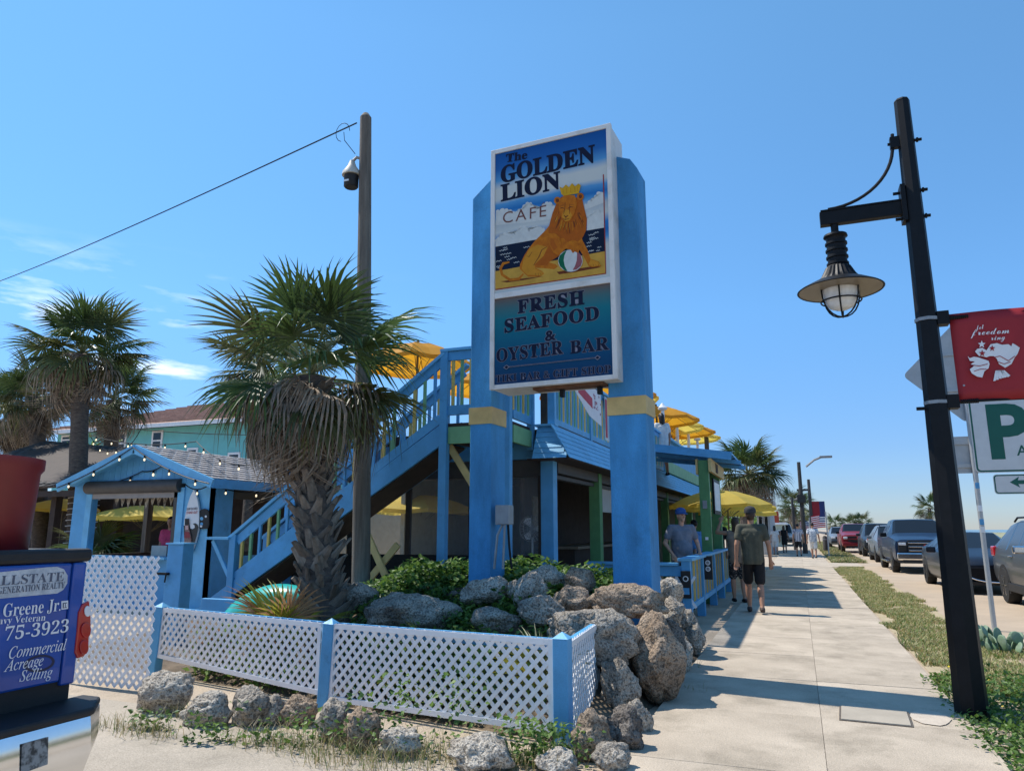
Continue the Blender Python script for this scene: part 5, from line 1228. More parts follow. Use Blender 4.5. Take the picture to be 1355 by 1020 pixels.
b=MB(); b.lathe([(.20,zsh+.02),(.185,zsh+.05),(.15,zsh+.10),(.11,zn0-.02),(.09,zn0+.0)],48,Cc,wob=wobf); lp2('fluted_cone',b,smooth=True,angle=20)
b=MB(); rS=.385; b.lathe([(.17,zsh+.055),(.24,zsh+.035),(rS-.02,zsh-.03),(rS,zsh-.045),(rS-.006,zsh-.052),(.24,zsh+.015),(.17,zsh+.03)],48,Cc); sh=lp2('shade',b,smooth=True,angle=50)
b=MB(); b.lathe([(.372,zsh-.046),(.235,zsh+.008),(.175,zsh+.02)],48,Cc); o=b.build('shade_lining',mat('cream_enamel',(.22,.18,.13),.4,.1),sh,smooth=True)
m_frost=mat('frosted_glass',(.75,.78,.80),.25,.1,20,.2,60,spec=.6)
b=MB(); b.lathe([(.165,zsh+.0),(.165,zsh-.07),(.15,zsh-.15),(.11,zsh-.215),(.05,zsh-.24),(.0,zsh-.245)],24,Cc); lp2('globe',b,m_frost,smooth=True)
b=MB(); b.lathe([(.19,zsh+.02),(.19,zsh-.02),(.175,zsh-.025)],24,Cc); lp2('collar',b,smooth=True)
for k in range(3):
    a=math.pi*k/3+.4; pts=[]
    for j in range(13):
        t=math.pi*j/12; pts.append((hx+.185*math.cos(t)*math.cos(a),LY+.185*math.cos(t)*math.sin(a),zsh-.02-.29*math.sin(t)**.8))
    lp2('cage_bar',MB().tube(pts,.0075,6),smooth=True)
lp2('cage_ring',MB().tube([(hx+.178*math.cos(k*.2618),LY+.178*math.sin(k*.2618),zsh-.155) for k in range(25)],.0075,6,cap=False),smooth=True)
# banner brackets + banner
zb1=ony(1258,418,LY).z; zb0=ony(1258,532,LY).z
bx0=LX+.15
for z in(zb1-.02,zb0-.0):
    lp2('banner_clamp',MB().bx(LX+.075,LX+.17,LY-.06,LY+.06,z-.06,z+.06)); lp2('band',MB().lathe([(.10,z-.015),(.10,z+.015)],8,(LX,LY,0)),m_grey)
    b=MB(); b.tube([(LX+.1,LY,z),(LX+1.0,LY,z)],.012,8)
    for k in range(9): b.lathe([(.021,-.006),(.021,.006)],8,(LX+.19+k*.016,LY,z),Matrix.Rotation(R(90),3,'Y'))
    lp2('banner_arm',b)
bn=thing('lamp_banner','dark red banner with white eagle and script hanging from the lamp post','banner',(LX+.5,LY,zb0))
m_red=mat('red_banner',(.33,.018,.025),.6,.08,5)
def bp(x,y): return ony(x,y,LY-.01)
xL=bp(1262,470).x; xRr=xL+.62
b=MB(); vs=[];fs=[]
for i in range(9):
    u=i/8; x=xL+(xRr-xL)*u
    for j in range(9):
        v=j/8; z=zb0-.005+(zb1-zb0+.02)*v; vs.append((x,LY-.012+.012*math.sin(u*5+v*2),z))
for i in range(8):
    for j in range(8): fs.append((i*9+j,(i+1)*9+j,(i+1)*9+j+1,i*9+j+1))
b.add(vs,fs); o=b.build('cloth',m_red,bn,smooth=True,angle=180,fixn=False); sm=o.modifiers.new('thick','SOLIDIFY'); sm.thickness=.003
CB=lambda x,y:V(*bp(1240+x/3.643,400+y/3.643))
BN=V(0,-1,0)
def bart(nm,pts): 
    b=MB(); b.prism([CB(*q)+BN*.022 for q in pts],BN*.0015); return b.build(nm,m_white,bn)
bart('eagle_wing',[(180,240),(190,228),(215,222),(235,235),(255,205),(285,200),(310,208),(340,205),(355,215),(360,200),(375,208),(395,222),(385,250),(370,270),(355,300),(325,318),(295,300),(285,275),(270,262),(250,262),(235,268),(215,262),(200,262)])
bart('eagle_wing',[(145,262),(155,272),(175,265),(195,268),(215,275),(245,285),(250,300),(245,320),(225,335),(215,365),(190,360),(165,345),(155,325),(175,310),(160,300),(180,288),(155,285)])
for k in range(6):
    x=272+k*14; bart('eagle_tail',[(278+k*6,332),(x+4-8,378-k*4+abs(k-2)*2),(x+8,380-k*5),(286+k*7,330)])
def star(cx,cy,r,m):
    b=MB(); b.prism([CB(cx+(r if k%2==0 else r*.42)*math.sin(k*math.pi/5),cy-(r if k%2==0 else r*.42)*math.cos(k*math.pi/5))+BN*.026 for k in range(10)],BN*.001); b.build('star',m,bn)
star(212,206,19,m_white); star(214,249,17,m_red); star(262,225,16,m_red)
for pts in([(255,272),(300,262),(340,285),(372,262)],[(290,290),(320,300),(350,290)],[(165,305),(200,310),(240,300)],[(175,335),(205,325),(235,325)]):
    for i in range(len(pts)-1):
        b=MB(); a_=CB(*pts[i])+BN*.0265;c_=CB(*pts[i+1])+BN*.0265; b.bar(a_,c_,.001,.006); b.build('feather_line',m_red,bn)
write(bn,'freedom',CB(158,164),CB(345,152),.027,BN,m_white,'script',.0,lift=.026); write(bn,'let',CB(190,136),CB(225,130),.02,BN,m_white,'script',.0,lift=.026); write(bn,'ring',CB(258,186),CB(325,182),.022,BN,m_white,'script',.0,lift=.026)
b=MB(); b.lathe([(.009,0),(.009,.004)],10,CB(128,402)+BN*.012,Matrix.Rotation(R(90),3,'X')); b.build('grommet',m_grey,bn)
# ================= ROAD SIGNS =================
YSg=13.4; sb=onz(1318,836); xs_=sb.x
rs=thing('road_sign','parking signs and the back of a diamond sign on one grey pole','road sign',(xs_,YSg,0))
rp=lambda nm,b,m,par=None,**k:b.build(nm,m,par or rs,**k)
xt=ony(1268,455,YSg).x
rp('pole',MB().tube([(xs_,YSg,-.1),(xs_,YSg,4.75)],.037,10),m_alu,smooth=True)
D=lambda x,y,o=.04:ony(x,y,YSg-.05)
cz=ony(1262,492,YSg).z; hd=.84; cx=xs_-.02
def rpoly(cx,cz,w,h,r,y,th):
    pts=[]
    for qx,qz,a0 in((w/2-r,h/2-r,0),(-w/2+r,h/2-r,90),(-w/2+r,-h/2+r,180),(w/2-r,-h/2+r,270)):
        for k in range(5): a=R(a0+k*22.5); pts.append((cx+qx+r*math.cos(a),y,cz+qz+r*math.sin(a)))
    return MB().prism(pts,(0,th,0))
b=rpoly(0,0,1.19,1.19,.08,0,.004); Mr=Matrix.Rotation(R(45),3,'Y'); b.v=[tuple(Mr@Vector(v)+V(cx,YSg+.06,cz)) for v in b.v]; dia=rp('diamond_back',b,m_alu)
for dz in(-.3,.3): rp('bracket',MB().bx(cx-.45,cx+.4,YSg+.035,YSg+.06,cz+dz-.02,cz+dz+.02),m_alu,dia)
pz0=ony(1270,626,YSg).z; pz1=ony(1270,577,YSg).z
pq=rp('plaque_back',rpoly(cx-.02,(pz0+pz1)/2,.78,pz1-pz0,.04,YSg+.06,.004),m_alu)
for z in(pz0+.12,pz1-.1): rp('bracket',MB().bx(cx-.38,cx+.36,YSg+.035,YSg+.06,z-.03,z+.03),m_alu,pq)
m_sgn=mat('sign_white',(.62,.64,.64),.4,.05); m_sg=mat('sign_green',(.005,.105,.075),.4,.05)
xl_=ony(1288,575,YSg).x-.04; z1_=ony(1288,527,YSg).z+.0; z0_=ony(1300,626,YSg).z; W_=.95; cxp=xl_+W_/2; czp=(z0_+z1_)/2; yy=YSg-.05
P_s=rp('parking_sign',rpoly(cxp,czp,W_,z1_-z0_,.07,yy,.004),m_sgn)
rp('green_border',rpoly(cxp,czp,W_-.03,z1_-z0_-.03,.06,yy-.0015,.001),m_sg,P_s); rp('white_field',rpoly(cxp,czp,W_-.08,z1_-z0_-.08,.045,yy-.003,.001),m_sgn,P_s)
CS=lambda x,y:V(*ony(1240+x/3.643,400+y/3.643,yy))
write(P_s,'P',CS(262,745),CS(262,745)+V(.56,0,0),(CS(262,745)-CS(262,500)).length*.98,V(0,-1,0),m_sg,None,.035,lift=.0045); write(P_s,'A',CS(385,738),CS(385,738)+V(.155,0,0),.155,V(0,-1,0),m_sg,None,.012,lift=.0045)
az1=ony(1315,627,YSg).z-.01; az0=ony(1318,654,YSg).z; A_s=rp('arrow_sign',rpoly(xs_+.62,(az0+az1)/2,.80,az1-az0,.05,yy,.004),m_sgn)
rp('green_border',rpoly(xs_+.62,(az0+az1)/2,.78,az1-az0-.02,.045,yy-.0015,.001),m_sg,A_s); rp('white_field',rpoly(xs_+.62,(az0+az1)/2,.745,az1-az0-.055,.03,yy-.003,.001),m_sgn,A_s)
ac=CS(350,867); b=MB(); s_=.5
b.prism([(ac.x,yy-.0045,ac.z),(ac.x+.13,yy-.0045,ac.z+.085),(ac.x+.11,yy-.0045,ac.z+.03),(ac.x+.45,yy-.0045,ac.z+.03),(ac.x+.45,yy-.0045,ac.z-.03),(ac.x+.11,yy-.0045,ac.z-.03),(ac.x+.13,yy-.0045,ac.z-.085)],(0,.001,0)); rp('arrow',b,m_sg,A_s)
for y_,c in((642,m_blue),(672,m_white),(690,m_blue),(700,m_white)): 
    z=ony(1295,y_,YSg).z; rp('sticker',MB().bx(xs_-.03,xs_+.03,YSg-.041,YSg-.035,z-.05,z+.04),c)
# ================= FAR STREET FURNITURE =================
def farpole(name,label,cat,px0,py0,py1,Yd=None,r=.14,m=None):
    p=onz(px0,py0); k=ony(px0,py1,p.y); t=thing(name,label,cat,(p.x,p.y,0)); b=MB(); b.tube([(p.x,p.y,-.1),(p.x,p.y,k.z)],[r,r*.7],8); b.build('shaft',m or m_wood,t); return t,p,k
m_dp=mat('dark_pole',(.07,.065,.06),.8,.2)
t,p,k=farpole('streetlight','tall dark streetlight pole with a long cobra arm in the distance','street lamp',1066,733,611,r=.15,m=m_dp)
a=V(k.x,k.y,k.z-.3); c=onpl(1088,604,p,V(0,1,0)); b=MB(); b.tube([a,a.lerp(c,.5)+V(0,0,.1),c],.075,6); b.build('arm',m_grey,t); b=MB(); b.box(c+V(.2,0,-.02),(.75,.3,.14)); b.build('head',m_grey,t,bevel=.04)
b=MB(); b.box((p.x,p.y-.1,ony(1061,660,p.y).z),(.5,.4,.5)); b.build('fixture',m_dp,t)
t,p,k=farpole('lamp_post','second nautical lamp post far down the sidewalk with short arm','street lamp',1077,727,634,r=.15,m=m_dp)
zz=ony(1070,648,p.y).z; b=MB(); b.bar((p.x,p.y,zz),(p.x-.9,p.y,zz),.12,.16); b.build('arm',m_dp,t); b=MB(); b.lathe([(.05,zz-.1),(.1,zz-.5),(.45,zz-.75),(.43,zz-.8),(.1,zz-.75)],14,(p.x-.75,p.y,0)); b.build('lantern',m_dp,t)
q=ony(1082,674,p.y); tb=thing('lamp_banner','small red and blue banner on the far lamp post','banner',q); b=MB(); s_=.55; b.bx(q.x-s_*.9,q.x+s_*.25,p.y-.02,p.y,q.z-.62,q.z+.62); b.build('red_half',m_red,tb); b=MB(); b.bx(q.x+s_*.25,q.x+s_*.95,p.y-.02,p.y,q.z-.62,q.z+.62); b.build('blue_half',mat('navy_cloth',(.03,.05,.16),.7,.1),tb)
farpole('utility_pole','thin far utility pole left of the streetlight','utility pole',1053,728,658,r=.13,m=m_dp); farpole('utility_pole','short far pole between the streetlight and the far lamp post','utility pole',1064,722,662,r=.12,m=m_dp)
# upper back pole behind deck
q=ony(934,566,30); t=thing('deck_pole','plain dark pole standing above the deck beside the white lamps','pole',(q.x,30,3)); b=MB(); b.tube([(q.x,30,3),(q.x,30,q.z)],.09,8); b.build('shaft',m_dp,t)
# flags
mfr=mat('flag_red',(.55,.03,.04),.7,.1); mfw=mat('flag_white',(.75,.75,.75),.7,.05); mfb=mat('flag_blue',(.02,.035,.15),.7,.1)
def flag(label,xl_,xr_,yt_,yb_,Yd,pole_px):
    t=thing('striped_flag',label,'flag',ony(xr_,yb_,Yd)); a=ony(xl_,yt_,Yd);c=ony(xr_,yb_,Yd)
    for k in range(13):
        z1=a.z+(c.z-a.z)*k/13; z0=a.z+(c.z-a.z)*(k+1)/13; b=MB(); vs=[];fs=[]
        xe=a.x+(c.x-a.x)*(.60 if k<7 else 1)
        for i in range(9):
            u=i/8; x=a.x+(xe-a.x)*u; w=.12*math.sin((x-a.x)*3.2); dz=.10*math.sin((x-a.x)*2.1); vs+=[(x,Yd+w,z0+dz),(x,Yd+w,z1+dz)]
        for i in range(8): fs.append((2*i,2*i+2,2*i+3,2*i+1))
        b.add(vs,fs); b.build('stripe',mfr if k%2==0 else mfw,t,fixn=False)
    b=MB(); xe=a.x+(c.x-a.x)*.6; zc_=a.z+(c.z-a.z)*7/13; w=.12*math.sin((xe-a.x)*3.2); b.poly([(xe,Yd+w,zc_+.1*math.sin((xe-a.x)*2.1)),(c.x,Yd+.1,zc_),(c.x,Yd+.1,a.z),(xe,Yd+w,a.z+.1*math.sin((xe-a.x)*2.1))]); b.build('canton',mfb,t,fixn=False)
    for i in range(4):
        for j in range(3): b=MB(); b.box((xe+(c.x-xe)*(i+.5)/4,Yd-.15,zc_+(a.z-zc_)*(j+.5)/3),(.07,.01,.07)); b.build('star',mfw,t)
    b=MB(); b.tube([(c.x+.05,Yd,0),(c.x+.05,Yd,a.z+.25)],.035,6); b.build('pole',m_alu,t)
flag('nearer striped flag with blue canton waving by the far lamp post',1073,1093,683,700,44,0); flag('smaller striped flag left of the nearer one, half behind a walker',1058,1071,690,702,56,0)
# timber bollards
for px,py,lab in((1093,730,'short dark timber bollard on the far grass'),(1066,729,'timber bollard at the sidewalk edge behind the walkers')):
    p=onz(px,py); t=thing('bollard',lab,'bollard',(p.x,p.y,0),0,'timber bollards'); b=MB(); b.lathe([(.16,0),(.15,1.0),(.08,1.08),(0,1.1)],10); b.build('post',m_dp,t,True,world=False); b=MB(); b.lathe([(.165,.8),(.165,.88)],10); b.build('band',m_grey,t,world=False)
# far shop buildings
def farbox(label,px0,px1,pyt,Yd,dep,m,extra=None):
    a=ony(px0,pyt,Yd); c=ony(px1,pyt,Yd); t=thing('far_building',label,'building',(a.x,Yd,0)); b=MB(); b.bx(a.x,c.x,Yd,Yd+dep,0,a.z); b.build('wall',m,t); b=MB(); b.bx(a.x-.2,c.x+.2,Yd-.2,Yd+dep+.2,a.z,a.z+.2); b.build('roof',m_white,t)
    w=c.x-a.x
    for k in range(2): s_=MB().bx(a.x+w*(.12+.45*k),a.x+w*(.43+.45*k),Yd-.05,Yd-.003,.9,a.z*.75).build('window',m_white,t); MB().bx(a.x+w*(.15+.45*k),a.x+w*(.40+.45*k),Yd-.06,Yd-.052,1.0,a.z*.72).build('pane',m_glass,s_)
    return t
m_fb=mat('pale_stucco',(.50,.50,.48),.8,.1); 
farbox('pale narrow far building just past the yellow umbrellas',1000,1017,664,48,10,m_fb)
t=farbox('low far shop with pale green roof behind the walkers',1016,1038,694,70,10,mat('sage_wall',(.35,.42,.36),.8,.1))
q=ony(1022,684,64); ts=thing('red_roadside_sign','red square roadside sign on a post beyond the umbrellas','sign',(q.x,64,0)); b=MB(); b.bx(q.x-.5,q.x+.5,64,64.1,q.z-.45,q.z+.45); b.build('board',mat('brick_red',(.40,.06,.03),.6,.1),ts); b=MB(); b.tube([(q.x,64.05,0),(q.x,64.05,q.z)],.06,6); b.build('post',m_dp,ts)
# distant tree belt (left of the street, far)
P_=[]
for _ in range(5000):
    y=rnd.uniform(110,240); x=-6-rnd.random()*40; hgt=4+3*noise.noise((x*.2,y*.05,0)); P_.append((x,y,abs(rnd.random())**.6*hgt))
leafcloud('far_trees',P_,.9,[ml2,ml1],seed=31,upb=.3,label='far mass of dark green trees at the end of the street',cat='trees')
# ================= VEHICLES =================
def carpaint(n_,c,metal=.0): return mat(n_,c,.32,.06,2,metal=metal,coat=.22,spec=.3)
m_lightg=mat('lamp_glass',(.75,.76,.78),.12,.1,10,spec=.8); m_tail=mat('tail_red',(.45,.01,.015),.15,.15,10,spec=.7,coat=.5)
def wheel(par,x,y,r,w,rimm):
    sgn=1 if x>0 else -1; M=Matrix.Rotation(R(90)*sgn,3,'Y')
    b=MB(); b.lathe([(r*.60,-w*.5),(r*.92,-w*.5),(r,-w*.36),(r,w*.36),(r*.93,w*.5),(r*.66,w*.5)],26,(x-sgn*w*.5,y,r),M); t=b.build('wheel',m_tyre,par,True,world=False,angle=50)
    b=MB(); b.lathe([(r*.66,w*.44),(r*.63,w*.50),(r*.58,w*.30),(r*.2,w*.34),(r*.16,w*.42),(0,w*.42)],26,(x-sgn*w*.5,y,r),M); b.build('rim_dish',m_black,t,world=False)
    for k in range(6):
        a=2*math.pi*k/6; d=Vector((0,math.cos(a),math.sin(a))); c=Vector((x-sgn*w*.08,y,r)); b=MB(); b.bar(c+d*r*.1,c+d*r*.62,.02,r*.16,up=(1,0,0)); b.v=[v for v in b.v]; b.build('spoke',rimm,t,world=False)
    b=MB(); b.lathe([(r*.67,w*.40),(r*.67,w*.49),(r*.60,w*.49),(r*.60,w*.40)],26,(x-sgn*w*.5,y,r),M); b.build('rim',rimm,t,world=False)
    return t
def car(name,label,loc,rz,st,spans,paint,wheels,wr,group='vehicles parked along the sandy lane',rimm=None,front=None,mirror=None,cat='car'):
    """st: stations (y,halfw,zbottom,zshoulder,ztop,roofhalf); spans[i]: 'b' body,'g' side glass,'w' windscreen,'r' rear screen"""
    t=thing(name,label,cat,loc,rz,group)
    ring=lambda s:[(0,s[2]),(s[1]*.86,s[2]),(s[1]*.97,s[2]+.10),(s[1],s[2]+.22),(s[1],s[3]-.16),(s[1]*.965,s[3]),(s[5],s[4]-.05),(s[5]*.88,s[4]),(0,s[4]+.015)]
    body=MB(); gl={'g':MB(),'w':MB(),'r':MB()}
    nr=9; R_=[]
    for s in st:
        r=ring(s); R_.append([(x,s[0],z) for x,z in r]+[(-x,s[0],z) for x,z in reversed(r[1:-1])])
    m_=len(R_[0])
    for i in range(len(st)-1):
        for k in range(m_):
            k2=(k+1)%m_; q=[R_[i][k],R_[i][k2],R_[i+1][k2],R_[i+1][k]]
            kk=k if k<nr-1 else m_-1-k     # mirrored index of strip
            sp_=spans[i]; tgt=body
            if sp_=='g' and kk==5: tgt=gl['g']
            if sp_ in 'wr' and kk in(6,7): tgt=gl[sp_]
            tgt.add(q,[(0,1,2,3)])
    body.add(R_[0],[tuple(reversed(range(m_)))]); body.add(R_[-1],[tuple(range(m_))])
    me=body.mesh('body',paint); bm=bmesh.new(); bm.from_mesh(me); bmesh.ops.remove_doubles(bm,verts=bm.verts,dist=.0005); bmesh.ops.recalc_face_normals(bm,faces=bm.faces); bm.to_mesh(me); bm.free()
    o=link('body',me,t,False); smoothit(o,32)
    for k,nm in(('g','side_window'),('w','windscreen'),('r','rear_window')):
        if gl[k].f:
            if k=='g':
                for f in gl[k].f: MB().add([gl[k].v[j] for j in f],[(0,1,2,3)]).build(nm,m_glass,t,world=False)
            else: gl[k].build(nm,m_glass,t,True,world=False)
    hw=max(s[1] for s in st)
    for y in wheels:
        for sgn in(-1,1):
            b=MB(); pts=[(sgn*(hw-.20),y+wr*1.16*math.cos(R(a)),wr+wr*1.16*math.sin(R(a))) for a in range(-20,201,11)]; b.prism(pts,(sgn*.206,0,0)); b.build('wheel_arch',m_blackp,t,world=False)
            wheel(t,sgn*(hw+.02),y,wr,.24,rimm or m_chrome)
    if mirror:
        for sgn in(-1,1): b=MB(); b.box((sgn*(hw+.12),mirror[0],mirror[1]),(.22,.1,.15)); b.build('mirror',mirror[2],t,bevel=.03,world=False)
    if front: front(t,hw,st)
    return t
def boxp(t,nm,c,s,m,bev=.01): b=MB(); b.box(c,s); return b.build(nm,m,t,bevel=bev,world=False)
def pickup_st(L=5.8,W=1.0,roof=1.88,hood=1.18):
    return [(0,W*.90,.48,hood-.14,hood-.10,W*.84),(.06,W*.96,.40,hood-.06,hood-.02,W*.88),(.35,W,.36,hood,hood+.05,W*.88),(1.45,W,.36,hood+.06,hood+.14,W*.86),(1.62,W,.36,hood+.07,hood+.20,W*.85),(2.30,W,.36,hood+.10,roof-.02,W*.72),(2.42,W,.36,hood+.10,roof,W*.72),(2.9,W,.36,hood+.11,roof+.01,W*.73),(2.98,W,.36,hood+.11,roof+.01,W*.73),(3.65,W,.36,hood+.12,roof,W*.73),(3.78,W,.36,hood+.12,roof-.01,W*.72),(4.0,W,.36,hood+.13,hood+.20,W*.9),(4.05,W,.36,hood+.10,hood+.12,W*.93),(L-.05,W,.42,hood+.10,hood+.12,W*.93),(L,W*.97,.46,hood+.08,hood+.10,W*.92)]
pk_sp='bbbbwgbgbgbrbb'
def front_gm(t,hw,st):
    boxp(t,'grille',(0,-.03,.93),(1.15,.1,.42),m_blackp); 
    for k in range(3): boxp(t,'grille_bar',(0,-.09,.80+k*.13),(1.12,.03,.035),m_chrome)
    for s in(-1,1): boxp(t,'headlight',(s*.74,-.005,1.02),(.24,.10,.10),m_lightg,.02); boxp(t,'headlight_bezel',(s*.74,-.0,.92),(.27,.10,.34),m_blackp,.03); boxp(t,'fog_light',(s*.72,-.06,.60),(.2,.06,.08),m_black)
    boxp(t,'bumper',(0,-.04,.60),(1.86,.16,.26),m_chrome,.05); boxp(t,'lower_valance',(0,-.02,.43),(1.5,.12,.12),m_blackp); boxp(t,'badge',(.12,-.115,.95),(.42,.015,.1),mat('badge_red',(.35,.03,.03),.4,0))
    boxp(t,'plate',(0,-.125,.6),(.32,.01,.15),m_dark); boxp(t,'bed_cover',(0,4.9,1.31),(1.75,1.55,.02),m_blackp)
    boxp(t,'running_board',(-hw-.02,2.9,.36),(.14,2.0,.06),m_chrome); boxp(t,'running_board',(hw+.02,2.9,.36),(.14,2.0,.06),m_chrome)
cb=carpaint('midnight_blue_paint',(.008,.02,.05)); cblk=carpaint('black_blue_paint',(.008,.012,.022)); cred=carpaint('dark_red_paint',(.20,.012,.018)); cgr=carpaint('graphite_paint',(.05,.055,.06)); csil=carpaint('steel_paint',(.16,.18,.2)); ctan=carpaint('pale_paint',(.36,.36,.34)); cdk=carpaint('charcoal_paint',(.02,.021,.023))
p=onz(1182,757)
car('pickup_truck','dark blue pickup truck with chrome bumper parked facing the camera',(p.x+1.0,p.y-1.0,0),0,pickup_st(),pk_sp,cb,(1.0,4.65),.41,front=front_gm,mirror=(1.95,1.32,m_black),cat='pickup truck')
# sedan / low coupe crossover
sd_st=[(0,.74,.40,.62,.68,.60),(.07,.86,.28,.70,.76,.68),(.4,.93,.24,.80,.88,.72),(1.25,.95,.22,.90,.985,.74),(1.45,.95,.22,.92,1.04,.74),(2.25,.95,.22,.95,1.42,.56),(2.35,.95,.22,.95,1.435,.56),(2.85,.95,.22,.96,1.44,.57),(2.93,.95,.22,.96,1.44,.57),(3.5,.95,.22,.98,1.39,.56),(3.62,.95,.22,.98,1.37,.56),(4.35,.94,.26,1.0,1.08,.70),(4.75,.88,.34,.94,.98,.68),(4.82,.80,.42,.86,.90,.62)]
sd_sp='bbbbwgbgbgrbb'
def front_maz(t,hw,st):
    pts=[(.62*math.cos(a)*(1),-.0,.50+.20*math.sin(a)) for a in [R(k) for k in range(180,361,15)]]+[(.60,-.0,.62),(-.60,-.0,.62)]
    b=MB(); b.prism([(x,-.035,z) for x,_,z in pts],(0,.1,0)); b.build('grille',m_black,t,world=False); b=MB(); b.tube([(x*1.03,-.04,z) for x,_,z in pts[:13]],.016,6); b.build('grille_trim',m_chrome,t,world=False)
    for s in(-1,1): boxp(t,'headlight',(s*.70,.10,.66),(.30,.16,.09),m_lightg,.03); boxp(t,'air_intake',(s*.68,.03,.36),(.25,.08,.08),m_blackp)
    boxp(t,'lower_valance',(0,.03,.27),(1.5,.1,.08),m_blackp)
p=onz(1226,772); pf=onz(1262,784)
car('sedan','black blue sedan with a wide dark grille parked behind the lamp post',(p.x+.98,p.y-3.75,0),R(0),sd_st,sd_sp,cblk,(.92,3.78),.35,rimm=m_black,front=front_maz,mirror=(1.75,1.0,cblk),cat='sedan')
def suv_st(L=4.75,W=.95,roof=1.70):
    return [(0,W*.82,.45,.80,.86,W*.72),(.08,W*.93,.34,.90,.97,W*.78),(.4,W,.30,.98,1.05,W*.8),(1.1,W,.28,1.04,1.13,W*.8),(1.28,W,.28,1.05,1.18,W*.8),(1.95,W,.28,1.06,roof-.03,W*.66),(2.1,W,.28,1.07,roof,W*.67),(2.65,W,.28,1.08,roof+.01,W*.68),(2.73,W,.28,1.08,roof+.01,W*.68),(3.4,W,.28,1.10,roof,W*.67),(3.5,W,.28,1.10,roof,W*.67),(4.2,W,.28,1.14,roof-.06,W*.64),(4.3,W,.30,1.14,roof-.10,W*.63),(4.62,W*.98,.36,1.12,1.20,W*.74),(L,W*.92,.44,.98,1.04,W*.74)]
sv_sp='bbbbwgbgbgbgbrb'[:14]
def front_suv(t,hw,st):
    boxp(t,'grille',(0,.0,.82),(.9,.1,.2),m_blackp); boxp(t,'bumper',(0,-.02,.52),(1.6,.12,.16),m_blackp,.03)
    for s in(-1,1): boxp(t,'headlight',(s*.64,.03,.86),(.32,.14,.15),m_lightg,.03)
    for s in(-1,1): b=MB(); b.tube([(s*.58,1.9,1.70),(s*.58,2.1,1.76),(s*.58,3.7,1.76),(s*.58,3.95,1.68)],.022,6); b.build('roof_rail',m_black,t,world=False); boxp(t,'lower_cladding',(s*(hw+.005),2.3,.36),(.03,2.2,.16),m_blackp); boxp(t,'door_handle',(s*(hw+.01),3.0,.98),(.04,.22,.035),m_chrome); boxp(t,'tail_light',(s*(hw-.06),4.45,1.05),(.15,.3,.22),m_tail,.03)
p=onz(1335,798)
car('suv','charcoal suv with silver wheels cut off by the right edge',(p.x+.93,p.y-3.72,0),0,suv_st(),sv_sp,cgr,(.88,3.72),.37,front=front_suv,mirror=(1.8,1.14,m_chrome),cat='suv')
def front_ford(t,hw,st):
    boxp(t,'grille',(0,-.03,.90),(1.2,.1,.36),m_blackp); boxp(t,'grille_bar',(0,-.09,.9),(1.15,.03,.07),cred)
    for s in(-1,1): boxp(t,'headlight',(s*.76,-.0,.97),(.24,.11,.15),m_lightg,.03)
    boxp(t,'bumper',(0,-.04,.58),(1.9,.16,.24),cred,.05); boxp(t,'lower_valance',(0,-.02,.42),(1.5,.12,.12),m_blackp)
p=onz(1114,731); car('pickup_truck','dark red pickup truck facing the camera further down the row',(p.x+1.0,p.y-1,0),0,pickup_st(),pk_sp,cred,(1,4.6),.41,front=front_ford,mirror=(1.95,1.3,m_black),cat='pickup truck')
p=onz(1160,744); car('suv','pale silver suv close behind the blue pickup truck',(p.x+.95,p.y-.6,0),0,suv_st(),sv_sp,csil,(.88,3.72),.37,front=front_suv,mirror=(1.8,1.14,csil),cat='suv')
p=onz(1143,736); car('suv','black boxy suv between the silver suv and the red pickup',(p.x+.95,p.y-.6,0),0,suv_st(roof=1.85),sv_sp,cdk,(.88,3.72),.40,front=front_suv,mirror=(1.8,1.2,cdk),cat='suv')
p=onz(1098,725); car('suv','grey suv at the far end of the parked row',(p.x+.95,p.y-.5,0),0,suv_st(),sv_sp,csil,(.88,3.72),.37,front=front_suv,mirror=(1.8,1.14,cdk),cat='suv')
car('suv','dark suv across the road seen past the sedan roof',(9.6,31.0,0),R(180),suv_st(roof=1.8),sv_sp,cdk,(.88,3.72),.38,front=front_suv,mirror=(1.8,1.14,cdk),cat='suv')
p=onz(1024,722); b_=suv_st(L=4.75,roof=2.0); car('van','small white van parked by the far shop',(p.x+.9,p.y,0),0,b_,sv_sp,ctan,(.88,3.72),.36,front=front_suv,mirror=(1.8,1.2,cdk),cat='van')
# ---------- near pickup truck seen from behind ----------
XT=-3.25
tk=thing('pickup_truck','royal blue pickup truck tailgate covered in white lettering at the left edge','pickup truck',(XT-1,1.6,0))
kp2=lambda nm,b,m,par=None,**k:b.build(nm,m,par or tk,**k)
m_royal=mat('royal_blue_wrap',(.012,.085,.42),.25,.15,2.5,col2=(.010,.06,.30),coat=.5)
yG=onx(92,800,XT).y; yC=onx(115,800,XT).y+.01; yN=yC-2.0; zT=onx(60,737,XT).z; zBt=onx(60,912,XT).z
C6=lambda x,y:onx(x/3.1875,700+y/3.1875,XT)
tg=kp2('tailgate',MB().bx(XT-.05,XT,yN+.16,yG-.006,zBt+.02,zT-.03),m_royal,bevel=.012)
kp2('tailgate_cap',MB().bx(XT-.09,XT+.008,yN+.14,yC-.01,zT-.028,zT+.035),m_blackp,bevel=.018)
b=MB(); b.prism([(XT-.0,yG,zBt),(XT-.0,yC-.035,zBt),(XT-.06,yC,zBt),(XT-1.95,yC+.02,zBt),(XT-1.95,yC-.06,zBt),(XT-.1,yG,zBt)],(0,0,zT-zBt-.03)); kp2('bed_side',b,m_royal,bevel=.01)
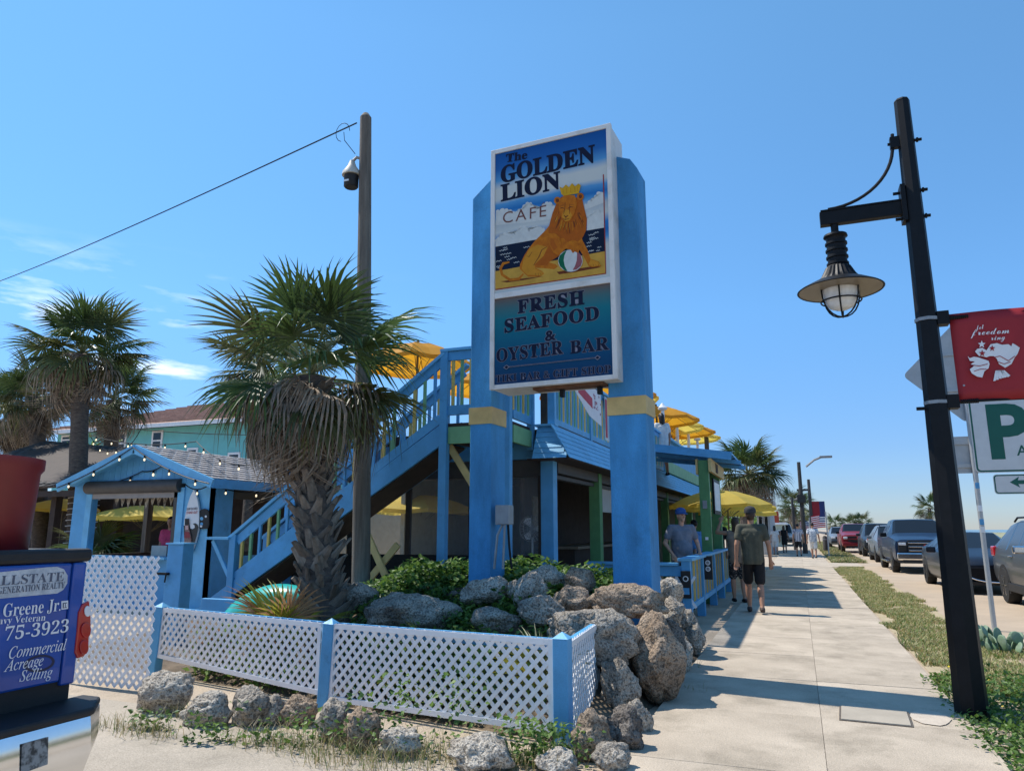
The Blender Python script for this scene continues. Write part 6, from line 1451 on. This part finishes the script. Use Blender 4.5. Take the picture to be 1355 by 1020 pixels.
b=MB(); b.prism([(XT,yN+.15,zBt),(XT,yN+.04,zBt),(XT-.06,yN,zBt),(XT-1.95,yN-.02,zBt),(XT-1.95,yN+.06,zBt),(XT-.1,yN+.15,zBt)],(0,0,zT-zBt-.03)); kp2('bed_side',b,m_royal,bevel=.01)
kp2('rail_cap',MB().bx(XT-1.95,XT-.09,yC-.09,yC+.03,zT-.028,zT+.03),m_blackp,bevel=.012); kp2('rail_cap',MB().bx(XT-1.95,XT-.09,yN-.03,yN+.09,zT-.028,zT+.03),m_blackp,bevel=.012)
kp2('bed_floor',MB().bx(XT-1.95,XT-.06,yN+.1,yC-.1,zBt+.02,zBt+.08),m_blackp)
# cab and nose (outside the picture, still real)
b=MB(); b.prism([(XT-1.97,yN,.5),(XT-1.97,yN,1.35),(XT-2.1,yN,1.85),(XT-3.6,yN,1.85),(XT-4.2,yN,1.35),(XT-5.4,yN,1.22),(XT-5.5,yN,.5)],(0,yC-yN,0)); kp2('cab',b,m_royal,bevel=.05)
b=MB(); b.prism([(XT-1.955,yN+.25,1.38),(XT-1.955,yC-.25,1.38),(XT-2.06,yC-.3,1.78),(XT-2.06,yN+.3,1.78)],(.003,0,0)); kp2('rear_window',b,m_glass)
kp2('lower_body',MB().bx(XT-.3,XT-.02,yN+.06,yC-.04,.55,zBt+.03),m_blackp)
kp2('chassis',MB().bx(XT-5.4,XT-.1,yN+.3,yC-.3,.38,zBt),m_blackp)
for x in(XT-1.05,XT-4.6):
    for y,s_ in((yN,-1),(yC,1)):
        M=Matrix.Rotation(R(90),3,'X'); b=MB(); b.lathe([(.22,-.13),(.37,-.13),(.40,-.09),(.40,.09),(.37,.13),(.22,.13)],24,(x,y-s_*.14,.40),M); w_=kp2('wheel',b,m_tyre,smooth=True); b=MB(); b.lathe([(.22,-.11),(.22,.11)],20,(x,y-s_*.14,.40),M); kp2('rim',b,m_chrome,w_)
# tail light
def tl(pts,m,d,nm,par=None,th=.02): b=MB(); b.prism([onx(x/3.1875,700+y/3.1875,XT)+V(d,0,0) for x,y in pts],(th,0,0)); return kp2(nm,b,m,par or tk,bevel=.006)
o=tl([(345,315),(372,300),(378,350),(380,405),(372,440),(370,500),(352,535),(325,545),(312,520),(322,430),(328,350)],m_tail,-.012,'tail_light')
for cx,cy,r_,m in((362,345,18,m_lightg),(355,425,26,m_tail),(347,497,24,m_tail)): tl([(cx+r_*math.cos(k*.5236)*.8,cy+r_*1.3*math.sin(k*.5236)) for k in range(12)],m,.009,'lens',o,.006)
# bumper
XBm=XT+.24; zb1_=.735; 
b=MB(); prof=[(XT-.05,.70),(XBm-.01,.70),(XBm,.66),(XBm+.015,.56),(XBm-.02,.47),(XBm-.10,.42),(XT-.05,.44)]
ye=yC+.06
b.prism([(x,yN-.04,z) for x,z in prof],(0,ye-yN-.14,0)); vs_=b.v[:]
q=len(b.v); end=[(XT-.05,ye,.70),(XBm-.17,ye,.70),(XBm-.165,ye,.66),(XBm-.16,ye,.58),(XBm-.18,ye,.52),(XBm-.2,ye,.48),(XT-.05,ye,.48)]
s1=[(x,ye-.18,z) for x,z in prof]; b.add(s1+end,[(i,(i+1)%7,(i+1)%7+7,i+7) for i in range(7)]+[tuple(range(7,14))])
kp2('bumper',b,m_chrome,smooth=True,angle=35)
b=MB(); b.prism([(XT-.04,yN-.03,.703),(XBm+.002,yN-.03,.703),(XBm+.002,ye-.17,.703),(XBm-.165,ye-.002,.703),(XT-.04,ye-.002,.703)],(0,0,.034)); kp2('step_pad',b,m_blackp,bevel=.012)
y0_=onx(32,950,XBm).y; y1_=onx(66,945,XBm).y
b=MB(); b.prism([(XBm+.004,y0_,.665),(XBm+.004,y1_,.665),(XBm+.018,y1_,.56),(XBm+.018,y0_,.555)],(.003,0,0)); kp2('worn_sticker',b,mat('worn_sticker',(.05,.045,.04),.6,.5,30,col2=(.3,.29,.27),lo=.45,hi=.6))
# tailgate print
m_tw=mat('white_vinyl',(.78,.78,.80),.4,.02); XN_=V(1,0,0)
def capsule2(pts,m,nm,d): b=MB(); b.prism([C6(*q)+V(d,0,0) for q in pts],(.0012,0,0)); return kp2(nm,b,m,tg)
cap=[(-260,205),(-40,185),(200,160),(240,158),(268,168),(284,195),(282,228),(266,255),(240,270),(0,292),(-260,315)]
capsule2(cap,mat('crackle_print',(.62,.64,.66),.5,.2,20,col2=(.38,.41,.45)),'logo_oval',.001)
m_ti=mat('slate_ink',(.09,.10,.14),.5,0)
def tgw(txt,a,c,h,m=m_tw,style='bold',off=-.004): write(tg,txt,C6(*a),C6(*c),(C6(a[0],a[1])-C6(a[0],a[1]-h)).length,XN_,m,style,off,lift=.004)
tgw('ALLSTATE',(-45,240),(266,217),40,m_ti); tgw('GENERATION REALTY',(-14,274),(270,247),28,m_ti)
tgw('Greene Jr.',(8,370),(252,343),54); tgw('Navy Veteran',(-42,403),(188,384),28); tgw('75-3923',(15,470),(284,432),56)
tgw('Commercial',(33,546),(275,508),48,m_tw,'ital',.002); tgw('Acreage',(12,601),(178,573),46,m_tw,'ital',.002); tgw('Selling',(78,642),(216,622),44,m_tw,'ital',.002)
capsule2([(258,303),(286,300),(286,335),(258,339)],m_tw,'house_mark',.001); capsule2([(263,310),(281,308),(281,330),(263,333)],m_ti,'house_mark',.0025); capsule2([(267,313),(271,313),(271,329),(267,329)],m_tw,'house_mark',.004); capsule2([(275,312),(279,312),(279,328),(275,328)],m_tw,'house_mark',.004)
ov=[(165+65*math.cos(k*.3142),565+36*math.sin(k*.3142)-9*math.cos(k*.3142)) for k in range(20)]; ov2=[(165+52*math.cos(k*.3142),565+26*math.sin(k*.3142)-8*math.cos(k*.3142)) for k in range(20)]
capsule2(ov,mat('badge_dark',(.008,.016,.06),.3,0),'oval_badge',.001); capsule2(ov2,mat('badge_blue',(.012,.05,.26),.3,0),'oval_badge',.0022)
# red drum standing in the truck bed
dp=onx(-10,725,XT-.42); q1=onx(60,615,XT-.42)
dr_=.33; yc=onx(57,700,XT-.42).y-dr_*.86-.15; zfl=zBt+.081; zt_=onx(40,612,XT-.40).z
rb=thing('red_drum','big dark red plastic drum standing in the truck bed','drum',(XT-.45,yc,zfl))
h=zt_-zfl; pr=[(.0,0),(.27,0),(.29,.02),(.29,h*.22),(.305,h*.25),(.305,h*.28),(.295,h*.30),(.295,h*.33),(.31,h*.36),(.33,h*.93),(.345,h*.95),(.345,h),(.325,h),(.32,h*.94),(.27,.1),(0,.09)]
b=MB(); b.lathe(pr,40); b.build('body',mat('red_plastic',(.19,.012,.014),.38,.12,4,spec=.5),rb,True,angle=40,world=False)
# ================= PEOPLE =================
def capm(b,a,c,ra,rc,n=12):
    a=Vector(a);c=Vector(c);d=(c-a); l=d.length
    if l<1e-5: d=Vector((0,0,1)); l=1e-5
    d=d/l; pts=[];rs=[]
    for k in range(4): t=k/4*math.pi/2; pts.append(a-d*ra*math.cos(t)); rs.append(max(.0005,ra*math.sin(t)))
    for k in range(5): u=k/4; pts.append(a+d*l*u); rs.append(ra+(rc-ra)*u)
    for k in range(1,5): t=k/4*math.pi/2; pts.append(c+d*rc*math.sin(t)); rs.append(max(.0005,rc*math.cos(t)))
    # avoid zero tangents
    P2=[pts[0]];R2=[rs[0]]
    for p,r in zip(pts[1:],rs[1:]):
        if (p-P2[-1]).length>1e-4: P2.append(p);R2.append(r)
    b.tube(P2,R2,n)
def ell(b,c,r,n=14):
    prof=[(math.sin(math.pi*k/10)*1.0+1e-4,-math.cos(math.pi*k/10)) for k in range(11)]
    o=len(b.v); b.lathe(prof,n,(0,0,0)); 
    for i in range(o,len(b.v)): v=b.v[i]; b.v[i]=(c[0]+v[0]*r[0],c[1]+v[1]*r[1],c[2]+v[2]*r[2])
def fuse(b,name,m,parent,voxel,smooth=4):
    me=b.mesh(name,m); o=bpy.data.objects.new('tmp',me)
    rm=o.modifiers.new('r','REMESH'); rm.mode='VOXEL'; rm.voxel_size=voxel; rm.use_smooth_shade=True
    s_=o.modifiers.new('s','SMOOTH'); s_.iterations=smooth; s_.factor=.5
    me2=evalmesh(o)
    me2.materials.clear(); me2.materials.append(m); me2.polygons.foreach_set('use_smooth',[True]*len(me2.polygons))
    return link(name,me2,parent,False)
def person(label,loc,rz,H=1.78,skin=None,shirt=None,pants=None,hair=None,shoe=None,cap=None,pose=None,voxel=.016,shorts=True,dress=False,belly=0,sleeve='short',fem=False,longhair=False,headturn=0,group=None):
    """local: facing +Y. pose: dict of joint offsets"""
    t=thing('person',label,'person',loc,rz,group); s=H/1.8; sk=skin or m_skin
    po=dict(lk=(0,.10,0),la=(0,-.05,0),rk=(0,.03,0),ra=(0,-.12,0),le=(-.06,-.03,-.30),lh=(.0,.10,-.26),re=(.06,-.03,-.30),rh=(0,.10,-.26),lean=0,sit=0)
    if pose: po.update(pose)
    sw=.165 if fem else .195
    A=lambda *p:Vector(p)*s
    hipz=.95-po['sit']; pel=A(0,0,hipz); ln=po['lean']
    chest=A(0,ln*.6,hipz+.40); neck=A(0,ln,hipz+.57); head=A(0,ln+.02,hipz+.725)
    LS=A(-sw,ln*.9,hipz+.51);RS=A(sw,ln*.9,hipz+.51)
    def add(a,o): return a+Vector(o)*s
    LE=add(LS,po['le']);LH=add(LE,po['lh']);RE=add(RS,po['re']);RH=add(RE,po['rh'])
    LHip=A(-.095,0,hipz-.03);RHip=A(.095,0,hipz-.03)
    LK=add(LHip,(po['lk'][0],po['lk'][1],-.42+po['lk'][2]));LA=add(LK,(po['la'][0],po['la'][1],-.41+po['la'][2]))
    RK=add(RHip,(po['rk'][0],po['rk'][1],-.42+po['rk'][2]));RA=add(RK,(po['ra'][0],po['ra'][1],-.41+po['ra'][2]))
    b=MB(); c=lambda a,d,r1,r2:capm(b,a,d,r1*s,r2*s)
    c(pel,chest,.105,.105); c(chest+A(-.08,0,0),chest+A(.08,0,.02),.085,.085); c(LS,RS,.045,.045); c(neck-A(0,0,.08),head-A(0,0,.05),.055,.052)
    for S_,E_,Hd in((LS,LE,LH),(RS,RE,RH)):
        c(S_,E_,.05,.043); c(E_,Hd,.043,.028)
        d=(Hd-E_).normalized(); sd_=d.cross(Vector((0,1,0)));
        if sd_.length<.1: sd_=Vector((1,0,0))
        sd_.normalize(); nn=d.cross(sd_)
        c(Hd,Hd+d*.07*s,.030,.036)
        for k in range(4):
            off=sd_*(k-1.5)*.021*s; l=(.075,.085,.08,.06)[k]; k0=Hd+d*.085*s+off; k1=k0+d*l*.5*s+nn*.012*s; c(k0,k1,.0105,.010); c(k1,k1+d*l*.42*s+nn*.03*s,.010,.0085)
        th=Hd+d*.03*s+sd_*.03*s; c(th,th+d*.035*s+sd_*.025*s,.013,.011); c(th+d*.035*s+sd_*.025*s,th+d*.07*s+sd_*.03*s,.011,.009)
    for Hp,K,An in((LHip,LK,LA),(RHip,RK,RA)):
        c(Hp,K,.085,.056); c(K,K.lerp(An,.35),.054,.058); c(K.lerp(An,.35),An,.058,.036); c(An,An+A(0,.14,-.045),.035,.03); c(An+A(0,-.03,-.04),An,.035,.036)
    Mh=Matrix.Rotation(headturn,3,'Z'); hd=lambda p:head+Mh@(Vector(p)*s)
    o=len(b.v); ell(b,(0,0,.02),(.078,.098,.115))
    for i in range(o,len(b.v)): b.v[i]=tuple(hd(b.v[i]))
    c(hd((0,.05,-.055)),hd((0,.062,-.075)),.042,.032); c(hd((0,.092,.01)),hd((0,.112,-.02)),.010,.014)
    for sg in(-1,1): c(hd((sg*.08,-.005,.015)),hd((sg*.083,-.012,-.015)),.014,.010)
    c(hd((-.018,.088,-.058)),hd((.018,.088,-.058)),.009,.009)
    body=fuse(b,'body',sk,t,voxel*.75,3)
    for sg in(-1,1): e=MB(); ell(e,tuple(hd((sg*.032,.088,.022))),(.011*s,.008*s,.007*s),8); e.build('eye',m_dark,t,True,world=False)
    # hair
    if hair:
        h=MB(); o=len(h.v); ell(h,(0,-.012,.045 if not cap else .005),(.086 if not cap else .081,.102 if not cap else .098,.105))
        if longhair: capm(h,(0,-.07,.03),(0,-.10,-.16),.07,.05); capm(h,(-.05,-.05,.0),(-.06,-.07,-.15),.04,.03); capm(h,(.05,-.05,.0),(.06,-.07,-.15),.04,.03)
        for i in range(o,len(h.v)): 
            v=Vector(h.v[i])
            if v.y>.05 and v.z<.075: v.y=.05
            h.v[i]=tuple(hd(v))
        ho=fuse(h,'hair',hair,t,voxel*.75,2)
    if cap:
        h=MB(); o=len(h.v); h.lathe([(.1,.04),(.103,.075),(.096,.118),(.066,.152),(.02,.166),(0,.168)],18,(0,-.008,.0)); 
        h.prism([(.075*math.cos(R(a)),.085*math.sin(R(a))+.02*0,.052) for a in range(0,181,20)]+[(-.07,.12,.045),(-.04,.165,.036),(.04,.165,.036),(.07,.12,.045)][:0],(0,0,.006))
        h.add([(-.078,.05,.055),(.078,.05,.055),(.062,.14,.042),(.02,.172,.035),(-.02,.172,.035),(-.062,.14,.042),(-.078,.05,.062),(.078,.05,.062),(.062,.14,.049),(.02,.172,.042),(-.02,.172,.042),(-.062,.14,.049)],[(0,1,2,3,4,5),(11,10,9,8,7,6)]+[(i,(i+1)%6,(i+1)%6+6,i+6) for i in range(6)])
        for i in range(o,len(h.v)): h.v[i]=tuple(hd(h.v[i]))
        h.build('cap',cap,t,True,angle=50,world=False)
    # shirt
    if shirt:
        b=MB(); low=pel+A(0,0,-.06 if not dress else -.35)
        c(low+A(-.045,.01*belly,0),chest+A(-.05,0,-.05),.142+.02*belly,.14); c(low+A(.045,.01*belly,0),chest+A(.05,0,-.05),.142+.02*belly,.14); c(chest+A(-.09,0,.0),chest+A(.09,0,.0),.125,.125); c(LS+A(.02,0,.0),RS-A(.02,0,0),.068,.068); c(neck-A(0,0,.07),neck-A(0,0,.035),.07,.062)
        if belly: ell(b,tuple(pel+A(0,.06*belly,.14)),(.17*s,.16*s,.17*s))
        u=.58 if sleeve=='short' else (.98 if sleeve=='long' else 0)
        for S_,E_,Hd in((LS,LE,LH),(RS,RE,RH)):
            if sleeve!='none': c(S_,S_.lerp(E_,u),.072,.070 if sleeve=='short' else .055)
            if sleeve=='long': c(E_,E_.lerp(Hd,.9),.052,.042)
        so=fuse(b,'shirt' if not dress else 'dress',shirt,t,voxel,3)
        # trim the rounded bottom to a hem
        zc=low.z-.06*s
        bm=bmesh.new(); bm.from_mesh(so.data); bmesh.ops.bisect_plane(bm,geom=bm.verts[:]+bm.edges[:]+bm.faces[:],plane_co=(0,0,zc),plane_no=(0,0,-1),clear_outer=True); bm.to_mesh(so.data); bm.free()
    if pants and not dress:
        b=MB(); c(pel+A(-.04,0,.02),pel+A(.04,0,.02),.135,.135); c(LHip+A(.02,0,.04),RHip+A(-.02,0,.04),.12,.12)
        for Hp,K,An in((LHip,LK,LA),(RHip,RK,RA)):
            if shorts: c(Hp,Hp.lerp(K,.88),.105,.092)
            else: c(Hp,K,.105,.075); c(K,K.lerp(An,.95),.075,.055)
        fuse(b,'shorts' if shorts else 'trousers',pants,t,voxel,3)
    if shoe:
        for An in(LA,RA):
            b=MB(); c(An+A(0,-.045,-.055),An+A(0,.15,-.062),.045,.042); c(An+A(0,-.02,-.04),An+A(0,.05,-.04),.045,.045); so=fuse(b,'shoe',shoe,t,voxel*.8,2)
            bm=bmesh.new(); bm.from_mesh(so.data); zc=An.z-.088*s; bmesh.ops.bisect_plane(bm,geom=bm.verts[:]+bm.edges[:]+bm.faces[:],plane_co=(0,0,zc),plane_no=(0,0,-1),clear_outer=True); bm.to_mesh(so.data); bm.free()
    return t
def cloth(n_,c,**k): return mat(n_,c,.85,.15,9,.5,18,dist=.02,**k)
cl_ol=cloth('olive_tee',(.085,.085,.06)); cl_bk=cloth('black_cloth',(.012,.012,.014)); cl_gy=cloth('grey_tee',(.17,.19,.235)); cl_nv=cloth('navy_cloth2',(.025,.03,.05)); cl_bl=cloth('sky_blue_tee',(.12,.30,.60)); cl_wh=cloth('white_cloth',(.65,.65,.63)); cl_st=mat('striped_shirt',(.6,.6,.62),.85,.3,30,col2=(.10,.10,.16),stretch=(1,1,.02),lo=.45,hi=.55); cl_fl=mat('floral_shirt',(.62,.64,.66),.85,.3,22,col2=(.10,.16,.24),lo=.42,hi=.52); cl_ta=cloth('taupe_tank',(.22,.17,.13)); cl_fb=mat('floral_black_shorts',(.35,.30,.28),.85,.3,40,col2=(.015,.015,.017),lo=.55,hi=.6); cl_pk=cloth('pink_tee',(.65,.07,.16))
h_br=mat('brown_hair',(.06,.035,.02),.6,.3,30); h_bk=mat('black_hair',(.012,.01,.009),.5,.3,30); h_bl=mat('sandy_hair',(.30,.19,.09),.6,.3,30)
cap_g=cloth('dark_grey_cap',(.045,.045,.05)); cap_b=cloth('blue_cap',(.03,.09,.28)); sh_br=mat('brown_sandal',(.07,.045,.035),.7,.2)
WLK=dict(lk=(0,.16,.01),la=(0,.02,0),rk=(0,-.02,0),ra=(0,-.20,.04),le=(-.07,-.08,-.30),lh=(-.02,.02,-.27),re=(.08,-.03,-.30),rh=(.02,.09,-.26))
p=onz(1001,814); person('man in olive tee, black shorts and dark cap walking away on the sidewalk',(p.x,p.y,.04),R(6),1.86,m_skin2,cl_ol,cl_bk,h_br,sh_br,cap_g,WLK,.013,belly=.4)
q=ony(903,735,14.0); person('man in grey tee and blue cap standing inside the patio opening',(q.x,14.0,.1),R(205),1.78,m_skin,cl_gy,cl_nv,None,m_black,cap_b,dict(le=(-.10,.0,-.28),lh=(.02,.18,-.16),re=(.12,-.02,-.28),rh=(-.10,.12,-.20)),.016,shorts=False,belly=1,headturn=.3)
q=onz(967,795); person('woman in taupe tank top and patterned shorts with one arm raised by the railing',(-1.25,16.3,.04),R(15),1.72,m_skin2,cl_ta,cl_fb,h_br,m_black,None,dict(le=(-.22,.12,.02),lh=(.10,.10,.22),re=(.06,-.03,-.30),rh=(0,.14,-.24)),.018,fem=True,sleeve='none',longhair=True)
person('child with sandy hair in blue shirt behind the patio railing',(-2.15,15.5,.1),R(100),1.28,m_skin,cl_bl,cl_nv,h_bl,m_black,None,None,.016)
person('person in bright blue tee bending over behind the railing',(-2.1,17.3,.1),R(60),1.62,m_skin,cl_bl,cl_nv,h_bk,m_black,None,dict(lean=.18,le=(-.08,.12,-.26),lh=(0,.18,-.14),re=(.08,.12,-.26),rh=(0,.18,-.14)),.018,shorts=False)
person('person in blue tee half hidden behind the front green awning post',(-2.35,16.6,.1),R(190),1.45,m_skin,cl_bl,cl_nv,h_br,m_black,None,None,.018)
person('person in black cap and dark top standing behind the bending one',(-1.9,18.9,.1),R(170),1.75,m_skin2,cl_bk,cl_nv,h_bk,m_black,cap_b,None,.02,shorts=False)
for px,py,kw in((1039,732,dict(label='woman in a short black dress walking away on the far sidewalk',shirt=cl_bk,dress=True,fem=True,longhair=True,hair=h_br,sleeve='none',H=1.7)),(1027,735,dict(label='woman in pale top and skirt walking left of the black dress',shirt=cl_wh,pants=cl_wh,fem=True,longhair=True,hair=h_bk,H=1.68)),(1058,737,dict(label='man in striped shirt and black shorts walking away in the distance',shirt=cl_st,pants=cl_bk,hair=h_bk,H=1.76,sleeve='short')),(1078,740,dict(label='man in pale floral shirt and white shorts walking away in the distance',shirt=cl_fl,pants=cl_wh,hair=h_bk,H=1.8))):
    p=onz(px,py); lab=kw.pop('label'); person(lab,(p.x,p.y,.04),R(rnd.uniform(-8,8)),skin=m_skin2,shoe=m_black,pose=WLK,voxel=.022,**kw)
q=ony(876,575,20.0); person('dark haired person sitting on the roof deck behind the parapet',(q.x,20.0,ZD-.0),R(30),1.7,m_skin2,cl_wh,cl_nv,h_bk,m_black,None,dict(sit=.1),.02,fem=True,longhair=True)
q=ony(226,700,11.9); person('person in pink tee inside the kiosk at the right jamb',(q.x,11.9,.15),R(200),1.62,m_skin2,cl_pk,cl_nv,h_bk,m_black,None,None,.02,fem=True,shorts=False)

try: bpy.data.scenes.remove(_TS)
except NameError: pass
